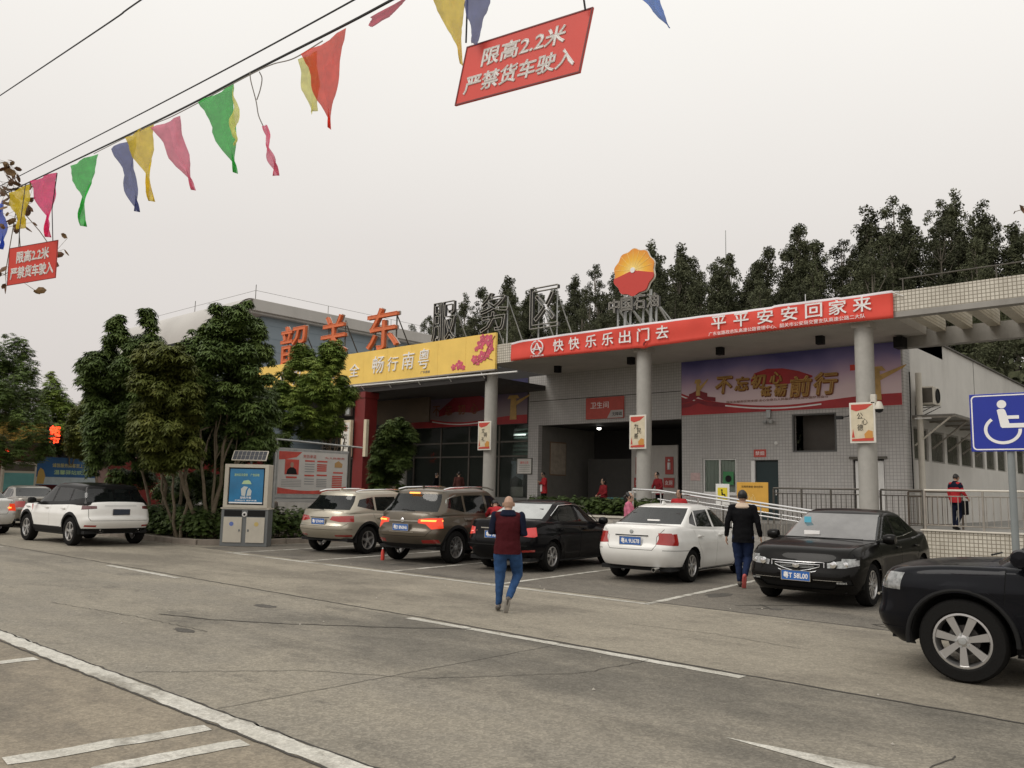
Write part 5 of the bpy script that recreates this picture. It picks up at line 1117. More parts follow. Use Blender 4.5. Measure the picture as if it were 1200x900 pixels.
def car(S,loc,head,label,cat='car',group='cars and SUVs in the service area'):
    """S: specification dictionary, lengths in metres; local x forward, origin mid-wheelbase on the ground"""
    root=empty(S['name'],loc,head,label,cat,group)
    paint=S['paint']; hw=S['W']/2; xf,xr=S['xf'],S['xr']; wb=S['wb']; r=S['r']; xa,xb=wb/2,-wb/2
    bm=bmesh.new(); zt=smooth_fn(S['shoulder']); zb=lin(S['sill'])
    loft(bm,S['levels'],zt,zb,S.get('plan',PLAN),crown=S.get('crown',.035),hw=hw)
    # muscle over the wheels and a crease at the waist
    for v in bm.verts:
        x,y,z=v.co
        if abs(y)>hw*.7 and z<zt(x)-.01:
            s=1 if y>0 else -1
            b=0
            for c in (xa,xb): b+=.022*math.exp(-((x-c)/.38)**2)*math.exp(-((z-r*1.9)/.22)**2)
            zc=S.get('crease',.78*zt(0)); b+=.012*math.exp(-((z-zc)/.05)**2); b-=.016*math.exp(-((z-(zc-.25))/.14)**2)*(1 if xb+.45<x<xa-.45 else .0)
            v.co.y+=s*b
    outward(bm)
    side=lambda f:abs(f.normal.y)>.35
    back=lambda f:f.normal.x<-.25
    front=lambda f:f.normal.x>.25
    anyf=lambda f:True
    # ---- greenhouse as its own skin ----
    gm=bmesh.new(); G=S['glass']; rz=smooth_fn(G['roof']); bz=lambda x:zt(min(max(x,xr+.05),xf-.05))-.06
    loft(gm,G['levels'],rz,bz,G.get('plan',PLAN),crown=G.get('crown',.05),hw=hw*.7,N=70)
    outward(gm)
    gside=lambda f:abs(f.normal.y)>.45 and f.normal.z<.86
    # side windows
    for poly in S['windows']:
        cut(gm,poly,'xz',gside); gm.normal_update()
    for poly in S['windows']: extract(gm,inside(gm,poly,'xz',gside),'side_window',M_carglass,root,off=-.002,depth=.02,by_side=True)
    if S.get('dlo'):   # trim around the daylight opening
        cut(gm,S['dlo'],'xz',gside); extract(gm,inside(gm,S['dlo'],'xz',gside),'window_trim',S.get('dlom',M_trim),root,off=.001,depth=.01,by_side=True)
    for nm,poly,fl in (('rear_window',S['rearglass'],lambda f:f.normal.x<-.12 and abs(f.normal.y)<.75),('windscreen',S['screen'],lambda f:f.normal.x>.12 and abs(f.normal.y)<.75)):
        if poly:
            cut(gm,poly,'yz',fl); gm.normal_update(); extract(gm,inside(gm,poly,'yz',fl),nm,S.get('glassm',M_carglass),root,off=-.001,depth=.02)
    # ---- wheel arches, cladding ----
    R_a=S.get('arch',r+.055)
    for c in (xa,xb):
        P=circ(c,r,R_a,24,-45,225); cut(bm,P,'xz',lambda f:abs(f.normal.y)>.2,local=False)
        if S.get('clad'):
            P2=circ(c,r,R_a+.07,24,-50,230); cut(bm,P2,'xz',lambda f:abs(f.normal.y)>.2)
    hole=[]
    for c in (xa,xb): hole+=[f for f in bm.faces if abs(f.normal.y)>.05 and (f.calc_center_median().x-c)**2+(f.calc_center_median().z-r)**2<R_a**2 and abs(f.calc_center_median().y)>hw*.45]
    bmesh.ops.delete(bm,geom=list(set(hole)),context='FACES')
    if S.get('clad'):
        zc=S['clad']; P=[(xr-.2,0),(xf+.2,0),(xf+.2,zc),(xr-.2,zc)]; cut(bm,[(xr-.3,zc),(xf+.3,zc)],'xz',anyf,closed=False)
        fs=[]
        for f in bm.faces:
            c=f.calc_center_median()
            if c.z<zc or (abs(f.normal.y)>.2 and min(math.hypot(c.x-xa,c.z-r),math.hypot(c.x-xb,c.z-r))<R_a+.07): fs.append(f)
        extract(bm,fs,'cladding',S.get('cladm',M_trim),root,off=.006,depth=.012)
    elif S.get('valance'):
        zc=S['valance']; cut(bm,[(xr-.3,zc),(xf+.3,zc)],'xz',anyf,closed=False)
        extract(bm,[f for f in bm.faces if f.calc_center_median().z<zc and (f.calc_center_median().x<xb-R_a*.8)],'rear_valance',M_trim,root,off=-.004,depth=.01)
    # ---- lamps, grille, plate recess: drawn on the end and wrapped on the side ----
    for nm,proj,poly,m_,kw in S['patches']:
        fl={'yzr':back,'yzf':front,'xz':lambda f:abs(f.normal.y)>.3}[proj if proj!='xz' else 'xz']
        pj='yz' if proj[:2]=='yz' else 'xz'
        polys=[poly]
        if pj=='yz' and kw.get('mirror',True): polys=[poly,[(-a,b) for a,b in poly][::-1]]
        for p in polys:
            cut(bm,p,pj,fl); bm.normal_update()
            fs=inside(bm,p,pj,fl)
            if pj=='xz':
                extract(bm,fs,nm,m_,root,off=kw.get('off',.002),depth=.012,by_side=True)
            else: extract(bm,fs,nm,m_,root,off=kw.get('off',.002),depth=.012)
    # ---- panel gaps ----
    for proj,poly,closed in S['gaps']:
        fl={'yzr':back,'yzf':front,'xz':lambda f:abs(f.normal.y)>.4,'xyf':lambda f:f.normal.z>.5}[proj]; pj={'yzr':'yz','yzf':'yz','xz':'xz','xyf':'xy'}[proj]
        g_=.0045
        cut(bm,poly,pj,fl,off=g_,closed=closed); bm.normal_update()
        i0,i1={'xz':(0,2),'yz':(1,2),'xy':(0,1)}[pj]; fs=[]
        n=len(poly); segs=[(poly[i],poly[(i+1)%n]) for i in range(n if closed else n-1)]
        bx=(min(p[0] for p in poly)-.02,max(p[0] for p in poly)+.02,min(p[1] for p in poly)-.02,max(p[1] for p in poly)+.02)
        for f in bm.faces:
            if not fl(f): continue
            c=f.calc_center_median()
            if not(bx[0]<c[i0]<bx[1] and bx[2]<c[i1]<bx[3]): continue
            if min(seg_d((c[i0],c[i1]),a,b) for a,b in segs)<g_*1.05: fs.append(f)
        extract(bm,fs,'panel_gap',M_gap,root,off=-.006,depth=0)
    # ---- doors as parts ----
    for poly in S.get('doors',[]):
        fs=[f for f in inside(bm,poly,'xz',lambda f:abs(f.normal.y)>.4) if f.calc_center_median().z<zt(f.calc_center_median().x)-.005]
        ds=extract(bm,fs,'door',paint,root,off=0,depth=.012,by_side=True)
        hx,hz=S['handle'](poly)
        for d in ds:
            s=1 if sum(v.co.y for v in d.data.vertices)>0 else -1
            yy=max((abs(v.co.y) for v in d.data.vertices if abs(v.co.x-hx)<.15 and abs(v.co.z-hz)<.1),default=hw)
            MB().box(hx-.10,hx+.10,min(s*(yy-.01),s*(yy+.022)),max(s*(yy-.01),s*(yy+.022)),hz-.016,hz+.016,bev=.007).build('door_handle',S.get('handlem',paint),d,smooth=True)
    # ---- bodies ----
    for b_,nm,mm in ((bm,'body',paint),(gm,'roof',S.get('roofm',paint))):
        me=bpy.data.meshes.new(nm); b_.to_mesh(me); b_.free(); me.materials.append(mm)
        me.polygons.foreach_set('use_smooth',[True]*len(me.polygons)); me.set_sharp_from_angle(angle=R_(38)); link(nm,me,root)
    # ---- wheel wells, floor ----
    wi=hw-.03
    for c in (xa,xb):
        P=circ(c,r,R_a+.0,20,-8,188); n=len(P)
        for s in (1,-1):
            w=MB(); w.add([(a,s*wi,b) for a,b in P]+[(a,s*(hw-.36),b) for a,b in P],[(i,i+1,n+i+1,n+i) for i in range(n-1)]+[tuple(n+i for i in range(n))]).build('wheel_well',M_well,root,fix=False)
    zf=zb(0); f=MB(); f.box(xr+.25,xb-R_a-.02,-hw+.12,hw-.12,zf+.05,zf+.12); f.box(xb+R_a+.02,xa-R_a-.02,-hw+.08,hw-.08,zf+.02,zf+.1); f.box(xb-R_a-.02,xb+R_a+.02,-hw+.36,hw-.36,zf+.05,zf+.12); f.box(xa-R_a-.02,xa+R_a+.02,-hw+.36,hw-.36,zf+.05,zf+.12); f.box(xa+R_a+.02,xf-.2,-hw+.2,hw-.2,zf+.05,zf+.12)
    f.build('underbody',M_well,root)
    zi=zt(0)-.38
    for x,ys in ((.15,(-.36,.36)),(-.85,(-.4,0,.4))):
        for y in ys:
            q=MB(); q.box(x-.25,x+.25,y-.22,y+.22,zi-.12,zi,bev=.04); q.box(x-.36,x-.22,y-.22,y+.22,zi,zi+.52,bev=.04); q.box(x-.34,x-.25,y-.12,y+.12,zi+.55,zi+.70,bev=.03); q.build('seat',M_seat,root,smooth=True)
    MB().box(.75,1.05,-.62,.62,zi+.05,zt(.9)-.015,bev=.05).build('dashboard',M_seat,root)
    MB().lathe([(.17,0),(.185,.012),(.17,.024),(.155,.012)],20,axis='z',close=True,M=Matrix.Translation((.62,.36,zt(.6)-.03))@Matrix.Rotation(R_(-60),4,'Y')).build('steering_wheel',M_black,root,smooth=True)
    # ---- wheels ----
    for c in (xa,xb):
        for s in (1,-1): wheel(root,c,s*(hw-.125),s,r,S.get('tw',.21),*S['spokes'])
    # ---- mirrors ----
    mx,mz=S['mirror']
    for s in (1,-1):
        mm=MB(); mm.lathe([(0,-.1),(.06,-.09),(.085,-.03),(.085,.05),(.07,.09),(0,.095)],14,M=Matrix.Translation((mx,s*(hw+.08),mz))@Matrix.Scale(1.25,4,(0,0,1)) if False else Matrix.Translation((mx,s*(hw+.07),mz)))
        mo=mm.build('mirror',S.get('mirrorm',paint),root,smooth=True); MB().box(mx-.03,mx+.03,min(s*(hw-.12),s*(hw+.02)),max(s*(hw-.12),s*(hw+.02)),mz-.06,mz-.02,bev=.01).build('mirror_arm',M_trim,mo)
    # ---- plates ----
    def surf_x(y,z,s):   # outermost x at height z, by rays on the finished skin
        best=None
        for o in root.children:
            if o.type!='MESH': continue
            for v in o.data.vertices:
                if abs(v.co.y-y)<.28 and abs(v.co.z-z)<.07:
                    if best is None or v.co.x*s>best*s: best=v.co.x
        return best if best is not None else (xf if s>0 else xr)
    for s,z,txt in S['plates']:
        x=surf_x(0,z,s)+s*.012; p=empty('plate_dummy') if False else None
        pb=MB(); pb.box(min(x,x+s*.008),max(x,x+s*.008),-.22,.22,z-.07,z+.07,bev=.003); po=pb.build('number_plate',S.get('platem',M_plate),root)
        fm=MB(); 
        for a,b,c,d in ((-.23,.23,z+.07,z+.078),(-.23,.23,z-.078,z-.07),(-.23,-.22,z-.07,z+.07),(.22,.23,z-.07,z+.07)): fm.box(min(x,x+s*.012),max(x,x+s*.012),a,b,c,d)
        fm.build('plate_frame',M_chrome,po)
        if txt:
            M_=frame((x+s*.0085,0,z),(0,s,0),(0,0,1)); put_text('lettering',txt,M_,M_textwhite,po,w=.38,h=.095,bold=.03,depth=.002)
    # ---- extras ----
    for fn in S.get('extras',[]): fn(root,surf_x,zt,rz)
    return root
PLAN_G=[(1,0),(.99,.35),(.965,.65),(.92,.88),(.84,.97),(.6,1),(0,1),(-.6,1),(-.84,.97),(-.92,.88),(-.965,.65),(-.99,.35),(-1,0)]
def carpaint(name,col,metal=.0,rough=.28,flake=0):
    return mat(name,col,rough,metal=metal,coat=.28 if max(col)<.03 else .6,spec=.02 if max(col)<.03 else .15,var=.03,vscale=3,dirt=.06)
P_white=carpaint('car_paint_white',(.82,.81,.775)); P_black=carpaint('car_paint_black',(.006,.006,.007)); P_beige=carpaint('car_paint_champagne',(.46,.42,.34),.45,.32); P_brown=carpaint('car_paint_bronze',(.115,.095,.07),.45,.32)
P_navy=carpaint('car_paint_navy',(.007,.0075,.010),.2); P_grey=carpaint('car_paint_grey',(.25,.23,.20),.5,.32); P_blk2=carpaint('car_paint_black_grey',(.008,.0075,.007),.3)
def handle_at(zt): return lambda poly:(min(p[0] for p in poly)+.20,zt)
def box_part(name,m,*a,**k):
    def fn(root,sx,zt,rz): MB().box(*a,bev=k.get('bev',.008)).build(name,m,root,smooth=True)
    return fn
def rear_emblem(z,r,m,kind='disc'):
    def fn(root,sx,zt,rz):
        x=sx(0,z,-1)-.004
        MB().lathe([(0,-.008),(r*.8,-.007),(r,.0),(r,.006)],20,M=Matrix.Translation((x,0,z))@Matrix.Rotation(-PI/2,4,'Z')).build('emblem',m,root,smooth=True)
    return fn
def strip(name,m,y0,y1,z0,z1,s,dx=.012):
    def fn(root,sx,zt,rz):
        n=10; mb=MB(); P=[]
        for i in range(n+1):
            y=y0+(y1-y0)*i/n; ym=abs(y)
            best=None
            for o in root.children:
                if o.name.split('.')[0]!='body' or o.type!='MESH': continue
                for v in o.data.vertices:
                    if abs(v.co.y-y)<.06 and abs(v.co.z-(z0+z1)/2)<.06 and (best is None or v.co.x*s>best*s): best=v.co.x
            P.append((best if best is not None else (P[-1][0] if P else sx(0,(z0+z1)/2,s)),y))
        for (xa_,ya_),(xb_,yb_) in zip(P[:-1],P[1:]):
            o1=s*dx
            mb.add([(xa_-o1,ya_,z0),(xb_-o1,yb_,z0),(xb_-o1,yb_,z1),(xa_-o1,ya_,z1),(xa_+o1,ya_,z0+.004),(xb_+o1,yb_,z0+.004),(xb_+o1,yb_,z1-.004),(xa_+o1,ya_,z1-.004)],[(4,5,6,7),(0,1,5,4),(3,7,6,2),(0,4,7,3),(1,2,6,5)])
        mb.build(name,m,root)
    return fn
def exhaust(y,z,xr):
    def fn(root,sx,zt,rz): MB().lathe([(.038,0),(.038,.22),(.032,.22),(.032,0)],16,close=True,M=Matrix.Translation((xr+.08,y,z))@Matrix.Rotation(PI/2,4,'Z')@Matrix.Translation((0,-.0,0))).build('exhaust_pipe',M_chrome,root,smooth=True)
    return fn
def wiper(xb,z,s,y0=-.5,y1=.1,dz=.04,dx=.05):
    def fn(root,sx,zt,rz): MB().tube([(xb,y0,z),(xb-s*dx*.5,(y0+y1)/2,z+dz*.6),(xb-s*dx,y1,z+dz)],.010,6).build('wiper',M_black,root)
    return fn
def roofrails(x0,x1,y,rzf,m):
    def fn(root,sx,zt,rz):
        for s in (1,-1):
            n=8; P=[(x0+(x1-x0)*i/n,s*y,rz(x0+(x1-x0)*i/n)+.045-(.035 if i in(0,n) else 0)) for i in range(n+1)]
            MB().tube(P,.018,8).build('roof_rail',m,root,smooth=True)
    return fn
def fin(x,m):
    def fn(root,sx,zt,rz):
        z=rz(x)+.03; MB().prism([(x-.09,z),(x+.09,z),(x-.03,z+.06),(x-.07,z+.06)],-.012,.012).build('antenna_fin',m,root)
    return fn
def highlamp(x,z,m,w=.12):
    def fn(root,sx,zt,rz): MB().box(x-.02,x+.02,-w,w,z-.018,z+.018,bev=.006).build('high_brake_lamp',m,root)
    return fn
# ------------- sedans -------------
def sedan(name,paint,**o):
    W=o.get('W',1.70); hw=W/2; xf=o.get('xf',2.15); xr=o.get('xr',-2.30); dz=o.get('dz',0)
    S=dict(name=name,paint=paint,W=W,xf=xf,xr=xr,wb=o.get('wb',2.6),r=o.get('r',.31),
     shoulder=[(xr,.98),(xr+.15,1.03),(-1.75,1.045),(-1.2,1.02),(-.5,.985),(.5,.955),(1.0,.94),(1.45,.89),(xf-.3,.80),(xf-.1,.71),(xf,.64)],
     sill=[(xr,.33),(-1.9,.25),(-1,.18),(1.,.18),(xf-.3,.20),(xf,.23)],
     levels=[(0,hw-.11,xf-.14,xr+.16),(.10,hw-.06,xf-.06,xr+.08),(.26,hw-.02,xf-.01,xr+.015),(.42,hw-.004,xf,xr),(.52,hw,xf-.015,xr+.015),(.58,hw,xf-.03,xr+.05),(.78,hw-.02,xf-.07,xr+.075),(.92,hw-.055,xf-.12,xr+.09),(.98,hw-.085,xf-.17,xr+.11),(1,hw-.13,xf-.27,xr+.17)],
     glass=dict(roof=[(-1.9,1.37),(-.95,1.415),(-.3,1.445),(.25,1.425),(1.2,1.36)],plan=PLAN_G,crown=.03,
       levels=[(0,hw-.085,1.20,-1.92),(.12,hw-.09,1.06,-1.80),(.5,hw-.17,.66,-1.42),(.8,hw-.235,.33,-1.10),(.93,hw-.275,.17,-.95),(1,hw-.35,-.05,-.72)]),
     windows=[[(.80,1.0),(-.07,1.015),(-.09,1.36),(.18,1.355),(.36,1.29)],[(-.16,1.015),(-.93,1.04),(-.80,1.34),(-.18,1.36)],[(-.97,1.045),(-1.22,1.10),(-1.08,1.22),(-.86,1.325)]],
     rearglass=[(-(hw-.17),1.085),(hw-.17,1.085),(hw-.30,1.385),(-(hw-.30),1.385)],screen=[(-(hw-.14),.99),(hw-.14,.99),(hw-.285,1.385),(-(hw-.285),1.385)],
     patches=[],gaps=[('xz',[(.93,.93),(1.0,.62),(.92,.30),(.80,.235),(-.12,.235),(-.12,.965)],False),('xz',[(-.12,.235),(-.74,.235),(-.86,.50),(-1.08,.75),(-1.16,.99)],False)],
     doors=[[(.925,.93),(.995,.62),(.915,.305),(.795,.24),(-.115,.24),(-.115,.96),(.5,.96)],[(-.125,.24),(-.735,.24),(-.855,.50),(-1.075,.75),(-1.155,.985),(-.125,.97)]],
     handle=handle_at(.86),mirror=(.78,1.02),spokes=(5,'wide'),plates=[],extras=[],valance=.31)
    for k in ('patches','gaps','extras'): S[k]=S[k]+o.get(k,[])
    for k,v in o.items():
        if k not in ('patches','gaps','extras','W','xf','xr','wb','r','dz','rearglass') or k=='rearglass': S[k]=v
    return S
xr=-2.30
white_sedan=sedan('sedan_car',P_white,
 patches=[('tail_lamp','yzr',[(.50,.725),(.56,.885),(.87,.935),(.88,.70)],M_tail,{}),('tail_lamp','xz',[(xr-.1,.705),(xr+.34,.80),(xr+.28,.93),(xr-.1,.935)],M_tail,{})],
 gaps=[('yzr',[(-.62,1.0),(-.50,.86),(-.50,.70),(-.44,.62),(.44,.62),(.50,.70),(.50,.86),(.62,1.0)],False),('xz',[(-1.45-.0,.60),(xr+.02,.62)],False)],
 plates=[(-1,.775,'粤A 9U678')],spokes=(7,'norm'),
 extras=[rear_emblem(.945,.038,M_galv),strip('chrome_strip',M_trim,-.34,.34,.865,.885,-1,.008),exhaust(-.5,.27,xr+.12),fin(-.8,P_white),lambda root,sx,zt,rz:put_text('lettering','DC',frame((sx(.5,.95,-1)-.006,.52,.965),(0,-1,0),(0,0,1)),M_galv,root,w=.08,h=.025,depth=.002),
  lambda root,sx,zt,rz:MB().box(-1.66,-1.62,-.3,-.05,1.14,1.165).build('screen_sticker',M_textwhite,root)])
black_sedan=sedan('sedan_car',P_black,W=1.72,
 patches=[('brake_lamp','yzr',[(.53,.76),(.56,.89),(.80,.92),(.88,.80),(.80,.72)],M_brake2,{}),('brake_lamp','xz',[(xr-.1,.74),(xr+.18,.80),(xr+.15,.89),(xr-.1,.91)],M_brake2,{}),('fog_reflector','yzr',[(.62,.42),(.62,.46),(.80,.47),(.80,.43)],M_reflect,{})],
 gaps=[('yzr',[(-.64,1.0),(-.49,.86),(-.49,.66),(-.44,.60),(.44,.60),(.49,.66),(.49,.86),(.64,1.0)],False)],
 plates=[(-1,.76,'粤B 5L61M')],spokes=(6,'wide'),handlem=P_black,
 extras=[strip('chrome_strip',M_chrome,-.36,.36,.87,.90,-1,.01),strip('brake_lamp_bulb',M_brakepk,-.76,-.58,.80,.815,-1,.012),strip('brake_lamp_bulb',M_brakepk,.58,.76,.80,.815,-1,.012),strip('bumper_crease',M_black,-.74,.74,.545,.56,-1,.003),
   lambda root,sx,zt,rz:MB().tube([(.84,-.0-.735,1.0),(.3,-.665,1.335),(-.2,-.64,1.385),(-.8,-.655,1.36),(-1.2,-.70,1.14)],.009,6).build('chrome_window_line',M_chrome,root)])
gx=2.2
def grille_geely(root,sx,zt,rz):
    x0=sx(0,.60,1)+.0
    def xat(y): return x0-.055*(abs(y)/.4)**2+.004
    def loop(w,h,z,n=14,dep=.0,droop=.05):
        top=[(-w+2*w*i/n,z+h*.5-.03*abs(-1+2*i/n)**0+0.0) for i in range(n+1)]; bot=[(w-2*w*i/n,z-h*.5-droop*(1-abs(-1+2*i/n)**2)+.035*abs(-1+2*i/n)) for i in range(n+1)]
        return [(xat(y)+dep,y,zz) for y,zz in top+bot]
    for w,h,r_,dep in ((.41,.165,.010,.012),(.35,.095,.008,.018)):
        P=loop(w,h,.62,dep=dep); MB().tube(P+[P[0]],r_,6).build('grille_ring',M_chrome,root,smooth=True)
    m=MB(); P=loop(.40,.155,.62,dep=-.004); c=(xat(0)+.002,0,.60); m.add(P+[c],[(i,(i+1)%len(P),len(P)) for i in range(len(P))]); m.build('grille',M_black,root)
    for z in (.585,.605,.625,.645): MB().tube([(xat(y)+.006,y,z) for y in (-.27,-.15,0,.15,.27)],.004,5).build('grille_bar',M_galv,root)
    MB().lathe([(0,-.014),(.055,-.012),(.062,0)],20,M=Matrix.Translation((xat(0)+.016,0,.61))@Matrix.Rotation(PI/2,4,'Z')@Matrix.Scale(.62,4,(0,0,1))).build('emblem',M_chrome,root,smooth=True)
geely=sedan('sedan_car',P_blk2,W=1.79,xf=2.2,xr=-2.3,wb=2.65,r=.33,valance=None,
 shoulder=[(-2.3,.99),(-2.1,1.04),(-1.75,1.05),(-1.2,1.02),(-.5,.985),(.5,.965),(1.0,.955),(1.45,.925),(1.85,.87),(2.08,.815),(2.2,.765)],
 patches=[('headlamp','yzf',[(.46,.595),(.45,.665),(.60,.70),(.93,.735),(.93,.665),(.70,.605)],M_lens,{'off':.001}),('headlamp','xz',[(2.3,.66),(2.0,.69),(1.90,.745),(2.3,.735)],M_lens,{'off':.001}),
   ('lower_grille','yzf',[(.0,.26),(.0,.36),(.62,.36),(.52,.27)],M_black,{'off':-.02}),('fog_pocket','yzf',[(.55,.33),(.57,.43),(.78,.44),(.80,.36)],M_black,{'off':-.012})],
 gaps=[('yzf',[(-.80,.755),(-.60,.70),(-.44,.675),(0,.665),(.44,.675),(.60,.70),(.80,.755)],False),('xyf',[(2.05,.72),(1.6,.77),(1.0,.79)],False),('xyf',[(2.05,-.72),(1.6,-.77),(1.0,-.79)],False)],
 plates=[(1,.46,'粤T 58L00')],spokes=(10,'norm'),mirror=(.78,1.01),
 dlo=None,
 extras=[grille_geely,strip('chrome_strip',M_chrome,-.68,-.26,.405,.418,1,.008),strip('chrome_strip',M_chrome,.26,.68,.405,.418,1,.008),strip('fog_lamp',M_lens,-.74,-.60,.37,.40,1,.006),strip('fog_lamp',M_lens,.60,.74,.37,.40,1,.006),
  wiper(1.09,.995,1,-.62,.05,.0,.0),wiper(1.10,.995,1,0,.66,.0,.0),
  lambda root,sx,zt,rz:MB().tube([(.88,.80,.985),(.3,.805,1.0),(-.5,.80,1.03),(-1.2,.76,1.09)],.007,6).build('chrome_window_line',M_chrome,root),
  lambda root,sx,zt,rz:MB().box(.86,.88,-.38,-.12,1.0,1.10).build('dash_paper',M_textwhite,root),
  lambda root,sx,zt,rz:MB().box(.50,.51,-.52,-.40,1.22,1.32).build('inspection_sticker',mat('sticker_cyan',(.1,.45,.6),.5),root),
  lambda root,sx,zt,rz:[MB().lathe([(0,-.03),(.045,-.025),(.055,0)],14,M=Matrix.Translation((sx(s*.6,.64,1)-.035-.09*(y>.6),s*y,.645))@Matrix.Rotation(PI/2,4,'Z')).build('headlamp_bulb',M_chrome,root,smooth=True) for s in (1,-1) for y in (.55,.69)]])
# ------------- SUVs -------------
def suv(name,paint,**o):
    W=o.get('W',1.84); hw=W/2; xf=o.get('xf',2.28); xr=o.get('xr',-2.28); H=o.get('H',1.68); bt=o.get('belt',1.08); hd=o.get('hood',1.02); wb=o.get('wb',2.7)
    ra=o.get('rake',.36)   # rear glass slope
    S=dict(name=name,paint=paint,W=W,xf=xf,xr=xr,wb=wb,r=o.get('r',.36),
     shoulder=[(xr,bt+.02),(xr+.3,bt+.04),(-1.2,bt+.02),(-.5,bt-.01),(.5,bt-.04),(1.1,bt-.05),(1.6,hd-.03),(xf-.35,hd-.10),(xf-.12,hd-.19),(xf,hd-.28)],
     sill=[(xr,.42),(xr+.4,.33),(-1,.27),(1.,.27),(xf-.3,.29),(xf,.34)],
     levels=o.get('levels') or [(0,hw-.12,xf-.16,xr+.20),(.10,hw-.06,xf-.07,xr+.10),(.24,hw-.02,xf-.01,xr+.02),(.36,hw-.004,xf,xr),(.46,hw,xf-.01,xr+.01),(.52,hw,xf-.03,xr+.05),(.75,hw-.02,xf-.06,xr+.07),(.92,hw-.055,xf-.11,xr+.11),(.98,hw-.085,xf-.15,xr+.14),(1,hw-.13,xf-.26,xr+.20)],
     glass=dict(roof=[(xr,H-.10),(xr+.35,H-.055),(-1.0,H-.02),(-.3,H-.0),(.3,H-.015),(1.2,H-.09)],plan=PLAN_G,crown=.035,
       levels=[(0,hw-.07,1.32,xr+.12),(.12,hw-.08,1.18,xr+.15),(.5,hw-.16,.80,xr+.15+ra*.5),(.82,hw-.225,.45,xr+.12+ra*.85),(.94,hw-.26,.28,xr+.10+ra),(1,hw-.34,.05,xr+.25+ra)]),
     windows=o.get('windows') or [[(.88,bt+.0),(-.02,bt+.03),(-.05,H-.14),(.22,H-.15),(.45,H-.24)],[(-.12,bt+.03),(-.95,bt+.055),(-.92,H-.15),(-.15,H-.14)],[(-1.02,bt+.06),(-1.62,bt+.16),(-1.48,H-.22),(-1.0,H-.155)]],
     rearglass=[(-(hw-.16),bt+.07),(hw-.16,bt+.07),(hw-.28,H-.13),(-(hw-.28),H-.13)],screen=[(-(hw-.15),bt),(hw-.15,bt),(hw-.28,H-.10),(-(hw-.28),H-.10)],
     patches=[],gaps=[('xz',[(1.0,bt-.08),(1.02,.7),(.93,.42),(.82,.36),(-.08,.36),(-.08,bt)],False),('xz',[(-.08,.36),(-.72,.36),(-.86,.60),(-1.06,.85),(-1.10,bt+.02)],False)],
     doors=[[(.995,bt-.08),(1.015,.7),(.925,.425),(.815,.365),(-.075,.365),(-.075,bt-.01)],[(-.085,.365),(-.715,.365),(-.855,.60),(-1.055,.85),(-1.095,bt+.01),(-.085,bt-.01)]],
     handle=handle_at(bt-.12),mirror=(.86,bt+.05),spokes=(5,'wide'),plates=[],extras=[],clad=.42,tw=.23,crown=.04,arch=o.get('r',.36)+.06)
    for k in ('patches','gaps','extras'): S[k]=S[k]+o.get(k,[])
    for k,v in o.items():
        if k not in ('patches','gaps','extras','windows'): S[k]=v
    return S
xb_=-2.20
beige_suv=suv('suv_car',P_beige,W=1.83,xf=2.15,xr=xb_,H=1.57,belt=1.02,hood=.98,wb=2.6,r=.345,rake=.50,clad=.38,roofm=P_beige,
 patches=[('tail_lamp','yzr',[(.34,.84),(.40,.93),(.86,.955),(.88,.80),(.62,.795)],M_tail,{}),('tail_lamp','xz',[(xb_-.1,.80),(xb_+.30,.87),(xb_+.26,.93),(xb_-.1,.955)],M_tail,{}),('fog_reflector','yzr',[(.48,.435),(.48,.475),(.84,.485),(.84,.44)],M_reflect,{})],
 gaps=[('yzr',[(-.87,.615),(-.4,.60),(.4,.60),(.87,.615)],False),('yzr',[(-.80,.76),(-.72,.69),(.72,.69),(.80,.76)],False)],
 plates=[(-1,.80,'粤F 37WM9')],extras=[roofrails(-1.55,.35,.63,None,M_chrome),fin(-1.35,P_beige),strip('plate_recess_shadow',M_black,-.32,.32,.885,.905,-1,.004),wiper(xb_+.10,1.09,-1,-.1,.3,.02,-.02)])
brown_suv=suv('suv_car',P_brown,W=1.86,xf=2.28,xr=-2.26,H=1.67,belt=1.08,hood=1.03,wb=2.75,r=.365,rake=.46,clad=.44,
 patches=[('brake_lamp','yzr',[(.42,.90),(.42,.985),(.62,1.01),(.90,1.02),(.93,.80),(.74,.77),(.60,.88)],M_brake,{}),('brake_lamp','xz',[(-2.4,.80),(-1.98,.90),(-1.93,.98),(-2.4,1.02)],M_brake,{}),('fog_reflector','yzr',[(.52,.46),(.52,.53),(.84,.55),(.84,.47)],M_reflect,{})],
 gaps=[('yzr',[(-.80,1.05),(-.74,.74),(-.62,.61),(.62,.61),(.74,.74),(.80,1.05)],False)],
 plates=[(-1,.80,'粤D 8N0N6')],spokes=(10,'norm'),
 extras=[roofrails(-1.6,.4,.66,None,M_chrome),fin(-1.45,P_brown),highlamp(-1.80,1.56,M_brakehot,.14),strip('chrome_strip',M_chrome,-.42,.42,.925,.955,-1,.012),strip('brake_lamp_bulb',M_brakehot,-.86,-.50,.935,.975,-1,.012),strip('brake_lamp_bulb',M_brakehot,.50,.86,.935,.975,-1,.012),
  strip('plate_surround',P_beige,-.34,.34,.69,.705,-1,.01),lambda root,sx,zt,rz:MB().prism([(-.035,.925),(.035,.925),(.02,1.0),(-.02,1.0)],0,.02,'yz').build('emblem',M_chrome,root) if False else rear_emblem(.955,.05,M_chrome)(root,sx,zt,rz),
  wiper(-2.09,1.16,-1,-.25,.1,.03,-.03),
  lambda root,sx,zt,rz:MB().tube([(.90,-.80,1.10),(.2,-.785,1.11),(-1.1,-.785,1.14),(-1.65,-.77,1.22),(-1.6,-.74,1.42),(-1.2,-.70,1.53)],.010,6).build('chrome_window_line',M_chrome,root)])
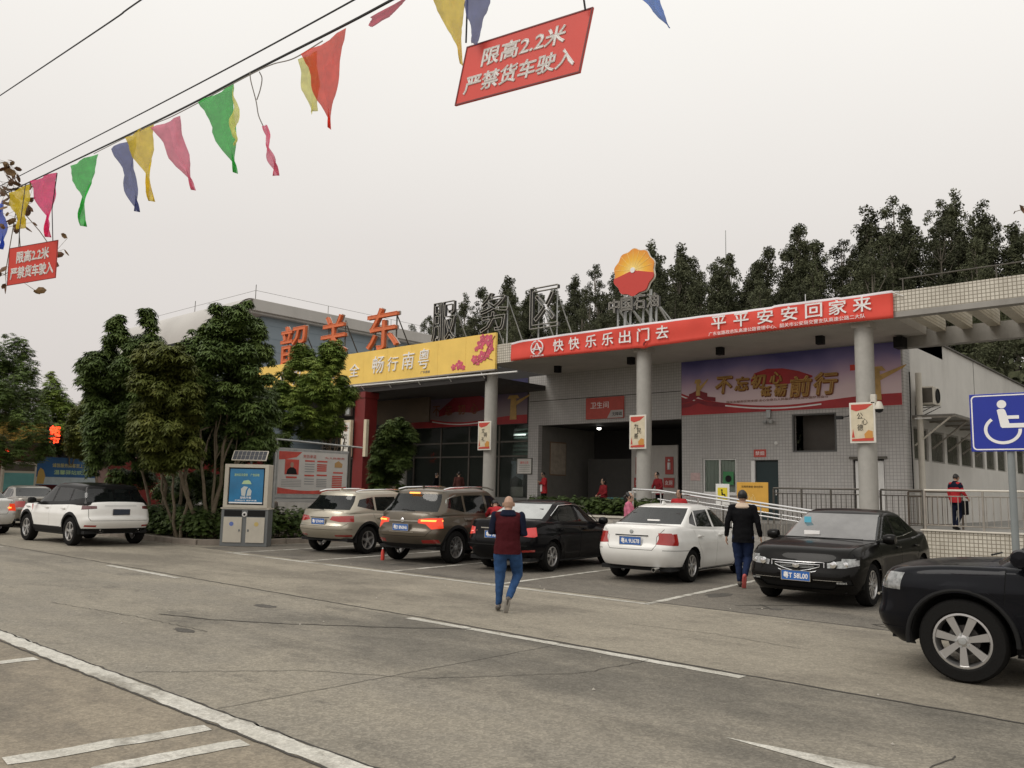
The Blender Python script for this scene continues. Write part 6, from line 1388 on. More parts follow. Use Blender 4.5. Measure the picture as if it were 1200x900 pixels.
white_suv=suv('suv_car',P_white,W=1.90,xf=2.12,xr=-2.20,H=1.60,belt=1.07,hood=1.05,wb=2.66,r=.37,rake=.42,clad=.46,roofm=carpaint('car_roof_black',(.012,.012,.012)),
 windows=[[(.92,1.09),(-.02,1.11),(-.05,1.50),(.22,1.49),(.50,1.38)],[(-.10,1.11),(-1.0,1.15),(-.97,1.475),(-.13,1.495)],[(-1.07,1.155),(-1.85,1.25),(-1.6,1.40),(-1.04,1.47)]],
 patches=[('tail_lamp','yzr',[(.60,.965),(.60,1.035),(.93,1.04),(.93,.93),(.78,.95)],M_taildk,{}),('tail_lamp','xz',[(-2.3,.93),(-2.06,.96),(-2.06,1.03),(-2.3,1.035)],M_taildk,{}),('fog_reflector','yzr',[(.60,.50),(.60,.545),(.84,.55),(.84,.505)],M_reflect,{})],
 gaps=[('yzr',[(-.78,1.06),(-.78,.72),(-.74,.66),(.74,.66),(.78,.72),(.78,1.06)],False)],
 plates=[(-1,.88,None)],platem=M_plate_dk,spokes=(5,'wide'),mirrorm=M_black,handlem=P_white,
 extras=[strip('lettering_strip',M_galv,-.42,.42,1.035,1.045,-1,.004),box_part('side_vent',M_galv,1.18,1.42,.925,.95,.93,.955),exhaust(-.5,.40,-2.05),exhaust(.5,.40,-2.05),
  lambda root,sx,zt,rz:MB().box(.85,.87,-.98,-.96,.93,1.05).box(.85,.87,.97,.985,.90,1.05).build('mirror_ribbon',M_red,root) if False else MB().prism([(.82,1.02),(.90,1.02),(.86,.86)],.985,.99).build('mirror_ribbon',M_red,root)])
def glk_extra(root,sx,zt,rz):
    # flared arch edge over the front wheel, running board, side mirror plate
    for c in (1.375,-1.375):
        for s in (1,-1):
            P=[(c+.455*math.cos(R_(a)),s*(.925),.375+.455*math.sin(R_(a))) for a in range(-8,190,9)]; MB().tube(P,.022,8).build('arch_lip',M_trim,root,smooth=True)
    for s in (1,-1):
        MB().box(-.85,.85,min(s*.88,s*.95),max(s*.88,s*.95),.33,.40,bev=.02).build('side_step',M_trim,root); MB().box(-.8,.8,min(s*.945,s*.955),max(s*.945,s*.955),.372,.384).build('step_trim',M_chrome,root)
navy_suv=suv('suv_car',P_navy,levels=[(0,.80,2.06,-2.05),(.10,.86,2.15,-2.15),(.24,.90,2.21,-2.23),(.36,.916,2.22,-2.25),(.46,.92,2.20,-2.24),(.52,.92,2.19,-2.20),(.80,.91,2.17,-2.18),(.93,.895,2.13,-2.15),(.985,.87,2.08,-2.12),(1,.83,2.0,-2.06)],W=1.84,xf=2.22,xr=-2.25,H=1.68,belt=1.10,hood=1.08,wb=2.75,r=.375,rake=.30,clad=.44,cladm=P_navy,
 shoulder=[(-2.25,1.12),(-1.9,1.14),(-1.2,1.12),(-.5,1.09),(.5,1.06),(1.0,1.05),(1.5,1.035),(1.9,.99),(2.1,.94),(2.22,.88)],
 patches=[('headlamp','yzf',[(.55,.80),(.56,.93),(.75,.95),(.95,.955),(.95,.79)],M_lens,{}),('headlamp','xz',[(2.35,.79),(2.17,.81),(2.05,.90),(2.03,.95),(2.35,.95)],M_lens,{}),('grille','yzf',[(.0,.62),(.0,.88),(.48,.88),(.42,.62)],M_black,{'off':-.02}),('lower_grille','yzf',[(.0,.40),(.0,.52),(.7,.52),(.62,.40)],M_black,{'off':-.02})],
 gaps=[('xyf',[(2.05,.74),(1.5,.80),(1.05,.80)],False),('xyf',[(2.05,-.74),(1.5,-.80),(1.05,-.80)],False)],
 plates=[(1,.56,None)],platem=M_plate,spokes=(7,'wide'),mirrorm=P_navy,
 extras=[glk_extra,roofrails(-1.6,.3,.68,None,M_galv),wiper(1.25,1.115,1,-.6,.1,.01,.02),
  lambda root,sx,zt,rz:[MB().tube([(sx(0,z,1)-.02,-.42,z),(sx(0,z,1)+.004,0,z),(sx(0,z,1)-.02,.42,z)],.014,6).build('grille_bar',M_chrome,root,smooth=True) for z in (.69,.79)]])
for S_,k in ((navy_suv,'doors'),): S_['doors']=[[(.995,1.02),(1.015,.7),(.925,.455),(.815,.445),(-.075,.445),(-.075,1.08)],[(-.085,.445),(-.715,.445),(-.855,.60),(-1.055,.85),(-1.095,1.11),(-.085,1.08)]]
for S_ in (beige_suv,brown_suv,white_suv,navy_suv):
    z=S_['clad']+.006; S_['doors']=[[(a,max(b,z)) for a,b in p] for p in S_['doors']]; S_['gaps']=[(q,[(a,max(b,z)) if q=='xz' else (a,b) for a,b in p],c) for q,p,c in S_['gaps']]
def place(S,ax,ay,hd,rear=True,**k):
    """put a car with its rear (or front) axle centre at ax, ay"""
    h=R_(hd); d=(S['wb']/2)*(1 if rear else -1); return car(S,(ax+math.cos(h)*d,ay+math.sin(h)*d,0),h,**k)

G_bright=mat('reflective_screen_glass',(.50,.51,.50),.10,metal=.75,var=.15,vscale=1.5); G_mid=mat('reflective_windscreen',(.27,.265,.26),.12,metal=.7,var=.2,vscale=1.5)  # grey metallic base put in to strengthen the sky's reflection on the glass
black_sedan['glassm']=G_bright; geely['glassm']=G_mid
place(white_sedan,-9.03,14.35,96,label='white sedan seen from behind, parked beside the walking man in black')
place(black_sedan,-12.0,13.75,98,label='black sedan with lit brake lamps behind the man in the maroon waistcoat')
place(geely,-5.47,13.6,271,rear=False,label='black sedan facing the lane with chrome grille and blue plate 58L00')
place(brown_suv,-14.55,13.35,99,label='bronze brown SUV with bright lit brake lamps and roof rails')
place(beige_suv,-17.8,13.45,99,label='champagne beige SUV parked leftmost in the bay row, lamps off')
place(white_suv,-23.2,9.72,183,label='white SUV with black roof driving away at the left by the trees')
nv=place(navy_suv,-2.20,9.55,183,rear=False,label='nearly black SUV cut by the right edge of the picture, front wheel showing')
gs=dict(white_sedan); gs.update(paint=P_grey,plates=[(-1,.775,'粤B 71K20')],handlem=P_grey,extras=[strip('chrome_strip',M_chrome,-.4,.4,.865,.885,-1,.008)])
place(gs,-33.2,11.35,176,label='silver grey sedan half hidden behind the front of the white SUV')
ws2=dict(white_sedan); ws2.update(patches=[(a,b,c,M_brake,e) for a,b,c,d,e in white_sedan['patches']],extras=[strip('brake_lamp_bulb',M_brakehot,.5,.78,.79,.83,-1,.012),strip('brake_lamp_bulb',M_brakehot,-.78,-.5,.79,.83,-1,.012)])
place(ws2,-29.6,8.55,183,label='white sedan with glowing brake lamps cut by the left edge of the picture')
gs2=dict(geely); gs2.update(paint=P_grey)
place(gs2,-29.8,15.2,262,rear=False,label='grey sedan glimpsed behind the trees with one white headlamp visible')
# ================= vegetation =================
nr=np.random.default_rng(5)
def whorl(n,l,wd,droop,fold=.3):
    """n narrow leaflets hanging from one point: verts (n*4,3), quads"""
    V=[];
    for k in range(n):
        a=2*PI*k/n+nr.uniform(-.25,.25); d=droop*nr.uniform(.6,1.3); L_=l*nr.uniform(.75,1.15)
        c,s=math.cos(a),math.sin(a); h=math.cos(d); v=-math.sin(d)
        base=(0,0,0); mid=(c*h*L_*.5,s*h*L_*.5,v*L_*.35); tip=(c*h*L_,s*h*L_,v*L_)
        V+= [base,(mid[0]-s*wd/2,mid[1]+c*wd/2,mid[2]-wd*fold*.3),tip,(mid[0]+s*wd/2,mid[1]-c*wd/2,mid[2]-wd*fold*.3)]
    return np.array(V)
def rotz(V,a): 
    c,s=np.cos(a),np.sin(a); return V@np.array([[c,s,0],[-s,c,0],[0,0,1]])
def rotm(ax,a):
    ax=ax/np.linalg.norm(ax); K=np.array([[0,-ax[2],ax[1]],[ax[2],0,-ax[0]],[-ax[1],ax[0],0]]); return np.eye(3)+math.sin(a)*K+(1-math.cos(a))*K@K
def foliage(name,blobs,count,tmpls,m,parent,shell=.55,tilt=.7,flat=.0):
    """scatter leaf whorls through overlapping ellipsoids; more at the skin, gaps between"""
    vol=np.array([b[3]*b[4]*b[5] for b in blobs])**.8; p=vol/vol.sum(); out=[]
    for i in range(count):
        b=blobs[nr.choice(len(blobs),p=p)]; d=nr.normal(size=3); d/=np.linalg.norm(d); r=shell+(1-shell)*nr.random()**.6
        if nr.random()<.25: r*=nr.random()
        if nr.random()<.06: r*=1.12
        pos=np.array(b[:3])+d*r*np.array(b[3:6]); T=tmpls[nr.integers(len(tmpls))]
        V=rotz(T,nr.uniform(0,6.28)); ax=np.cross([0,0,1],d)+1e-6; V=V@rotm(ax,nr.uniform(0,tilt)*min(1,np.linalg.norm(ax))).T
        out.append(V*nr.uniform(.75,1.25)+pos)
    V=np.concatenate(out); F=np.arange(len(V)).reshape(-1,4)
    me=npmesh(name,V,F,[m]); return link(name,me,parent)
def limbs(name,paths,m,parent):
    mb=MB()
    for pts,r0,r1 in paths:
        n=len(pts); mb.tube(pts,r0,7,rs=[r0+(r1-r0)*i/(n-1) for i in range(n)])
    return mb.build(name,m,parent,smooth=True)
def wig(a,b,n,j,r):
    a,b=Vector(a),Vector(b); P=[a.lerp(b,i/n) for i in range(n+1)]
    for p in P[1:-1]: p+=Vector((r.uniform(-j,j),r.uniform(-j,j),r.uniform(-j,j)*.4))
    return P
SCHEF=[whorl(7,.19,.052,.45) for _ in range(6)]; MANGO=[whorl(8,.17,.040,.35) for _ in range(6)]
def leafy(name,label,cat,loc,stems,blobs,count,tm,m,barkm=None,group=None,shell=.35):
    r=random.Random(sum(map(ord,label))); e=empty(name,loc,0,label,cat,group); paths=[]
    for (bx,by),(tx,ty,tz),rad in stems:
        P=wig((bx,by,0),(tx,ty,tz),6,.07,r); paths.append((P,rad,rad*.45))
        near=sorted(blobs,key=lambda b:(b[0]-tx)**2+(b[1]-ty)**2+(b[2]-tz)**2)[:5]
        for b in near: paths.append((wig(P[-1] if r.random()<.6 else P[4],(b[0],b[1],b[2]),4,.08,r),rad*.45,rad*.12))
    limbs('trunk',paths,barkm or M_bark,e); foliage('crown',blobs,count,tm,m,e,shell); return e
def rb(cx,cy,cz,rx,ry,rz,n,s,rr,top=None):
    """n clumps spread over an ellipsoid envelope"""
    r=random.Random(s); B_=[]
    for i in range(n):
        while True:
            a,b,c=r.uniform(-1,1),r.uniform(-1,1),r.uniform(-1,1); q=a*a+b*b+c*c
            if .15<q<1: break
        k=r.uniform(.7,1.25)*rr; B_.append((cx+a*rx,cy+b*ry,cz+c*rz,k,k,k*.75))
    return B_
M_bark2=mat('pale_bark',(.17,.135,.09),.85,var=.25,vscale=10,bump=.4)
BLOBS={
'T1':[(-0.23,0.08,6.54,0.26),(0.75,0.91,6.2,0.29),(-1.41,0.35,2.44,0.28),(0.6,1.12,6.41,0.1),(0.86,0.94,2.82,0.44),(0.67,0.52,3.76,0.35),(-0.38,0.42,6.98,0.19),(-0.2,0.67,5.84,0.47),(0.67,1.62,2.9,0.22),(0.47,0.53,5.05,0.28),(-1.45,-0.36,4.03,0.11),(0.42,0.06,5.46,0.47),(0.09,-0.02,6.23,0.39),(-0.82,0.48,3.41,0.32),(0.7,1.07,4.1,0.3),(-1.45,0.05,4.99,0.26),(-0.94,0.82,2.37,0.3),(-0.42,-0.18,6.33,0.19),(-0.84,-0.16,3.17,0.33),(0.36,0.78,6.62,0.25),(-1.07,-0.31,4.54,0.42),(-0.68,-0.14,5.17,0.25),(-1.01,0.25,2.64,0.44),(-1.14,0.89,2.61,0.41),(1.01,0.77,4.7,0.26),(-0.63,1.53,3.19,0.41),(0.29,0.46,3.86,0.4),(0.28,0.76,7.12,0.18),(0.47,0.54,3.38,0.45),(-1.67,0.08,3.07,0.27),(-0.55,1.1,2.73,0.29),(0.71,-0.03,4.46,0.24),(-0.22,0.93,4.84,0.46),(-1.14,-0.29,5.45,0.43),(0.33,0.39,5.31,0.43),(0.01,-0.5,4.67,0.46),(-1.27,-0.2,4.06,0.35),(-0.78,-0.29,5.74,0.44),(0.39,1.49,5.58,0.21),(0.62,1.57,3.23,0.16),(-0.89,-0.55,5.18,0.31),(1.25,0.24,5.49,0.3),(-0.76,0.08,6.19,0.32),(0.03,0.05,5.19,0.43),(-0.66,1.17,6.77,0.27),(-0.96,-0.01,6.24,0.16),(-0.29,0.97,2.28,0.12),(0.55,1.68,3.7,0.29),(-0.18,1.41,4.49,0.42),(1.1,1.08,4.78,0.25),(-0.19,0.24,3.72,0.44),(-0.93,-0.14,2.83,0.33),(0.2,1.27,2.5,0.15),(-1.01,0.36,3.96,0.46),(-1.65,0.9,2.99,0.48),(0.6,1.6,3.93,0.26),(-0.45,0.01,6.96,0.1),(0.5,0.38,4.14,0.29),(-1.51,-0.17,3.2,0.12),(1.08,1.14,4.05,0.31),(-0.79,0.68,6.77,0.34),(-0.36,0.29,4.15,0.25),(0.67,1.35,5.86,0.1),(1.34,0.4,4.93,0.27),(-1.19,0.39,3.37,0.34),(0.85,1.17,5.69,0.19),(0.81,1.67,3.87,0.11),(-1.99,0.73,2.93,0.28),(-1.69,0.66,4.47,0.42),(-1.61,0.24,3.58,0.25),(-1.13,-0.23,6.27,0.11),(1.08,0.64,3.77,0.43),(0.4,0.39,6.3,0.39),(0.94,1.54,4.77,0.1),(0.63,0.87,5.28,0.27),(1.02,0.99,3.46,0.33),(-0.34,0.76,2.2,0.11),(-0.47,1.19,4.26,0.4),(-1.06,0.23,5.11,0.32),(-0.89,-0.0,5.62,0.37),(0.98,0.3,4.39,0.29),(-0.37,0.72,2.77,0.29),(-1.23,-0.45,5.05,0.24),(-0.47,0.76,5.19,0.27),(0.83,0.88,5.63,0.32),(0.9,0.13,6.61,0.38),(-0.46,0.82,4.58,0.31),(-1.28,0.22,2.27,0.13),(1.0,1.55,5.02,0.1),(-0.01,-0.27,5.68,0.31),(0.54,-0.45,5.35,0.39),(-0.65,0.95,2.41,0.3),(-0.13,-0.02,6.89,0.23),(-0.43,1.49,2.69,0.35),(0.04,1.04,2.47,0.23),(0.69,0.88,5.88,0.27),(-0.32,1.79,3.24,0.49),(0.75,1.32,2.93,0.38),(-1.3,0.28,3.14,0.26),(-1.47,-0.07,2.77,0.11),(0.88,1.31,5.36,0.14),(-0.78,0.51,4.52,0.4),(-1.22,-0.51,5.74,0.21),(0.07,1.63,4.37,0.31),(-0.15,1.22,6.53,0.39),(-0.53,0.61,6.08,0.27),(0.25,1.39,2.6,0.21),(-1.44,-0.1,3.29,0.24),(0.64,1.42,2.73,0.26),(-1.26,-0.41,4.1,0.16),(-1.68,-0.06,4.36,0.27),(-2.1,0.6,4.24,0.41),(-0.7,0.65,2.85,0.28),(0.6,-0.05,3.91,0.26),(-0.1,0.05,5.82,0.45),(-1.37,-0.35,4.82,0.27),(-0.33,0.68,3.5,0.29),(-1.24,1.25,3.14,0.31),(0.15,0.89,2.6,0.25),(-1.19,0.28,2.26,0.14)],
'T2':[(1.98,-0.64,4.11,0.12),(1.07,-0.52,2.62,0.4),(0.85,-0.59,2.79,0.28),(1.15,-1.17,4.53,0.28),(1.17,-1.85,4.32,0.37),(0.83,-1.76,5.48,0.09),(0.73,-1.63,4.75,0.28),(2.03,-1.18,5.01,0.23),(0.33,-1.6,2.62,0.14),(1.42,-0.87,3.61,0.36),(1.33,-0.96,2.02,0.1),(1.93,-1.29,3.91,0.24),(1.79,-0.9,4.74,0.26),(0.47,-1.76,2.99,0.12),(1.42,-1.07,2.82,0.28),(1.42,-0.7,3.22,0.36),(1.93,-0.83,2.38,0.3),(0.63,-1.71,3.17,0.25),(1.37,-1.48,2.84,0.47),(0.41,-1.77,4.35,0.15),(1.16,-1.13,2.3,0.36),(1.69,-0.48,2.66,0.19),(1.13,-0.54,3.89,0.42),(0.86,-1.16,2.08,0.09),(1.68,-1.2,5.38,0.16),(0.97,-1.39,3.79,0.46),(1.17,-0.78,4.44,0.35),(0.75,-1.81,3.73,0.2),(0.85,-1.59,4.96,0.26),(1.41,-1.26,4.94,0.38),(1.14,-0.82,4.91,0.3),(0.61,-0.78,4.4,0.42),(1.23,-1.27,4.01,0.41),(1.14,-1.41,2.33,0.34),(1.85,-0.62,3.5,0.16),(0.9,-1.09,2.12,0.15),(1.57,-0.95,2.32,0.32),(0.44,-1.51,3.55,0.36),(0.61,-1.73,5.3,0.18),(1.3,-1.66,3.19,0.46),(0.88,-1.49,3.56,0.26),(0.91,-1.95,5.04,0.18),(1.84,-0.54,2.49,0.21),(2.03,-1.4,3.17,0.3),(1.01,-1.49,5.34,0.3),(1.08,-1.47,5.08,0.44),(1.74,-1.49,5.13,0.35),(2.02,-0.77,2.75,0.26),(1.17,-0.92,2.15,0.24),(2.11,-0.77,3.71,0.18),(0.31,-1.66,2.67,0.1),(0.81,-0.8,3.52,0.38),(1.73,-1.68,4.18,0.25),(0.54,-1.53,2.88,0.29),(0.74,-1.98,4.46,0.1),(0.32,-1.66,2.88,0.16),(1.97,-0.91,4.15,0.37),(0.53,-1.67,4.6,0.31),(0.83,-1.26,2.11,0.1),(0.53,-1.8,2.74,0.11)],
'T3':[(-0.13,-1.94,6.04,0.33),(-1.25,-1.53,5.48,0.29),(0.72,-2.07,5.04,0.38),(-1.34,-1.9,5.35,0.37),(-1.11,-1.53,5.1,0.4),(0.37,-2.39,3.53,0.32),(-0.69,-1.94,5.99,0.24),(0.22,-1.94,3.32,0.31),(0.57,-1.09,4.26,0.29),(0.71,-1.0,4.37,0.27),(-1.47,-1.45,4.09,0.45),(-0.66,-2.29,4.09,0.3),(0.42,-1.19,5.89,0.37),(0.18,-1.64,2.73,0.27),(-1.41,-2.45,5.1,0.22),(-0.19,-1.91,6.63,0.16),(-0.76,-2.32,3.91,0.23),(0.29,-0.67,4.24,0.17),(0.26,-1.45,6.85,0.15),(0.07,-1.19,2.24,0.2),(1.15,-1.75,4.8,0.38),(0.06,-1.61,4.77,0.43),(1.01,-1.28,5.16,0.39),(0.47,-0.74,4.52,0.16),(-1.13,-2.0,2.91,0.36),(-0.53,-1.2,5.24,0.44),(0.19,-0.5,2.91,0.19),(-0.68,-2.37,3.46,0.27),(-0.63,-2.51,4.67,0.37),(0.54,-0.97,3.31,0.43),(-0.38,-0.67,3.9,0.28),(-0.85,-0.92,3.89,0.27),(-0.98,-2.02,4.51,0.46),(-0.33,-1.61,5.93,0.26),(-0.28,-2.06,4.71,0.41),(0.16,-1.63,3.74,0.44),(0.59,-0.73,2.73,0.25),(1.0,-1.52,3.49,0.39),(-0.09,-1.24,5.92,0.37),(-0.79,-0.86,2.89,0.26),(-1.25,-2.26,5.47,0.25),(-0.3,-1.26,4.55,0.38),(-0.26,-2.56,5.1,0.34),(-0.18,-1.85,3.54,0.24),(0.19,-0.44,2.52,0.19),(0.54,-0.76,3.9,0.15),(-1.09,-2.34,4.27,0.14),(-1.41,-2.18,3.63,0.15),(0.37,-1.14,6.35,0.15),(0.12,-1.0,2.27,0.2),(-0.17,-2.19,6.24,0.18),(-0.47,-2.1,3.88,0.33),(0.33,-0.6,3.4,0.16),(0.27,-0.98,2.69,0.34),(0.44,-0.83,4.78,0.26),(0.54,-1.86,5.34,0.25),(-0.08,-0.53,2.41,0.27),(-1.19,-1.93,2.38,0.27),(0.07,-1.16,4.68,0.41),(0.23,-1.24,6.59,0.28),(-0.3,-2.01,6.41,0.27),(-1.07,-1.9,2.23,0.17),(-0.53,-1.5,4.53,0.47),(-1.92,-1.22,3.19,0.37),(-0.29,-2.07,6.54,0.15),(0.13,-1.26,5.4,0.38),(0.12,-2.37,3.13,0.44),(0.01,-1.45,2.49,0.24),(0.78,-0.9,3.76,0.19),(-0.24,-0.99,6.19,0.25),(-1.29,-0.98,3.16,0.26),(-0.64,-1.58,2.49,0.34),(-1.67,-1.43,4.49,0.41),(-0.08,-2.06,3.39,0.36),(0.62,-1.83,5.63,0.33),(-0.69,-1.98,5.64,0.26),(-0.32,-1.31,4.12,0.3),(1.15,-1.85,4.14,0.23),(-0.67,-1.01,3.39,0.26),(-1.1,-2.32,4.99,0.25),(0.79,-1.36,4.0,0.47),(0.75,-1.27,3.05,0.28),(-1.59,-1.8,3.77,0.31),(0.14,-1.78,3.04,0.26),(-0.86,-2.21,5.51,0.18),(0.52,-0.77,5.17,0.16),(0.13,-1.26,6.81,0.26),(-1.55,-2.31,5.26,0.26)],
'T4':[(4.0,1.53,3.31,0.21),(1.89,-1.09,4.02,0.41),(3.94,1.36,3.19,0.27),(0.11,-2.2,2.76,0.41),(3.72,0.38,4.89,0.38),(0.46,-1.47,2.66,0.4),(3.78,0.23,3.65,0.37),(2.6,0.35,3.83,0.38),(-0.08,-1.73,1.79,0.39),(1.14,-1.39,4.55,0.47),(2.95,0.02,5.13,0.25),(1.69,-0.01,1.88,0.4),(2.5,0.96,2.93,0.26),(3.3,0.81,3.19,0.35),(-1.28,-2.25,2.38,0.38),(1.67,1.22,2.87,0.44),(0.5,-2.04,4.73,0.25),(3.57,1.21,4.73,0.32),(-0.54,-2.4,3.13,0.46),(-0.48,-2.32,4.57,0.18),(1.92,0.31,3.82,0.33),(3.37,1.62,2.42,0.45),(1.33,-1.74,2.89,0.33),(1.96,-0.73,2.46,0.3),(-1.46,-2.33,3.4,0.48),(1.47,0.41,1.76,0.37),(1.91,-0.0,3.31,0.28),(-0.16,-1.15,1.81,0.44),(0.14,-2.43,4.52,0.23),(2.35,-1.03,3.19,0.35),(-0.06,-2.08,1.87,0.38),(2.09,-0.72,1.79,0.36),(0.6,-0.82,1.37,0.32),(2.2,-0.75,4.92,0.43),(3.15,0.56,3.22,0.43),(0.96,-0.97,4.47,0.4),(2.3,-0.88,4.58,0.46),(1.97,-0.83,5.19,0.26),(2.65,1.73,2.94,0.36),(3.23,1.61,1.97,0.19),(0.9,0.26,2.77,0.47),(-1.22,-2.82,4.17,0.18),(0.67,-0.24,1.53,0.33),(1.38,0.53,3.48,0.46),(2.63,-0.48,4.79,0.46),(3.77,1.72,3.08,0.23),(2.6,0.48,1.87,0.37),(2.7,-0.81,3.11,0.27),(1.15,-0.74,5.25,0.31),(2.5,1.46,1.77,0.35),(-1.3,-2.41,2.04,0.27),(2.93,0.03,1.82,0.38),(3.25,0.92,3.53,0.46),(1.05,-0.63,1.26,0.27),(-0.9,-2.75,3.64,0.27),(-1.33,-2.38,2.7,0.36),(0.91,-0.17,3.69,0.48),(-0.81,-1.71,2.45,0.27),(0.27,-1.45,2.12,0.32),(2.94,-0.18,4.94,0.43),(2.84,0.32,2.48,0.34),(1.43,0.16,3.68,0.31),(-0.87,-2.92,3.7,0.15),(-1.0,-2.79,3.07,0.14),(2.92,0.54,1.74,0.36),(2.95,0.75,5.18,0.23),(1.2,0.15,4.35,0.26),(1.69,0.62,2.72,0.35)],
'M1':[(-0.52,0.14,4.9,0.39),(-1.0,-0.91,3.55,0.11),(-0.43,-0.65,6.55,0.15),(0.45,0.2,3.81,0.22),(-1.11,-1.3,5.29,0.25),(0.78,0.29,4.69,0.19),(-1.17,-0.84,5.62,0.27),(-0.82,-1.43,4.68,0.35),(-1.11,-0.67,4.86,0.25),(-1.02,-0.42,3.68,0.25),(0.24,-1.59,4.94,0.25),(-1.05,-0.59,6.52,0.46),(0.6,0.02,5.44,0.32),(0.55,-0.41,4.12,0.35),(0.37,-0.89,3.91,0.38),(0.27,-1.36,4.23,0.38),(0.42,0.07,3.62,0.24),(0.46,0.25,5.65,0.12),(-0.53,-0.14,4.3,0.29),(-0.44,-1.31,4.6,0.31),(-0.44,-0.83,5.45,0.35),(0.71,-0.5,5.77,0.28),(-1.36,-0.86,4.01,0.45),(-0.99,-0.44,4.89,0.41),(-0.22,-0.57,6.17,0.26),(-1.0,-1.16,5.91,0.18),(-0.34,0.58,4.71,0.47),(-0.03,-0.93,6.05,0.33),(0.81,-0.35,6.24,0.26),(-0.49,-1.13,6.74,0.11),(-0.32,-1.26,4.07,0.33),(-0.16,0.17,3.65,0.38),(-1.25,-0.91,3.74,0.25),(0.93,-0.89,5.2,0.33),(0.75,-1.3,5.48,0.27),(0.49,0.47,5.04,0.39),(0.41,0.23,4.03,0.14),(-0.89,-0.78,6.11,0.32),(-0.17,0.65,5.23,0.31),(-0.85,0.05,5.62,0.44),(-1.05,-1.12,5.7,0.23),(-1.75,-1.21,4.24,0.24),(-0.7,0.45,3.99,0.32),(0.11,0.28,4.96,0.44),(-0.13,-0.19,5.95,0.28),(-0.61,-1.19,6.62,0.11),(0.73,-0.78,5.61,0.24),(0.75,-0.55,4.52,0.34),(0.61,-1.02,4.96,0.43),(0.49,-1.21,4.17,0.3),(0.43,0.03,6.08,0.22),(-1.11,-0.99,6.13,0.21),(0.31,0.16,6.5,0.23),(0.53,-0.4,6.52,0.45),(-0.28,-0.69,5.23,0.39),(-1.58,-1.1,4.52,0.34),(0.4,0.01,6.91,0.12),(-0.27,-0.15,3.59,0.31),(-0.34,-0.5,3.62,0.35),(-1.52,-1.31,5.12,0.17),(-1.37,-1.12,5.11,0.39),(-0.49,-0.69,3.48,0.19),(-1.8,-0.84,4.17,0.29),(0.52,-0.94,5.89,0.31),(-0.15,0.24,6.16,0.27),(1.03,-0.64,4.97,0.32),(-0.11,-0.36,6.69,0.15),(-0.16,-0.3,6.27,0.36)],
'M2':[(0.03,-0.23,3.87,0.39),(-0.37,0.27,2.18,0.39),(-0.0,0.55,3.31,0.41),(-0.0,0.03,2.56,0.46),(-0.2,-0.46,4.04,0.23),(-0.18,-0.43,3.51,0.31),(-0.49,-0.29,1.54,0.32),(-0.74,-0.46,2.58,0.31),(-0.41,0.11,2.97,0.45),(-0.8,-0.27,2.11,0.41),(-0.06,0.08,4.24,0.35),(-0.88,-0.5,1.93,0.15),(-0.28,0.49,2.98,0.44),(-0.25,0.24,3.65,0.4),(-0.84,0.02,2.71,0.48),(-0.57,-0.47,3.11,0.33),(0.27,0.19,2.64,0.34),(-0.15,-0.55,3.73,0.36),(-0.91,-0.33,1.72,0.2),(0.43,0.31,4.05,0.2),(-0.76,-0.42,1.44,0.14),(-0.2,-0.42,3.14,0.29),(-0.91,0.19,2.09,0.34),(-0.08,0.35,1.57,0.17),(0.63,0.45,3.66,0.16),(-0.15,0.39,1.7,0.25),(-0.56,-0.58,3.5,0.15),(-0.41,0.06,1.54,0.28),(0.54,0.4,3.94,0.14),(-0.62,0.18,1.79,0.25),(0.43,0.13,4.25,0.15),(0.22,0.5,2.68,0.2),(0.45,0.37,3.73,0.34),(-0.08,0.46,3.85,0.46),(-0.54,-0.48,3.38,0.28),(0.27,0.48,3.06,0.22),(0.01,-0.36,4.2,0.29),(-0.88,-0.03,2.41,0.34),(-0.49,-0.62,2.77,0.28),(0.2,0.03,4.42,0.13)],
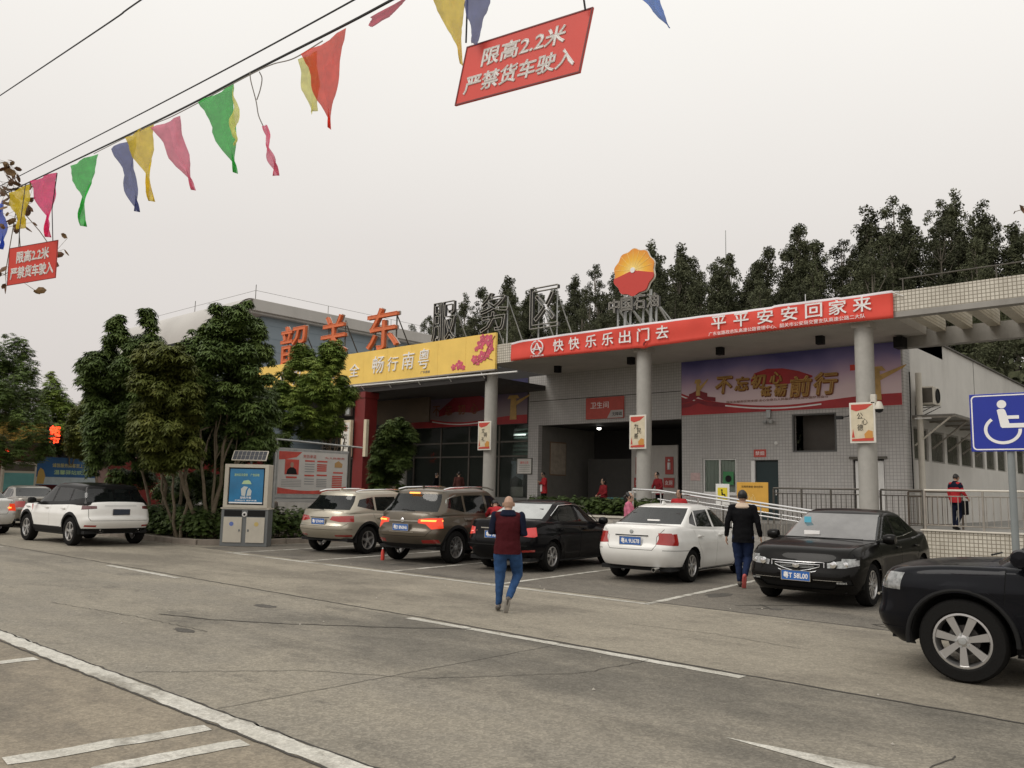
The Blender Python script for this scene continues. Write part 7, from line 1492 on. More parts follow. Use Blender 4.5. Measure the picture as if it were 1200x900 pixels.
'L1':[(1.57,1.4,4.84,0.45),(-0.32,0.33,2.75,0.58),(4.11,0.58,4.04,0.43),(2.69,1.46,5.5,0.19),(-0.61,-0.64,4.2,0.53),(2.93,-0.04,5.38,0.68),(-1.35,-0.46,5.04,0.42),(2.5,0.98,6.34,0.48),(1.73,0.9,4.98,0.57),(-0.17,-1.03,5.67,0.51),(0.6,-0.14,3.76,0.59),(0.81,0.92,7.27,0.44),(2.51,1.94,3.28,0.37),(-0.75,0.07,4.84,0.4),(0.83,-0.85,7.01,0.44),(1.66,0.21,3.17,0.56),(0.37,0.83,6.86,0.56),(2.27,1.75,3.04,0.47),(0.76,0.42,7.17,0.69),(0.5,-0.5,7.96,0.23),(-0.28,-1.32,6.65,0.24),(-0.68,-0.35,2.81,0.68),(1.03,0.61,2.39,0.2),(-0.79,0.05,7.15,0.57),(1.69,1.41,3.68,0.4),(1.91,-0.37,5.1,0.44),(2.53,0.23,7.79,0.5),(-0.15,0.66,6.92,0.4),(1.47,-0.75,3.39,0.58),(1.04,1.5,5.72,0.64),(2.71,2.03,3.02,0.21),(2.31,1.17,7.06,0.17),(0.5,-0.64,4.58,0.64),(1.64,0.49,2.87,0.53),(0.14,-0.93,3.39,0.47),(-0.34,0.16,6.79,0.62),(0.19,-0.99,3.81,0.46),(1.47,-0.42,7.98,0.19),(3.79,0.24,4.43,0.46),(1.81,0.04,4.41,0.42),(2.73,1.65,3.74,0.52),(1.78,-0.01,8.13,0.16),(-0.63,-1.01,4.25,0.24),(-1.41,-0.39,6.55,0.45),(2.29,-0.72,3.98,0.38),(1.99,-0.02,5.04,0.4),(0.68,1.05,5.61,0.54),(0.18,-0.56,7.62,0.57),(2.16,0.91,7.49,0.28),(0.26,-1.18,7.01,0.49),(2.78,0.74,3.37,0.45),(2.39,0.6,7.41,0.51),(1.83,-1.19,5.35,0.54),(1.43,0.72,2.56,0.38),(3.77,0.04,6.08,0.51),(2.81,1.06,6.58,0.21),(1.48,-0.56,5.04,0.5),(1.23,0.12,2.45,0.28),(2.48,-0.7,5.83,0.48),(2.15,-0.62,5.5,0.44),(3.22,0.54,6.62,0.54),(0.82,1.0,4.39,0.5),(-0.2,-1.25,6.36,0.32),(0.45,-1.28,5.94,0.44),(2.57,0.63,7.83,0.15),(2.87,0.75,3.03,0.45),(1.18,-0.79,5.92,0.7),(0.27,-0.17,2.67,0.45),(1.25,1.54,2.7,0.5),(1.26,-0.29,3.29,0.69),(0.63,-1.23,6.42,0.61),(2.11,0.65,8.03,0.16),(0.13,0.84,5.07,0.68),(0.34,-0.78,7.89,0.2),(-0.34,-1.24,5.87,0.23),(1.13,0.9,4.05,0.47),(0.04,-0.97,2.49,0.29),(1.87,1.81,2.8,0.36),(1.97,-0.06,5.84,0.39),(3.75,1.11,4.43,0.58),(-0.15,0.79,3.65,0.43),(-0.19,0.49,5.71,0.65),(0.63,-1.53,7.3,0.33),(0.91,0.13,6.49,0.47),(-0.08,-0.18,7.78,0.44),(2.23,1.56,4.97,0.45),(-0.26,-1.29,5.42,0.14),(-0.2,0.25,7.69,0.65)],
'L2':[(0.05,-0.33,5.39,0.59),(-0.53,-0.73,5.48,0.76),(-0.67,-0.49,3.48,0.44),(0.19,-0.66,4.35,0.58),(-1.1,-0.7,3.62,0.31),(-0.92,-1.15,4.35,0.23),(-1.08,-0.0,3.88,0.56),(-0.23,-0.04,5.66,0.28),(-0.29,-0.04,4.62,0.57),(-0.87,-0.92,4.14,0.49),(-1.08,-1.05,6.33,0.36),(-0.12,-0.48,6.22,0.19),(-1.25,-0.9,3.7,0.18),(-1.31,-0.77,4.7,0.55),(-0.01,0.27,4.76,0.39),(-1.36,-1.05,5.62,0.3),(-0.25,-0.9,6.32,0.56),(0.32,0.26,4.29,0.44),(-0.9,-0.96,7.1,0.31),(-1.03,-0.36,4.99,0.5),(0.13,0.08,5.21,0.35),(0.41,-0.23,3.61,0.45),(-1.27,-0.99,5.4,0.38),(-0.23,-0.95,6.83,0.29),(0.11,0.41,3.57,0.34),(-0.86,-0.96,7.31,0.22),(-0.09,-0.55,5.76,0.51),(-1.22,-1.14,6.11,0.22),(0.31,0.05,5.43,0.19),(-1.22,-1.01,5.08,0.35),(-1.13,-1.11,4.5,0.21),(-1.04,-1.16,4.73,0.21),(-0.43,-1.1,5.86,0.47),(0.05,-0.02,3.33,0.24),(0.4,-0.19,4.06,0.49),(0.36,0.24,3.87,0.44),(-0.88,-1.17,6.75,0.21),(0.49,0.4,3.37,0.18),(-0.98,-1.3,5.76,0.17),(-0.77,-0.63,3.27,0.19),(0.22,0.3,5.02,0.17),(-0.18,-0.65,3.78,0.49),(0.35,0.24,3.34,0.21),(-0.56,-0.33,3.23,0.16)],
'L3':[(-0.27,0.32,3.64,0.31),(-1.24,-0.58,5.1,0.45),(-1.15,-0.88,3.35,0.28),(-0.62,0.13,4.25,0.56),(0.55,-0.52,3.83,0.63),(-0.81,-0.17,4.9,0.61),(-0.17,-0.96,3.7,0.61),(0.07,-0.07,5.36,0.23),(-0.97,-0.78,3.09,0.22),(-0.8,-1.03,3.85,0.28),(-1.38,-0.81,3.15,0.18),(-1.22,-0.75,4.2,0.42),(-1.31,-0.6,4.53,0.54),(-0.68,-0.67,3.13,0.34),(-1.11,-0.95,4.37,0.26),(0.17,-0.17,4.83,0.4),(-0.85,-0.94,5.22,0.17),(-0.41,-0.66,5.63,0.18),(-0.91,-0.29,2.96,0.28),(0.07,-0.5,5.28,0.48),(-0.29,-0.13,3.2,0.23),(-0.38,-0.1,3.45,0.44),(-0.12,-0.08,5.49,0.18),(-0.62,-0.32,4.33,0.45),(-0.05,-0.53,5.57,0.22),(0.12,0.17,4.3,0.17),(-0.92,-0.9,4.83,0.33),(-0.59,-0.19,3.13,0.28),(0.29,-0.98,4.08,0.59),(-0.04,-0.58,3.42,0.41),(0.04,-0.79,5.34,0.42),(0.24,-0.0,4.65,0.23),(-0.81,-1.03,5.02,0.16),(-0.21,-0.27,5.59,0.16),(-1.08,-0.94,4.57,0.29),(0.12,0.22,4.05,0.18)],
'L4':[(0.57,2.65,3.42,0.81),(-0.5,-1.02,3.99,0.46),(0.29,-0.39,7.79,0.22),(2.21,0.69,7.51,0.46),(-0.88,-0.89,2.8,0.37),(0.02,2.16,3.23,0.49),(2.37,0.91,6.14,0.68),(3.33,1.73,6.37,0.6),(2.46,3.07,2.18,0.4),(2.27,2.43,2.79,0.54),(1.97,-0.49,5.78,0.62),(1.39,1.74,6.65,0.56),(0.16,2.51,5.23,0.89),(-0.22,0.78,3.8,0.58),(-1.06,-0.31,2.83,0.83),(1.75,-0.17,2.99,0.52),(1.54,-0.32,4.08,0.52),(1.44,-1.28,6.02,0.77),(4.72,2.81,4.56,0.76),(4.53,4.08,3.01,0.22),(-0.19,-0.76,5.03,0.49),(1.41,0.8,5.26,0.55),(2.49,2.24,7.07,0.35),(2.11,2.76,5.22,0.56),(3.09,3.82,2.79,0.73),(-0.49,0.14,6.83,0.51),(0.39,-0.23,7.81,0.25),(-0.55,1.05,3.16,0.73),(3.25,3.43,3.24,0.58),(3.43,2.64,3.41,0.72),(2.11,1.18,6.5,0.48),(2.06,-0.18,4.54,0.45),(3.62,0.74,4.18,0.63),(3.35,0.72,6.86,0.61),(-1.25,-0.04,3.37,0.79),(-0.26,0.9,6.68,0.69),(0.41,0.19,2.03,0.32),(1.11,1.86,2.21,0.47),(0.67,0.5,7.84,0.29),(1.01,0.85,7.79,0.32),(-1.43,-1.11,7.03,0.41),(-0.04,-0.08,4.72,0.68),(0.36,1.33,2.57,0.76),(0.39,0.43,7.25,0.85),(1.14,2.58,6.01,0.78),(0.97,1.44,1.96,0.22),(0.64,1.67,5.32,0.52),(2.31,1.9,2.03,0.27),(3.01,1.4,7.6,0.3),(5.05,2.23,2.92,0.54),(1.99,2.67,2.07,0.3),(-0.43,-0.41,7.7,0.32),(2.56,0.48,6.57,0.73),(2.7,2.8,6.16,0.52),(2.64,2.8,5.71,0.62),(-0.91,-0.83,4.62,0.64),(2.74,2.91,5.07,0.49),(-0.93,0.23,2.32,0.64),(-1.17,-1.23,6.39,0.27),(-1.03,-0.51,4.07,0.78)],
}
def BB(k): return [(x,y,z-.1,r,r,r*.85) for x,y,z,r in BLOBS[k]]
BED='trees on the planting bed'
leafy('umbrella_tree','tall dark green tree with four pale stems behind the kerb, left of the kiosk','tree',(-22.9,12.4,.1),
  [((0,0),(-.5,-1.0,2.9),.07),((.1,.05),(-.15,-.25,3.1),.06),((.2,.1),(.35,.35,3.2),.075),((.3,.15),(.8,.75,3.0),.06),((.12,.12),(.1,.1,3.4),.05)],BB('T1'),12500,SCHEF,M_leafdark,M_bark2,BED)
leafy('umbrella_tree','olive green bushy tree in front of the darker ones, left of the tall tree','tree',(-23.6,11.95,.1),
  [((0,0),(-.1,-.3,2.6),.05),((.2,0),(.3,.1,2.5),.05),((-.3,.1),(-.6,-.6,2.7),.05)],BB('T2'),8000,SCHEF,M_leafolive,M_bark2,BED)
leafy('umbrella_tree','dark tree with spiky layered tops, leftmost of the tall group behind the white SUV','tree',(-25.4,12.6,.1),
  [((0,0),(-.3,-.4,3.0),.08),((-.3,.2),(.4,.4,3.2),.06),((-.8,0),(-1.2,-.7,2.8),.06)],BB('T3'),12000,SCHEF,M_leafdark,M_bark2,BED)
leafy('umbrella_tree','shaded tree filling the gap behind the other bed trees above the white SUV','tree',(-28.2,14.2,.1),[((0,0),(0,0,2.4),.07),((.4,.2),(.8,.5,2.6),.06),((1.5,1.0),(1.6,1.2,2.6),.07)],BB('T4'),8000,SCHEF,M_leafdark,M_bark2,BED)
leafy('mango_tree','bright yellow green tree standing before the left end of the yellow sign','tree',(-25.2,18.2,.1),
  [((0,0),(.05,.1,3.4),.09),((.1,.1),(.2,.6,3.3),.05)],BB('M1'),11000,MANGO,M_leafbright,M_bark,None)
leafy('mango_tree','low dark green tree right of the red pillar above the beige SUV','tree',(-26.0,22.1,.1),[((0,0),(0,0,1.6),.08)],BB('M2'),6500,MANGO,M_leafdark,M_bark,None)
FAR='roadside trees at the far left'
leafy('roadside_tree','large bushy tree at the left edge of the picture behind the parked cars','tree',(-43.5,12.4,.0),[((0,0),(0,0,3.5),.16),((.3,.2),(1,-.6,4),.1)],BB('L1'),9500,MANGO,M_leafdark,M_bark,FAR)
leafy('roadside_tree','small pale yellow green tree poking up between the left tree groups','tree',(-46,17.2,0),[((0,0),(0,0,3.5),.1)],BB('L2'),5000,MANGO,M_leafbright,M_bark,FAR)
leafy('roadside_tree','lower olive green tree right of the pale one at far left','tree',(-42,17.0,0),[((0,0),(0,0,3.0),.1)],BB('L3'),4500,SCHEF,M_leafolive,M_bark,FAR)
leafy('roadside_tree','dark tree furthest back at the left edge, above the teal lightbox','tree',(-52,14.0,0),[((0,0),(0,0,3.5),.15)],BB('L4'),7000,MANGO,M_leafdark,M_bark,FAR)
# shaded bushes under the bed trees
for lab,x0,x1,y0,y1,h_,n_ in (('dark shaded bush mass behind the tree stems on the bed',-31.5,-24.2,14.0,15.2,2.3,5200),):
    e=empty('bush',((x0+x1)/2,(y0+y1)/2,.1),0,lab,'bush'); B_=rb(0,0,h_*.45,(x1-x0)/2,(y1-y0)/2,h_*.4,26,21,.6); limbs('stems',[([(b_[0],b_[1],0),(b_[0],b_[1],b_[2])],.025,.012) for b_ in B_],M_bark,e); foliage('foliage',B_,n_,SCHEF,M_leafdark,e)
# hedges
HEDGE=[whorl(6,.085,.04,.1) for _ in range(5)]
def hedge(label,x0,x1,y0,y1,z0,z1,count,m=M_leafhedge):
    e=empty('hedge',((x0+x1)/2,(y0+y1)/2,z0),0,label,'hedge','clipped hedges'); nx_=max(1,int((x1-x0)/.45)); ny_=max(1,int((y1-y0)/.45)); B_=[]
    for i in range(nx_):
        for j in range(ny_): B_.append((-(x1-x0)/2+(i+.5)*(x1-x0)/nx_,-(y1-y0)/2+(j+.5)*(y1-y0)/ny_,(z1-z0)/2+nr.uniform(-.04,.04),(x1-x0)/nx_*.62,(y1-y0)/ny_*.62,(z1-z0)*.55))
    limbs('stems',[([(b[0],b[1],0),(b[0]+.05,b[1],(z1-z0)*.6)],.02,.01) for b in B_],M_bark,e)
    return foliage('foliage',B_,count,HEDGE,m,e,.4,1.2)
hedge('low dark hedge along the kerb behind the kiosk and beige SUV',-22.5,-21.6,13.2,19.5,.11,1.05,6500)
hedge('low brownish hedge behind the kerb between the white SUV and the tree stems',-27.5,-22.3,11.9,13.0,.11,1.0,6500)
hedge('clipped green hedge on a cream planter in front of the porch',-20.2,-14.9,23.3,24.3,.86,1.50,5200)
pl=empty('planter',(-17.5,23.8,0),0,'low cream rendered planter wall carrying the clipped hedge by the porch','planter')
o=MB().box(-2.9,2.75,-.6,.6,0,.9,bev=.02).build('wall',M_soffit,pl); o=MB().box(-2.8,2.65,-.5,.5,.902,.915).build('soil',M_soil,pl)
o=MB().box(-2.95,2.8,-.65,-.602,.84,.9).build('coping',M_cream,pl)
# ---------------- wooded hill ----------------
hv=[];hf=[];HX=np.arange(-190,141,5.0);HY=np.arange(46,171,5.0)
def hz(x,y): 
    t=max(0,y-50); return -.1+min(14,t*.48)*(1-.25*math.exp(-((x+85)/16)**2))*(.85+.15*math.sin(x*.07)+.06*math.sin(x*.23+y*.1))+min(8,max(0,t-30)*.2)
for x in HX:
    for y in HY: hv.append((x,y,hz(x,y)))
ny_=len(HY)
for i in range(len(HX)-1):
    for j in range(ny_-1): a=i*ny_+j; hf.append((a,a+ny_,a+ny_+1,a+1))
m_=MB(); m_.add(hv,hf); struct(m_.build('hill',mat('hill_floor',(.035,.042,.02),.95,var=.4,vscale=.3,bump=.8,bscale=2),smooth=True))
def leafcards(n,s): 
    V=[]
    a=nr.normal(size=(n,3)); a/=np.linalg.norm(a,axis=1)[:,None]; b=nr.normal(size=(n,3)); b-=a*(a*b).sum(1)[:,None]; b/=np.linalg.norm(b,axis=1)[:,None]
    L_=s*nr.uniform(.6,1.3,(n,1)); return a*L_,b*L_*.45
def euca(k,Hh):
    """one eucalyptus: bare pale trunk, ascending limbs, ragged clumps"""
    r=random.Random(100+k); paths=[]; P=wig((0,0,-1),(r.uniform(-.6,.6),r.uniform(-.6,.6),Hh*.93),9,.18,r); paths.append((P,.16,.04)); cl=[]
    z0=.30+.12*r.random()
    for i in range(64):
        t=z0+(1-z0)*(i/63)**.85; p=P[min(9,int(t*9))]; sp=Hh*(.10+.06*(k%3))*min(1,(t-z0+.12)*4)*(max(0,1-t)**.45)*1.2*r.uniform(.15,1.2)+.05; a=r.uniform(0,6.28)
        c=Vector((p.x+math.cos(a)*sp,p.y+math.sin(a)*sp,t*Hh+r.uniform(-.3,.5))); rr=(.34+.42*(1-t))*r.uniform(.6,1.4); cl.append((c.x,c.y,c.z,rr,rr,rr*1.15))
        
        if i%3==0: paths.append(([p,p.lerp(c,.5)+Vector((0,0,-.1)),c],.04,.012))
    tm=MB()
    for pts,r0,r1 in paths: tm.tube(pts,r0,5,rs=[r0+(r1-r0)*i/(len(pts)-1) for i in range(len(pts))])
    tme=tm.mesh('trunk',mat('eucalyptus_bark',(.16,.14,.11),.8,var=.2),True)
    n=11000; ci=nr.choice(len(cl),n,p=np.array([c[3]**2 for c in cl])/sum(c[3]**2 for c in cl)); d=nr.normal(size=(n,3)); d/=np.linalg.norm(d,axis=1)[:,None]
    C0=np.array(cl)[ci]; pos=C0[:,:3]+d*C0[:,3:6]*(nr.random((n,1))**.45)
    A,B_=leafcards(n,.10); V=np.stack([pos-A,pos-B_,pos+A,pos+B_],1).reshape(-1,3)
    return tme,npmesh('crown',V,np.arange(len(V)).reshape(-1,4),[M_leafhill])
EU=[euca(k,h) for k,h in enumerate((14.5,13,15.5,12,14,16.5,11))]
def putE(k,x,y,s,label,z=None):
    e=empty('eucalyptus_tree',(x,y,hz(x,y) if z is None else z),rnd.uniform(0,6.28),label,'tree','eucalyptus trees on the hill'); e.scale=(s*rnd.uniform(.9,1.15),)*2+(s,)
    link('trunk',EU[k][0],e); link('crown',EU[k][1],e); return e
def pxof(x,y,z):
    q=Vector((x,y,z))-Vector((0,0,CAMH)); d=q.dot(fw); return 600+980.7*q.dot(r2)/d,450-980.7*q.dot(u2)/d
# skyline heights read from the photograph: image column, row of the tree tops
SKY=[(470,392),(485,380),(505,372),(520,352),(535,362),(548,345),(560,338),(578,345),(600,314),(615,340),(635,345),(655,338),(675,325),(692,308),(715,318),(745,300),(765,286),(780,300),(800,284),(818,300),(838,297),(856,298),(872,330),(885,300),(905,290),(925,285),(940,257),(962,275),(980,278),(1005,285),(1030,240),(1042,232),(1060,262),(1078,292),(1100,255),(1112,232),(1128,226),(1145,240),(1165,255),(1185,262),(1215,258),(1260,250)]
sky_f=lin(SKY)
cnt=0
_oc={}
def ordinal(t):
    _oc[t]=_oc.get(t,0)+1; return ('first','second','third','fourth','fifth','sixth','seventh','eighth','ninth')[_oc[t]-1]+' skyline eucalyptus from the left among those '+t
def near(u):
    for lim,t in ((500,'left of the unlit roof characters'),(560,'above the first unlit roof character'),(618,'above the middle unlit roof character'),(665,'behind the last unlit roof character'),(715,'between the last character and round emblem'),(775,'just behind the round roof emblem'),(850,'right of the round roof emblem'),(900,'right of the radio mast'),(985,'above the red banner\'s second half'),(1070,'over the red banner\'s right end'),(1150,'above the start of the pergola')):
        if u<lim: return t
    return 'above the pergola at the right edge'
for i,(px_,py_) in enumerate(SKY):
    for rep in range(1):
        Y=rnd.uniform(71,77); lo,hi=-200.0,150.0
        for _ in range(40):
            mid=(lo+hi)/2
            if pxof(mid,Y,20)[0]<px_: lo=mid
            else: hi=mid
        X=lo; g=hz(X,Y); a,b=0.0,60.0
        for _ in range(40):
            mid=(a+b)/2
            if pxof(X,Y,mid)[1]>py_: a=mid
            else: b=mid
        top=a; k=rnd.randrange(7); hh=(14.5,13,15.5,12,14,16.5,11)[k]; s=max(.45,(top-g)/(hh*1.045)); s=min(s,1.5)
        putE(k,X,Y,s,ordinal(near(px_)))
rows=[(60,4.2,.95),(65,3.9,1.15),(70,3.7,1.35),(76,4.2,1.35)]
for Y0,st,sc_ in rows:
    x=-96.0
    while x<14:
        X=x+rnd.uniform(-1.2,1.2); Y=Y0+rnd.uniform(-2,2); k=rnd.randrange(7); hh=(14.5,13,15.5,12,14,16.5,11)[k]; g=hz(X,Y)
        u,v=pxof(X,Y,g+hh*sc_); 
        s=sc_
        if 440<u<1300:
            # keep inner rows below the read skyline
            lim=sky_f(u)+rnd.uniform(6,36)
            while pxof(X,Y,g+hh*s)[1]<lim and s>.3: s-=.03
            putE(k,X,Y,s*rnd.uniform(.9,1.0),'dark eucalyptus in the dense stand behind the building roof')
        x+=st
# undergrowth that closes the stand
n=80000; X=nr.uniform(-105,20,n); Y=nr.uniform(55,88,n); Z=np.array([hz(a,b) for a,b in zip(X,Y)])+nr.random(n)**1.2*7.5
pos=np.stack([X,Y,Z],1); A,B_=leafcards(n,.34); V=np.stack([pos-A,pos-B_,pos+A,pos+B_],1).reshape(-1,3)
o=link('undergrowth',npmesh('undergrowth',V,np.arange(len(V)).reshape(-1,4),[M_leafhill])); o['kind']='stuff'
e=empty('radio_mast',(-41.3,80,hz(-41.3,80)),0,'thin radio mast rising above the trees of the hill','mast'); MB().tube([(0,0,0),(0,0,19.5)],.07,6,rs=[.12,.04]).build('pole',M_galv,e)
# thin pole in the trees at the right, power pole
# ================= bunting, ropes, hanging signs =================
def clothmat(name,c):
    m=bpy.data.materials.new(name); m.use_nodes=True; n=m.node_tree; n.nodes.clear(); o=n.nodes.new('ShaderNodeOutputMaterial')
    d=n.nodes.new('ShaderNodeBsdfDiffuse'); t=n.nodes.new('ShaderNodeBsdfTranslucent'); x=n.nodes.new('ShaderNodeMixShader'); x.inputs[0].default_value=.8
    z=n.nodes.new('ShaderNodeTexNoise'); z.inputs['Scale'].default_value=14; tc_=n.nodes.new('ShaderNodeTexCoord'); n.links.new(tc_.outputs['Object'],z.inputs['Vector'])
    r=n.nodes.new('ShaderNodeMapRange'); r.inputs['To Min'].default_value=.8; r.inputs['To Max'].default_value=1.2; n.links.new(z.outputs['Fac'],r.inputs['Value'])
    v=n.nodes.new('ShaderNodeVectorMath'); v.operation='SCALE'; v.inputs[0].default_value=c; n.links.new(r.outputs[0],v.inputs['Scale'])
    n.links.new(v.outputs[0],d.inputs[0]); n.links.new(v.outputs[0],t.inputs[0]); n.links.new(d.outputs[0],x.inputs[1]); n.links.new(t.outputs[0],x.inputs[2]); q=n.nodes.new('ShaderNodeBsdfTransparent'); y=n.nodes.new('ShaderNodeMixShader'); y.inputs[0].default_value=.32; n.links.new(x.outputs[0],y.inputs[1]); n.links.new(q.outputs[0],y.inputs[2]); n.links.new(y.outputs[0],o.inputs[0]); return m
FC={'blue':(.03,.09,.42),'yellow':(.62,.48,.06),'magenta':(.62,.05,.20),'green':(.06,.42,.09),'slate':(.13,.15,.30),'pink':(.66,.22,.30),'lime':(.62,.60,.25),'khaki':(.62,.58,.26),'red':(.62,.09,.05),'crimson':(.42,.05,.10),'sky':(.08,.20,.48)}
FM={k:clothmat('pennant_'+k,tuple(min(.9,q*1.5+.02) for q in v)) for k,v in FC.items()}
FLAGS=[
('blue',(-17.278, 4.712, 6.669),(-16.919, 4.806, 6.764),(-17.189, 4.923, 5.902),0.25),
('yellow',(-15.657, 4.501, 6.518),(-15.243, 4.661, 6.62),(-15.546, 4.703, 5.915),0.6),
('magenta',(-14.024, 4.32, 6.287),(-13.599, 4.507, 6.38),(-13.885, 4.592, 5.421),0.12),
('green',(-11.875, 4.109, 5.931),(-11.478, 4.288, 6.056),(-11.801, 4.315, 5.113),0.15),
('slate',(-10.161, 3.947, 5.664),(-9.804, 4.11, 5.773),(-9.973, 4.244, 4.912),0.05),
('yellow',(-9.613, 3.895, 5.636),(-9.279, 4.041, 5.759),(-9.434, 4.181, 4.904),0.12),
('pink',(-8.73, 3.806, 5.469),(-8.401, 3.961, 5.564),(-8.431, 4.187, 4.809),0.05),
('lime',(-6.863, 3.695, 5.321),(-6.761, 3.735, 5.007),(-6.887, 3.763, 4.797),0.5),
('green',(-7.405, 3.657, 5.298),(-7.063, 3.828, 5.447),(-7.181, 3.972, 4.629),0.12),
('pink',(-6.291, 3.698, 4.753),(-6.199, 3.684, 4.737),(-6.237, 3.819, 4.328),0.2),
('khaki',(-5.541, 3.539, 5.043),(-5.37, 3.595, 5.079),(-5.478, 3.667, 4.625),0.6),
('red',(-5.358, 3.449, 4.985),(-5.036, 3.621, 5.155),(-5.234, 3.658, 4.416),0.1),
('crimson',(-4.42, 3.373, 4.902),(-4.159, 3.507, 5.028),(-4.369, 3.424, 4.869),0.7),
('slate',(-3.426, 3.318, 4.685),(-3.258, 3.397, 4.699),(-3.407, 3.393, 4.346),0.25),
('yellow',(-3.746, 3.328, 4.786),(-3.539, 3.433, 4.834),(-3.632, 3.508, 4.337),0.15),
('sky',(-2.145, 3.255, 4.094),(-2.045, 3.291, 4.08),(-2.034, 3.382, 3.934),0.05),
]
ROPE_A= [(-45.13, 7.636, 10.804), (-20.523, 5.112, 7.345), (-13.075, 4.352, 6.256), (-8.478, 3.884, 5.578), (-6.416, 3.671, 5.304), (-4.552, 3.479, 5.048), (-3.359, 3.352, 4.932), (-2.042, 3.201, 4.901)]
ROPE_B= [(-46.452, 7.815, 11.537), (-15.196, 4.639, 6.843), (-8.469, 3.956, 5.835), (-5.102, 3.611, 5.359), (-3.801, 3.474, 5.206), (-2.102, 3.294, 5.02)]
ROPE_C= [(-91.123, 12.596, 24.604), (-22.018, 5.923, 10.807), (-12.113, 4.963, 8.859), (-6.029, 4.368, 7.718)]
CORD= [(-5.222, 3.537, 5.087), (-5.681, 3.587, 5.126), (-6.058, 3.622, 5.217), (-6.385, 3.654, 5.27), (-7.075, 3.726, 5.359), (-7.628, 3.784, 5.424), (-8.438, 3.868, 5.531), (-9.23, 3.947, 5.661), (-11.189, 4.148, 5.934)]
SIGN1= [(-3.505, 3.425, 4.378), (-2.608, 3.522, 4.338), (-3.586, 3.415, 4.014)]
SIGN2= [(-14.618, 4.281, 5.302), (-13.82, 4.708, 5.396), (-14.689, 4.319, 4.71)]
HANG1=[[(-3.512, 3.423, 4.407), (-3.455, 3.369, 4.87)], [(-2.642, 3.495, 4.318), (-2.649, 3.455, 4.516)]]
HANG2=[[(-14.45, 4.361, 5.319), (-14.475, 4.355, 5.615), (-15.062, 4.554, 6.56)], [(-13.881, 4.656, 5.381), (-13.646, 4.524, 5.807), (-13.079, 4.359, 6.193)]]
STR1=[(-6.457, 3.637, 5.287), (-6.457, 3.652, 5.205), (-6.435, 3.701, 5.033), (-6.427, 3.73, 4.906), (-6.4, 3.772, 4.802)]
STR2=[(-6.395, 3.693, 5.289), (-6.382, 3.715, 5.23), (-6.4, 3.715, 5.132), (-6.429, 3.705, 5.041)]
TWIG=[(-17.149, 3.871, 7.885), (-16.745, 4.361, 7.139), (-16.486, 4.657, 6.768), (-16.33, 4.835, 6.546)]
TWIGTIPS=[(-16.395, 4.712, 6.922),(-16.346, 4.86, 6.318),(-16.415, 4.629, 7.3),(-16.576, 4.829, 5.297),(-16.356, 5.045, 5.183),(-15.886, 5.375, 5.711),(-16.193, 4.957, 6.55),(-16.383, 4.749, 6.771),(-16.307, 4.912, 6.213)]
M_rope=mat('rope_black',(.02,.02,.022),.7); M_string=mat('string_grey',(.28,.26,.24),.8)
def catm(pts,n=10):
    Q=[Vector(p) for p in pts]; Q=[2*Q[0]-Q[1]]+Q+[2*Q[-1]-Q[-2]]; o=[]
    for i in range(1,len(Q)-2):
        for t in [j/n for j in range(n)]:
            a,b,c,d=Q[i-1:i+3]; o.append(.5*((2*b)+(-a+c)*t+(2*a-5*b+4*c-d)*t*t+(-a+3*b-3*c+d)*t**3))
    o.append(Q[-2]); return o
def rope(nm,label,pts,r,m=M_rope,n=6):
    o=MB().tube(catm(pts),r,n).build(nm,m,smooth=True); tag(o,label,'rope' if 'rope' in nm else 'wire'); return o
rope('support_rope','thick black rope that carries the coloured pennants and red signs',ROPE_A,.011)
rope('overhead_wire','thin black wire running just above the pennant rope',ROPE_B,.008)
rope('overhead_wire','separate black wire crossing the top left corner of the sky',ROPE_C,.013)
tag(MB().tube(catm(CORD),.005,5).build('grey_cord',M_string),'thin grey cord looping beside the pennant rope','cord')
names={'blue':'blue','yellow':'yellow','magenta':'magenta','green':'green','slate':'greyish blue','pink':'pink','lime':'pale yellow','khaki':'khaki yellow','red':'orange red','crimson':'dark crimson','sky':'bright blue'}
where=['cut by the left edge of the picture','ragged, first whole one above the left red sign','narrow, directly above the left red sign\'s right end','left green one, narrow and curled','long thin, between the left green one and a yellow one','thin yellow, between greyish blue and pink ones','with a long twisted tail, between yellow and green ones','sliver showing behind the large right green one','large green one with tapering tail in the middle of the row','torn strip dangling on two strings','torn piece partly behind the orange red one','large, right of the dangling torn strip','crumpled, at the top edge right of the red one','bulging, behind the big yellow one at the top edge','big yellow one at the top edge beside the near red sign','tip only, right of the near red sign at the top edge']
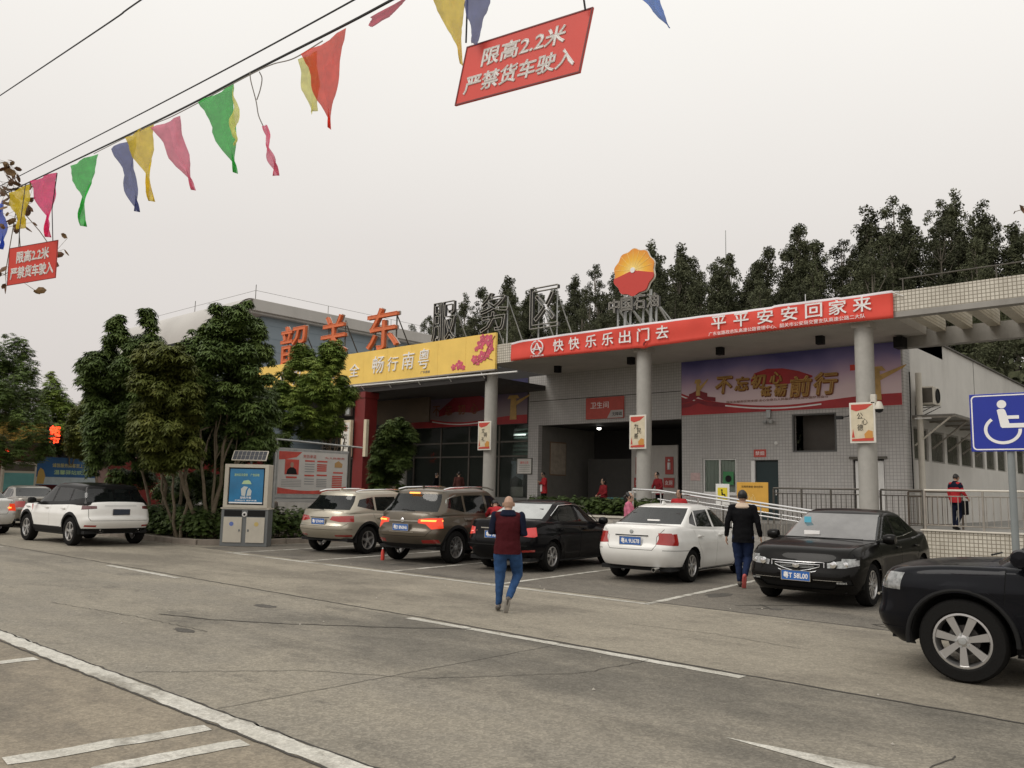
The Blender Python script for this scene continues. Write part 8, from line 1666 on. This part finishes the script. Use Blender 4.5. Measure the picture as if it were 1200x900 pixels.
for i,(c,a,b,t,w_) in enumerate(FLAGS):
    a,b,t=Vector(a),Vector(b),Vector(t); r=random.Random(i*7+3); nn=(b-a).cross(t-a).normalized(); n=16; k=5; vs=[];fs=[]; ph=r.uniform(0,6)
    L_=((a+b)/2-t).length
    for j in range(n+1):
        v=j/n; wdt=(1-v)**.8*(1-w_)+w_*(1-.35*v) if w_>=.25 else (1-v)**1.25*.94+.06*(1-v)+.015
        wdt=max(.012,wdt); mid=(a+b)/2*(1-v)+t*v; half=(b-a)/2*wdt*(1+.06*r.uniform(-1,1)*min(1,v*4))
        mid=mid+(b-a)*(.05*math.sin(v*5+ph)*math.sin(v*PI))
        for q in range(k+1):
            u=-1+2*q/k; vs.append(mid+half*u+nn*L_*(.06*math.sin(v*9+ph+u*1.5)*min(1,v*3)+.04*math.sin(u*4+v*3+ph)))
        if j:
            for q in range(k): s=(j-1)*(k+1)+q; fs.append((s,s+1,s+k+2,s+k+1))
    m=MB(); m.add(vs,fs); o=m.build('pennant_flag',FM[c],smooth=True); md=o.modifiers.new('thickness','SOLIDIFY'); md.thickness=.0012
    tag(o,names[c]+' pennant, '+where[i],'pennant','cloth pennants on the rope')
tag(MB().tube(catm(STR1),.005,5).tube(catm(STR2),.005,5).build('string_loop',M_string),'two twisted strings holding the torn pink strip','string')
def hsign(S,H_,label,bt):
    a,b,c=map(Vector,S); x=(b-a); w_=x.length; x.normalize(); dn=(c-a); h=dn.length; dn.normalize(); nn=x.cross(-dn).normalized()
    e=empty('hanging_sign',tuple((a+b)/2+(c-a)/2),0,label,'sign','red height limit signs hung from the rope'); e.rotation_euler=(0,0,0)
    inv=wm(e).inverted()
    # parallelogram board, following its swing
    M_=Matrix(((x.x,-dn.x,nn.x,a.x),(x.y,-dn.y,nn.y,a.y),(x.z,-dn.z,nn.z,a.z),(0,0,0,1)))
    mb=MB(); mb.box(0,w_,-h,0,-.012,0,M=M_); o=mb.build('board',M_red); o.parent=e; o.matrix_parent_inverse=inv
    mb=MB(); 
    for bx in ((0,w_,-.008,0),(0,w_,-h,-h+.008),(0,.008,-h+.008,-.008),(w_-.008,w_,-h+.008,-.008)): mb.box(*bx,0.0005,.003,M=M_)
    o=mb.build('board_edge',mat('sign_edge_dark',(.16,.02,.02),.5)); o.parent=e; o.matrix_parent_inverse=inv
    for tx,cy,tw in (('限高2.2米',-.29,.66),('严禁货车驶入',-.70,.88)):
        o=put_text('lettering',tx,M_@Matrix.Translation((w_*.5,h*cy,.001)),M_textwhite,w=w_*tw,h=h*.30,bold=.035,depth=.002); o.parent=e; o.matrix_parent_inverse=inv
    for pts in H_:
        o=MB().tube(pts,.006 if len(pts)==2 else .007,5).build('hanging_wire',M_rope); o.parent=e; o.matrix_parent_inverse=inv
    return e
hsign(SIGN1,HANG1,'large near red sign 限高2.2米 严禁货车驶入 hanging at the top centre',1); hsign(SIGN2,HANG2,'small far red sign 限高2.2米 严禁货车驶入 hanging at the left edge',1)
# overhanging twigs with large dry reddish leaves
M_twig=mat('dry_leaf',(.13,.065,.03),.7,var=.4,vscale=15); M_twig2=mat('dry_leaf_brown',(.20,.12,.05),.7,var=.3,vscale=15)
def twig(label,main,tips,seed,size=.085,per=9,spr=1.0):
    r=random.Random(seed); e=empty('tree_branch',main[0],0,label,'branch'); inv=Matrix.Translation(-Vector(main[0]))
    o=MB().tube(catm(main,4),.016,6).build('stem',M_bark); o.parent=e; o.matrix_parent_inverse=inv
    lv=MB(); sv=MB()
    for t in tips:
        t=Vector(t); s=min((Vector(p) for p in main),key=lambda p:(p-t).length); sv.tube([s,s.lerp(t,.6)+Vector((0,0,.04)),t],.008,5)
        for _ in range(per):
            p=t+Vector((r.gauss(0,.14)*spr,r.gauss(0,.14)*spr,r.gauss(0,.11)*spr)); sv.tube([t,p],.003,3,caps=False)
            d=Vector((r.uniform(-1,1),r.uniform(-1,1),r.uniform(-1,.3))).normalized(); s2=d.orthogonal().normalized(); s2=(Matrix.Rotation(r.uniform(0,6),3,d)@s2); L_=size*r.uniform(.8,1.7); nn=d.cross(s2)
            q=MB(); q.add([p,p+d*L_*.35+s2*L_*.30,p+d*L_*.75+s2*L_*.26,p+d*L_,p+d*L_*.75-s2*L_*.26,p+d*L_*.35-s2*L_*.30,p+d*L_*.5-nn*L_*.12],[(0,1,6),(1,2,6),(2,3,6),(3,4,6),(4,5,6),(5,0,6)])
            oo=q.build('leaf',M_twig if r.random()<.7 else M_twig2); oo.parent=e; oo.matrix_parent_inverse=inv
    o=sv.build('twigs',M_bark); o.parent=e; o.matrix_parent_inverse=inv; o['kind']='stuff'
twig('bare branch with large dry reddish leaves at the left edge behind the hanging sign',TWIG,TWIGTIPS,3,.14,10,1.5)
twig('twig with few dry leaves poking in at the right edge of the sky',[(-.5,7.1,4.05),(-.85,6.95,3.86),(-1.02,6.86,3.78)],[(-1.13,6.78,3.75),(-1.08,6.82,3.71)],5,.05,2,.25)
# ================= solar kiosk with poster and bins =================
k=empty('solar_waste_kiosk',(-20.92,12.55,0),R_(41.85),'cream advertising kiosk with blue poster, solar panel on top and two waste bin doors','kiosk')
KM=mat('kiosk_cream',(.52,.48,.40),.5,var=.07); KG=mat('kiosk_grey',(.17,.18,.18),.5,metal=.3)
MB().box(-.64,.64,-.2,.25,0,1.02,bev=.01).build('cabinet',KG,k)
MB().box(-.60,.60,-.20,.22,.98,2.22,bev=.015).build('display_box',KM,k)
f=MB(); f.box(-.60,-.50,-.235,-.2,1.04,2.22); f.box(.50,.60,-.235,-.2,1.04,2.22); f.box(-.5,.5,-.235,-.2,2.13,2.22); f.box(-.5,.5,-.235,-.2,1.04,1.11); f.build('display_frame',KM,k)
po=MB().box(-.46,.46,-.206,-.2005,1.15,2.09).build('poster',None or mat('poster_blue',(.012,.17,.36),.3,var=.25,vscale=1.6,coat=.5),k)
MB().box(-.49,.49,-.203,-.2002,1.115,2.125).build('poster_border',M_black,k)
MB().box(-.455,.455,-.210,-.2062,1.155,1.19).build('poster_white_band',M_textwhite,po)
def kt(s,x,z,w_,h_,m,par): put_text('lettering',s,FRONT(x,-.2065,z),m,par,w=w_,h=h_,depth=.002,bold=.02)
M_ltgreen=mat('print_pale_green',(.45,.62,.35),.5)
kt('服务区欢迎您',-.16,1.93,.36,.07,M_ltgreen,po); kt('广告招租',.22,1.93,.24,.07,M_ltgreen,po); kt('绿色环保',0,1.31,.30,.065,M_textwhite,po); kt('文明出行 保护环境',0,1.235,.6,.04,M_textwhite,po)
g=MB(); g.prism([(-.13,1.68),(.14,1.68),(.10,1.76),(.05,1.79),(-.08,1.77)],-.211,-.2062); g.build('print_island',M_ltgreen,po)
g=MB(); g.prism([(-.12,1.37),(-.02,1.35),(.0,1.52),(.05,1.6),(-.06,1.62),(-.14,1.55)],-.213,-.2062); g.prism([(.02,1.36),(.14,1.37),(.15,1.5),(.08,1.58),(.04,1.5)],-.215,-.2062); g.build('print_figure',mat('print_pale',(.55,.58,.55),.5),po)
for s in (-1,1):
    d=MB().box(min(s*.06,s*.56),max(s*.06,s*.56),-.225,-.201,.10,.78,bev=.008).build('bin_door',KM,k); MB().box(s*.12-.02,s*.12+.02,-.24,-.226,.40,.46,bev=.005).build('latch',KG,d)
    o=MB().prism([(s*.34+.06*math.cos(t),.60+.06*math.sin(t)) for t in [i*PI/6 for i in range(12)]],-.228,-.2255).build('round_label',mat('label_blue',(.12,.18,.45),.5) if s<0 else mat('label_yellow',(.55,.42,.15),.5),d)
    MB().box(min(s*.08,s*.56),max(s*.08,s*.56),-.204,-.2006,.80,.97).build('bin_slot',M_black,k)
m=MB(); m.lathe([(0,-.02),(.06,-.02),(.07,0),(0,0)],18,M=Matrix.Translation((0,-.215,.86))); m.build('round_lamp',M_white,k,smooth=True); MB().lathe([(0,-.012),(.03,-.01),(.032,0)],12,M=Matrix.Translation((0,-.237,.86))).build('round_lens',M_black,k,smooth=True)
MB().box(-.66,.66,-.22,.27,1.0,1.035).build('shelf',KM,k)
MB().tube([(0,.1,2.22),(0,.1,2.4)],.03,8).build('panel_post',KG,k)
T=Matrix.Translation((0,-.02,2.46))@Matrix.Rotation(R_(52),4,'X')
sp=MB().box(-.48,.48,-.17,.17,-.015,.015,M=T).build('solar_panel',KM,k)
for i in range(8):
    for j in range(2): MB().box(-.455+i*.115,-.455+i*.115+.105,-.152+j*.155,-.152+j*.155+.148,.0155,.018,M=T).build('solar_cell',mat('solar_cell_blue',(.02,.022,.03),.2),sp)
# ================= notice billboard =================
b=empty('notice_billboard',(-23.2,14.85,0),PI/2,'red and white notice billboard with portrait in a metal frame behind the beige SUV','billboard')
# local x runs along +Y, faces +X
BW=2.75
MB().box(0,BW,-.03,.03,1.36,2.80).build('board',M_galv,b)
MB().box(.04,BW-.04,-.036,-.0305,1.40,2.76).build('print',mat('billboard_paper',(.52,.50,.47),.45,var=.06),b)
M_bred=mat('billboard_red',(.50,.07,.05),.5,var=.2,vscale=4); M_btext=mat('billboard_text_grey',(.25,.25,.25),.6)
def bp(poly,m,nm='red_print',d=.040): return MB().prism(poly,-d-.003,-d).build(nm,m,b)
bp([(.05,2.75),(.9,2.75),(.7,2.58),(.3,2.5),(.05,2.48)],M_bred); 
bp([(.05,1.41)]+[(.05+2.65*i/12,1.41+.20-.10*math.sin(i/12*PI*1.2)) for i in range(13)]+[(2.70,1.41)],M_bred)
bp([(.28,2.02),(.80,2.02),(.80,2.50),(.28,2.50)],M_bred,'portrait_field',.0405)
bp([(.34,2.03),(.74,2.03),(.70,2.18),(.6,2.25),(.48,2.25),(.38,2.18)],M_black,'portrait_suit',.045)
bp([(.54+.065*math.cos(i*PI/6),2.33+.085*math.sin(i*PI/6)) for i in range(12)],mat('portrait_face',(.35,.22,.16),.6),'portrait_face',.046)
bp([(.34,1.90),(.74,1.90),(.74,1.96),(.34,1.96)],M_bred,'name_plate',.041)
for i in range(5): bp([(.18,1.84-.05*i),(.92,1.84-.05*i),(.92,1.855-.05*i),(.18,1.855-.05*i)],M_btext,'text_line',.040)
for (x0,x1,zs,m_) in ((1.03,1.40,(2.45,),M_bred),(1.03,1.40,(2.36,2.28,2.20,2.12),M_btext),(1.03,1.40,(1.98,),M_bred),(1.03,1.40,(1.88,1.80,1.72),M_btext),(1.50,1.90,(2.45,2.00),M_bred),(1.50,1.90,(1.88,1.82,1.76,1.70,1.64),M_btext),(2.15,2.55,(2.10,),M_bred)):
    for z in zs: bp([(x0,z),(x1,z),(x1,z+.025 if m_ is M_btext else z+.05),(x0,z+.025 if m_ is M_btext else z+.05)],m_,'text_line',.0402)
for i in range(4): bp([(1.50,2.15+.065*i),(1.88,2.15+.065*i),(1.88,2.195+.065*i),(1.50,2.195+.065*i)],M_bred,'text_line',.0403)
bp([(2.2,2.30),(2.5,2.30),(2.52,2.42),(2.35,2.52),(2.2,2.44)],mat('print_ochre',(.42,.25,.10),.6),'figure_print',.041)
for i in range(9): bp([(2.12,1.50+.06*i),(2.52,1.50+.06*i),(2.52,1.54+.06*i),(2.12,1.54+.06*i)],M_bred,'text_line',.0403)
put_text('lettering','党员承诺',FRONT(1.2,-.041,2.62),M_bred,b,w=.5,h=.11,depth=.003); put_text('lettering','为人民服务',FRONT(2.2,-.041,2.60),M_bred,b,w=.8,h=.07,depth=.003)
MB().box(-.1,-.02,-.05,.05,.1,3.15,bev=.01).build('post',M_galv,b); MB().box(BW+.02,BW+.10,-.05,.05,.1,3.05,bev=.01).build('post',M_darksteel,b); MB().tube([(-.1,0,3.12),(BW+.6,0,3.02)],.03,8).build('top_rail',M_galv,b); MB().box(-.02,BW+.02,-.04,.04,1.28,1.355).build('bottom_rail',M_galv,b); MB().box(-.02,BW+.02,-.04,.04,2.80,2.86).build('top_edge',M_galv,b)
# ================= disabled parking sign =================
s=empty('disabled_parking_sign',(-2.73,14.0,0),R_(2),'blue wheelchair parking sign on a grey post at the right edge','sign')
MB().cyl((0,.05),.05,0,2.75,16).build('post',mat('post_grey_paint',(.23,.25,.25),.45,var=.08),s,smooth=True,sharp=50)
MB().box(-.50,.50,-.02,0,2.38,3.24,bev=.006).build('board',mat('sign_blue',(.012,.03,.33),.35,var=.04),s)
def rrect(x0,x1,z0,z1,r,n=5):
    P=[]
    for cx,cz,a0 in ((x1-r,z1-r,0),(x0+r,z1-r,90),(x0+r,z0+r,180),(x1-r,z0+r,270)):
        for i in range(n+1): a=R_(a0+90*i/n); P.append((cx+r*math.cos(a),cz+r*math.sin(a)))
    return P
O=rrect(-.478,.478,2.402,3.218,.06); I=rrect(-.46,.46,2.42,3.20,.045); n=len(O); m=MB(); m.add([(a,-.023,b_) for a,b_ in O]+[(a,-.023,b_) for a,b_ in I],[(i,(i+1)%n,n+(i+1)%n,n+i) for i in range(n)]); m.build('white_border',M_textwhite,s)
y=-.0225
def flatpoly(pts,nm='wheelchair_symbol'): return MB().prism(pts,y-.0025,y).build(nm,M_textwhite,s)
def disc(cx,cz,r,n=20): return [(cx+r*math.cos(2*PI*i/n),cz+r*math.sin(2*PI*i/n)) for i in range(n)]
flatpoly(disc(-.075,3.075,.062))
m=MB(); P=[]; a0,a1=128,362
for i in range(31):
    a=R_(a0+(a1-a0)*i/30); P.append((-.075+.245*math.cos(a),2.70+.215*math.sin(a),-.075+.20*math.cos(a),2.70+.172*math.sin(a)))
m.add([(p[0],y-.002,p[1]) for p in P]+[(p[2],y-.002,p[3]) for p in P],[(i,i+1,32+i,31+i) for i in range(30)]); m.build('wheelchair_symbol',M_textwhite,s)
flatpoly([(-.14,2.99),(-.115,3.005),(-.05,3.005),(-.03,2.98),(-.01,2.905),(.14,2.905),(.14,2.855),(.0,2.855),(.015,2.79),(.235,2.79),(.265,2.77),(.34,2.58),(.375,2.595),(.395,2.55),(.325,2.515),(.30,2.525),(.215,2.725),(-.08,2.725),(-.10,2.745)])
# ================= fence, ramp, retaining wall =================
rw=empty('retaining_wall',(-2,25.4,0),0,'low cream tiled retaining wall under the fence at the right','wall'); MB().box(-5.15,10,-.18,.0,0,.80).build('tiled_face',M_tilewhite,rw); MB().box(-5.2,10,-.22,.3,.80,.84,bev=.01).build('coping',M_cream,rw)
M_wetstain=None
def fence(name,label,x0,x1,y,z,hgt,n_post,bar_gap,m,mp=None,cat='fence',topm=None):
    e=empty(name,(x0,y,z),0,label,cat,'metal fences along the terrace'); W_=x1-x0; mp=mp or m
    MB().tube([(0,0,hgt),(W_,0,hgt)],.028,8).build('top_rail',topm or m,e); MB().tube([(0,0,hgt-.16),(W_,0,hgt-.16)],.016,6).build('rail',m,e); MB().tube([(0,0,.12),(W_,0,.12)],.016,6).build('rail',m,e)
    pm=MB().box(-.025,.025,-.025,.025,0,hgt-.02).mesh('post',mp); bm_=MB().box(-.009,.009,-.009,.009,.12,hgt-.16).mesh('bar',m)
    for i in range(n_post+1): o=link('post',pm,e); o.location=(W_*i/n_post,0,0)
    k=int(W_/bar_gap)
    for i in range(1,k):
        o=link('bar',bm_,e); o.location=(i*W_/k,0,0)
    return e
fence('terrace_fence','dark metal bar fence on the terrace edge in front of the tiled wall',-11.7,-8.95,25.7,Z0,1.12,3,.15,M_darksteel)
fence('terrace_fence','short dark fence piece right of the right column before the corner',-8.40,-7.25,25.7,Z0,1.12,1,.15,M_darksteel)
fence('terrace_fence','pale rail fence on the cream tiled wall before the man in red',-7.1,6,25.33,.84,1.08,9,.17,M_rail,topm=M_cream)
fence('terrace_fence','rusty brown inner fence behind the pale one near the corner pier',-8.2,-6.7,27.6,Z0,1.1,1,.13,mat('rusty_bar',(.10,.075,.055),.7,var=.3))
# access ramp with stainless handrails
rmp=empty('access_ramp',(-13.8,22.9,0),0,'concrete access ramp with stainless handrails descending to the right behind the white sedan','ramp')
m=MB(); m.prism([(0,0),(6.6,0),(6.6,.02),(0,.80)],-.8,.8,'xz'); m.build('ramp_slab',M_conc,rmp)
MB().box(-1.6,-.003,-.8,2.75,0,.80).build('landing',M_conc,rmp)
for y_ in (-.72,.72):
    for h_,r_ in ((.98,.032),(.72,.022)): MB().tube([(0,y_,.80+h_-.02),(6.5,y_,.03+h_-.0)],r_,10).build('handrail',M_steel,rmp,smooth=True)
    for i in range(6): x=.1+i*1.27; z=.80-.78*x/6.6; MB().tube([(x,y_,z),(x,y_,z+.96)],.022,8).build('post',M_steel,rmp,smooth=True)
    for i in range(34): x=.2+i*.19; z=.80-.78*x/6.6; MB().box(x-.007,x+.007,y_-.007,y_+.007,z+.06,z+.55).build('bar',M_rail,rmp)
MB().tube([(-.9,-.72,1.78),(0,-.72,1.76)],.032,10).build('handrail',M_steel,rmp,smooth=True); MB().tube([(-.9,-.72,.8),(-.9,-.72,1.78)],.03,10).build('post',M_steel,rmp,smooth=True)
# boards by the ramp
e=empty('yellow_board',(-11.88,24.6,.8),0,'yellow notice board leaning at the ramp behind the man in black','sign'); MB().box(-.52,.52,-.03,0,.35,1.28,bev=.005).build('board',mat('board_amber',(.62,.34,.05),.55,var=.08),e)
put_text('lettering','无障碍通道 请勿停车',FRONT(0,-.031,1.14),M_black,e,w=.72,h=.07,depth=.003); put_text('lettering','小心',FRONT(-.05,-.031,.8),mat('print_pale_yellow',(.7,.55,.25),.6),e,w=.3,h=.25,depth=.003)
for sx_ in (-.48,.48): MB().box(sx_-.02,sx_+.02,0,.03,0,1.2).build('leg',M_darksteel,e)
e=empty('wheelchair_notice',(-12.95,24.7,.8),0,'small white notice with yellow wheelchair square left of the yellow board','sign'); MB().box(-.24,.24,-.02,0,.55,1.22,bev=.004).build('board',M_white,e); MB().box(-.17,.17,-.026,-.021,.72,1.1).build('yellow_field',mat('sign_bright_yellow',(.72,.58,.03),.5),e)
MB().prism(disc(-.02,1.02,.03),-.030,-.0265).prism([(-.04,.98),(.0,.98),(.02,.90),(.09,.90),(.12,.80),(.08,.79),(.06,.86),(-.03,.86)],-.030,-.0265).build('symbol',M_black,e); MB().box(-.02,.02,0,.03,0,.6).build('leg',M_darksteel,e)
# table in front of porch
e=empty('folding_table',(-16.6,27.0,Z0),0,'folding table with pale top in front of the seated attendant','table'); MB().box(-1.3,.9,-.3,.3,.88,.93,bev=.01).build('top',M_white,e)
for a in (-1.2,.8):
    for c in (-.25,.25): MB().tube([(a,c,0),(a,c,.88)],.018,6).build('leg',M_steel,e)
e=empty('green_bench',(-18.7,27.6,Z0),0,'dark teal bench beside the seated person in the porch','bench'); MB().box(-.7,.7,-.2,.2,.62,.68,bev=.01).build('seat',mat('bench_teal',(.02,.09,.09),.5),e); MB().box(-.6,-.5,-.2,.2,0,.62).build('leg',M_darksteel,e); MB().box(.5,.6,-.2,.2,0,.62).build('leg',M_darksteel,e)
# display cabinets in the shop window: printed panels
for i,(x0,x1,zt_,lab) in enumerate([(-30.6,-27.9,3.05,'dim city photograph panel behind the shop glass, left of the column'),(-27.5,-25.6,3.05,'dim blue sky photograph panel behind the shop glass, right of the column')]):
    e=empty('photo_panel',((x0+x1)/2,WY+.4,1.4),0,lab,'panel'); w2=(x1-x0)/2; MB().box(-w2,w2,0,.03,.45,1.65).build('print',mat('photo_sky_%d'%i,(.42,.48,.54),.4,var=.4,vscale=.9),e); MB().prism([(-w2,.45),(w2,.45),(w2,.75),(w2*.5,.95),(w2*.2,.8),(-w2*.2,.9),(-w2*.6,1.1),(-w2,.85)],-.008,-.001).build('skyline_print',mat('photo_dark',(.08,.09,.09),.5,var=.4),e); MB().box(-w2,w2,-.006,.028,.0,.44).build('lower_print',M_paper,e)
# counter things and posters of the left shop part
# ================= far left: red shop front, yellow canopy, LED sign, lightbox =================
fs_=empty('roadside_shop',(-47,18,0),PI/2,'far red fronted shop with yellow canopy half hidden by the left trees','building')
def L(*a): return MB().box(*a)
L(-8,10,0,8,0,4.6).build('wall',mat('shop_wall_pink',(.36,.24,.22),.8,var=.1,vscale=.5),fs_); L(-8,10,-.1,-.003,0,1.55).build('base_wall',M_redcol,fs_); L(-8,-2.3,-.1,-.003,1.56,2.9).build('red_panel',M_redcol,fs_); L(1.6,10,-.1,-.003,1.56,3.0).build('red_panel',M_redcol,fs_)
for i in range(14): L(-8+i*.75,-8+i*.75+.73,-1.2,-1.12,3.55,4.5).build('canopy_board',mat('canopy_yellow',(.42,.27,.05),.6,var=.1),fs_)
L(-8,2.5,-1.25,0,4.5,4.62).build('canopy_roof',M_darksteel,fs_); L(-8,2.5,-1.1,-.1,3.44,3.54).build('canopy_soffit',M_darksteel,fs_)
for x in (-1.0,-.2,.7): 
    w_=L(x,x+.45,-.05,-.004,2.8,3.4).build('window',M_darksteel,fs_); L(x+.04,x+.41,-.06,-.0505,2.84,3.36).build('pane',M_dkglass,w_)
e=empty('blue_poster',(-45.9,17.1,0),PI/2,'wide blue advertising board behind the white SUV at left','billboard'); L(-1.5,1.55,-.03,.03,1.45,2.85).build('board',mat('poster_blue_deep',(.02,.10,.26),.4,var=.2,vscale=1),e); L(-1.47,1.52,-.036,-.031,1.47,1.85).build('white_print',mat('poster_lower',(.40,.47,.50),.5,var=.15),e)
put_text('lettering','诚信服务顾客至上',FRONT(.0,-.036,2.45),mat('print_gold_pale',(.55,.50,.22),.5),e,w=1.5,h=.2,bold=.02,depth=.004); put_text('lettering','温馨驿站欢迎您',FRONT(.3,-.036,2.1),M_ltgreen,e,w=1.9,h=.22,bold=.02,depth=.004)
MB().prism([(-1.45,1.5),(-1.1,1.5),(-1.05,1.9),(-1.15,2.2),(-1.3,2.3),(-1.4,2.1)],-.04,-.0365).build('figure_print',mat('print_ochre2',(.45,.30,.08),.6),e); MB().box(-1.4,-1.3,-.02,.02,0,1.45).build('leg',M_darksteel,e); MB().box(1.3,1.4,-.02,.02,0,1.45).build('leg',M_darksteel,e)
e=empty('led_sign',(-45.6,16.2,3.5),PI/2,'glowing red LED character sign hanging under the far canopy','sign'); L(-.35,.35,-.06,.06,0,.95).build('casing',M_black,e); put_text('led_character','超',FRONT(0,-.061,.65),mat('led_red',(.8,.1,.05),.4,emit=(1,.06,.02),estr=3.0),e,w=.5,h=.5,bold=.05,depth=.01); put_text('led_character','市',FRONT(0,-.061,.2),MATS['led_red'],e,w=.5,h=.3,bold=.05,depth=.01)
for (x_,z_) in ((-44.8,2.85),(-46.5,2.75)): 
    e=empty('red_lamp',(x_,13.9 if x_>-45 else 12.6,z_+.2),0,'small glowing red lamp at the '+('far left edge' if x_<-46 else 'right part')+' of the left tree foliage','lamp',None); MB().lathe([(0,-.08),(.09,-.05),(.1,.05),(0,.1)],10,axis='z').build('lamp',MATS['led_red'],e,smooth=True)
e=empty('teal_lightbox',(-45.2,14.6,0),PI/2,'teal glass advertising lightbox in a cream frame at the far left','lightbox'); L(-.75,.75,-.15,.15,0,2.55).build('casing',KM,e); L(-.66,.66,-.16,-.151,.65,2.0).build('poster',mat('poster_teal',(.12,.33,.33),.3,var=.2,vscale=1.2),e); L(-.66,.66,-.16,-.151,2.1,2.42).build('header',M_darksteel,e); L(-.75,.75,-.2,-.151,.1,.55).build('base_panel',KG,e)
# small red cap/bottle by the bronze SUV wheel
e=empty('red_bottle',(-15.32,12.75,0),.3,'small red bottle standing by the left rear wheel of the bronze SUV','bottle'); MB().lathe([(0,0),(.04,0),(.045,.02),(.045,.17),(.03,.22),(.02,.25),(0,.25)],14,axis='z').build('bottle_body',M_red,e,smooth=True); MB().lathe([(0,.25),(.022,.25),(.022,.28),(0,.28)],10,axis='z').build('cap',M_white,e,smooth=True)
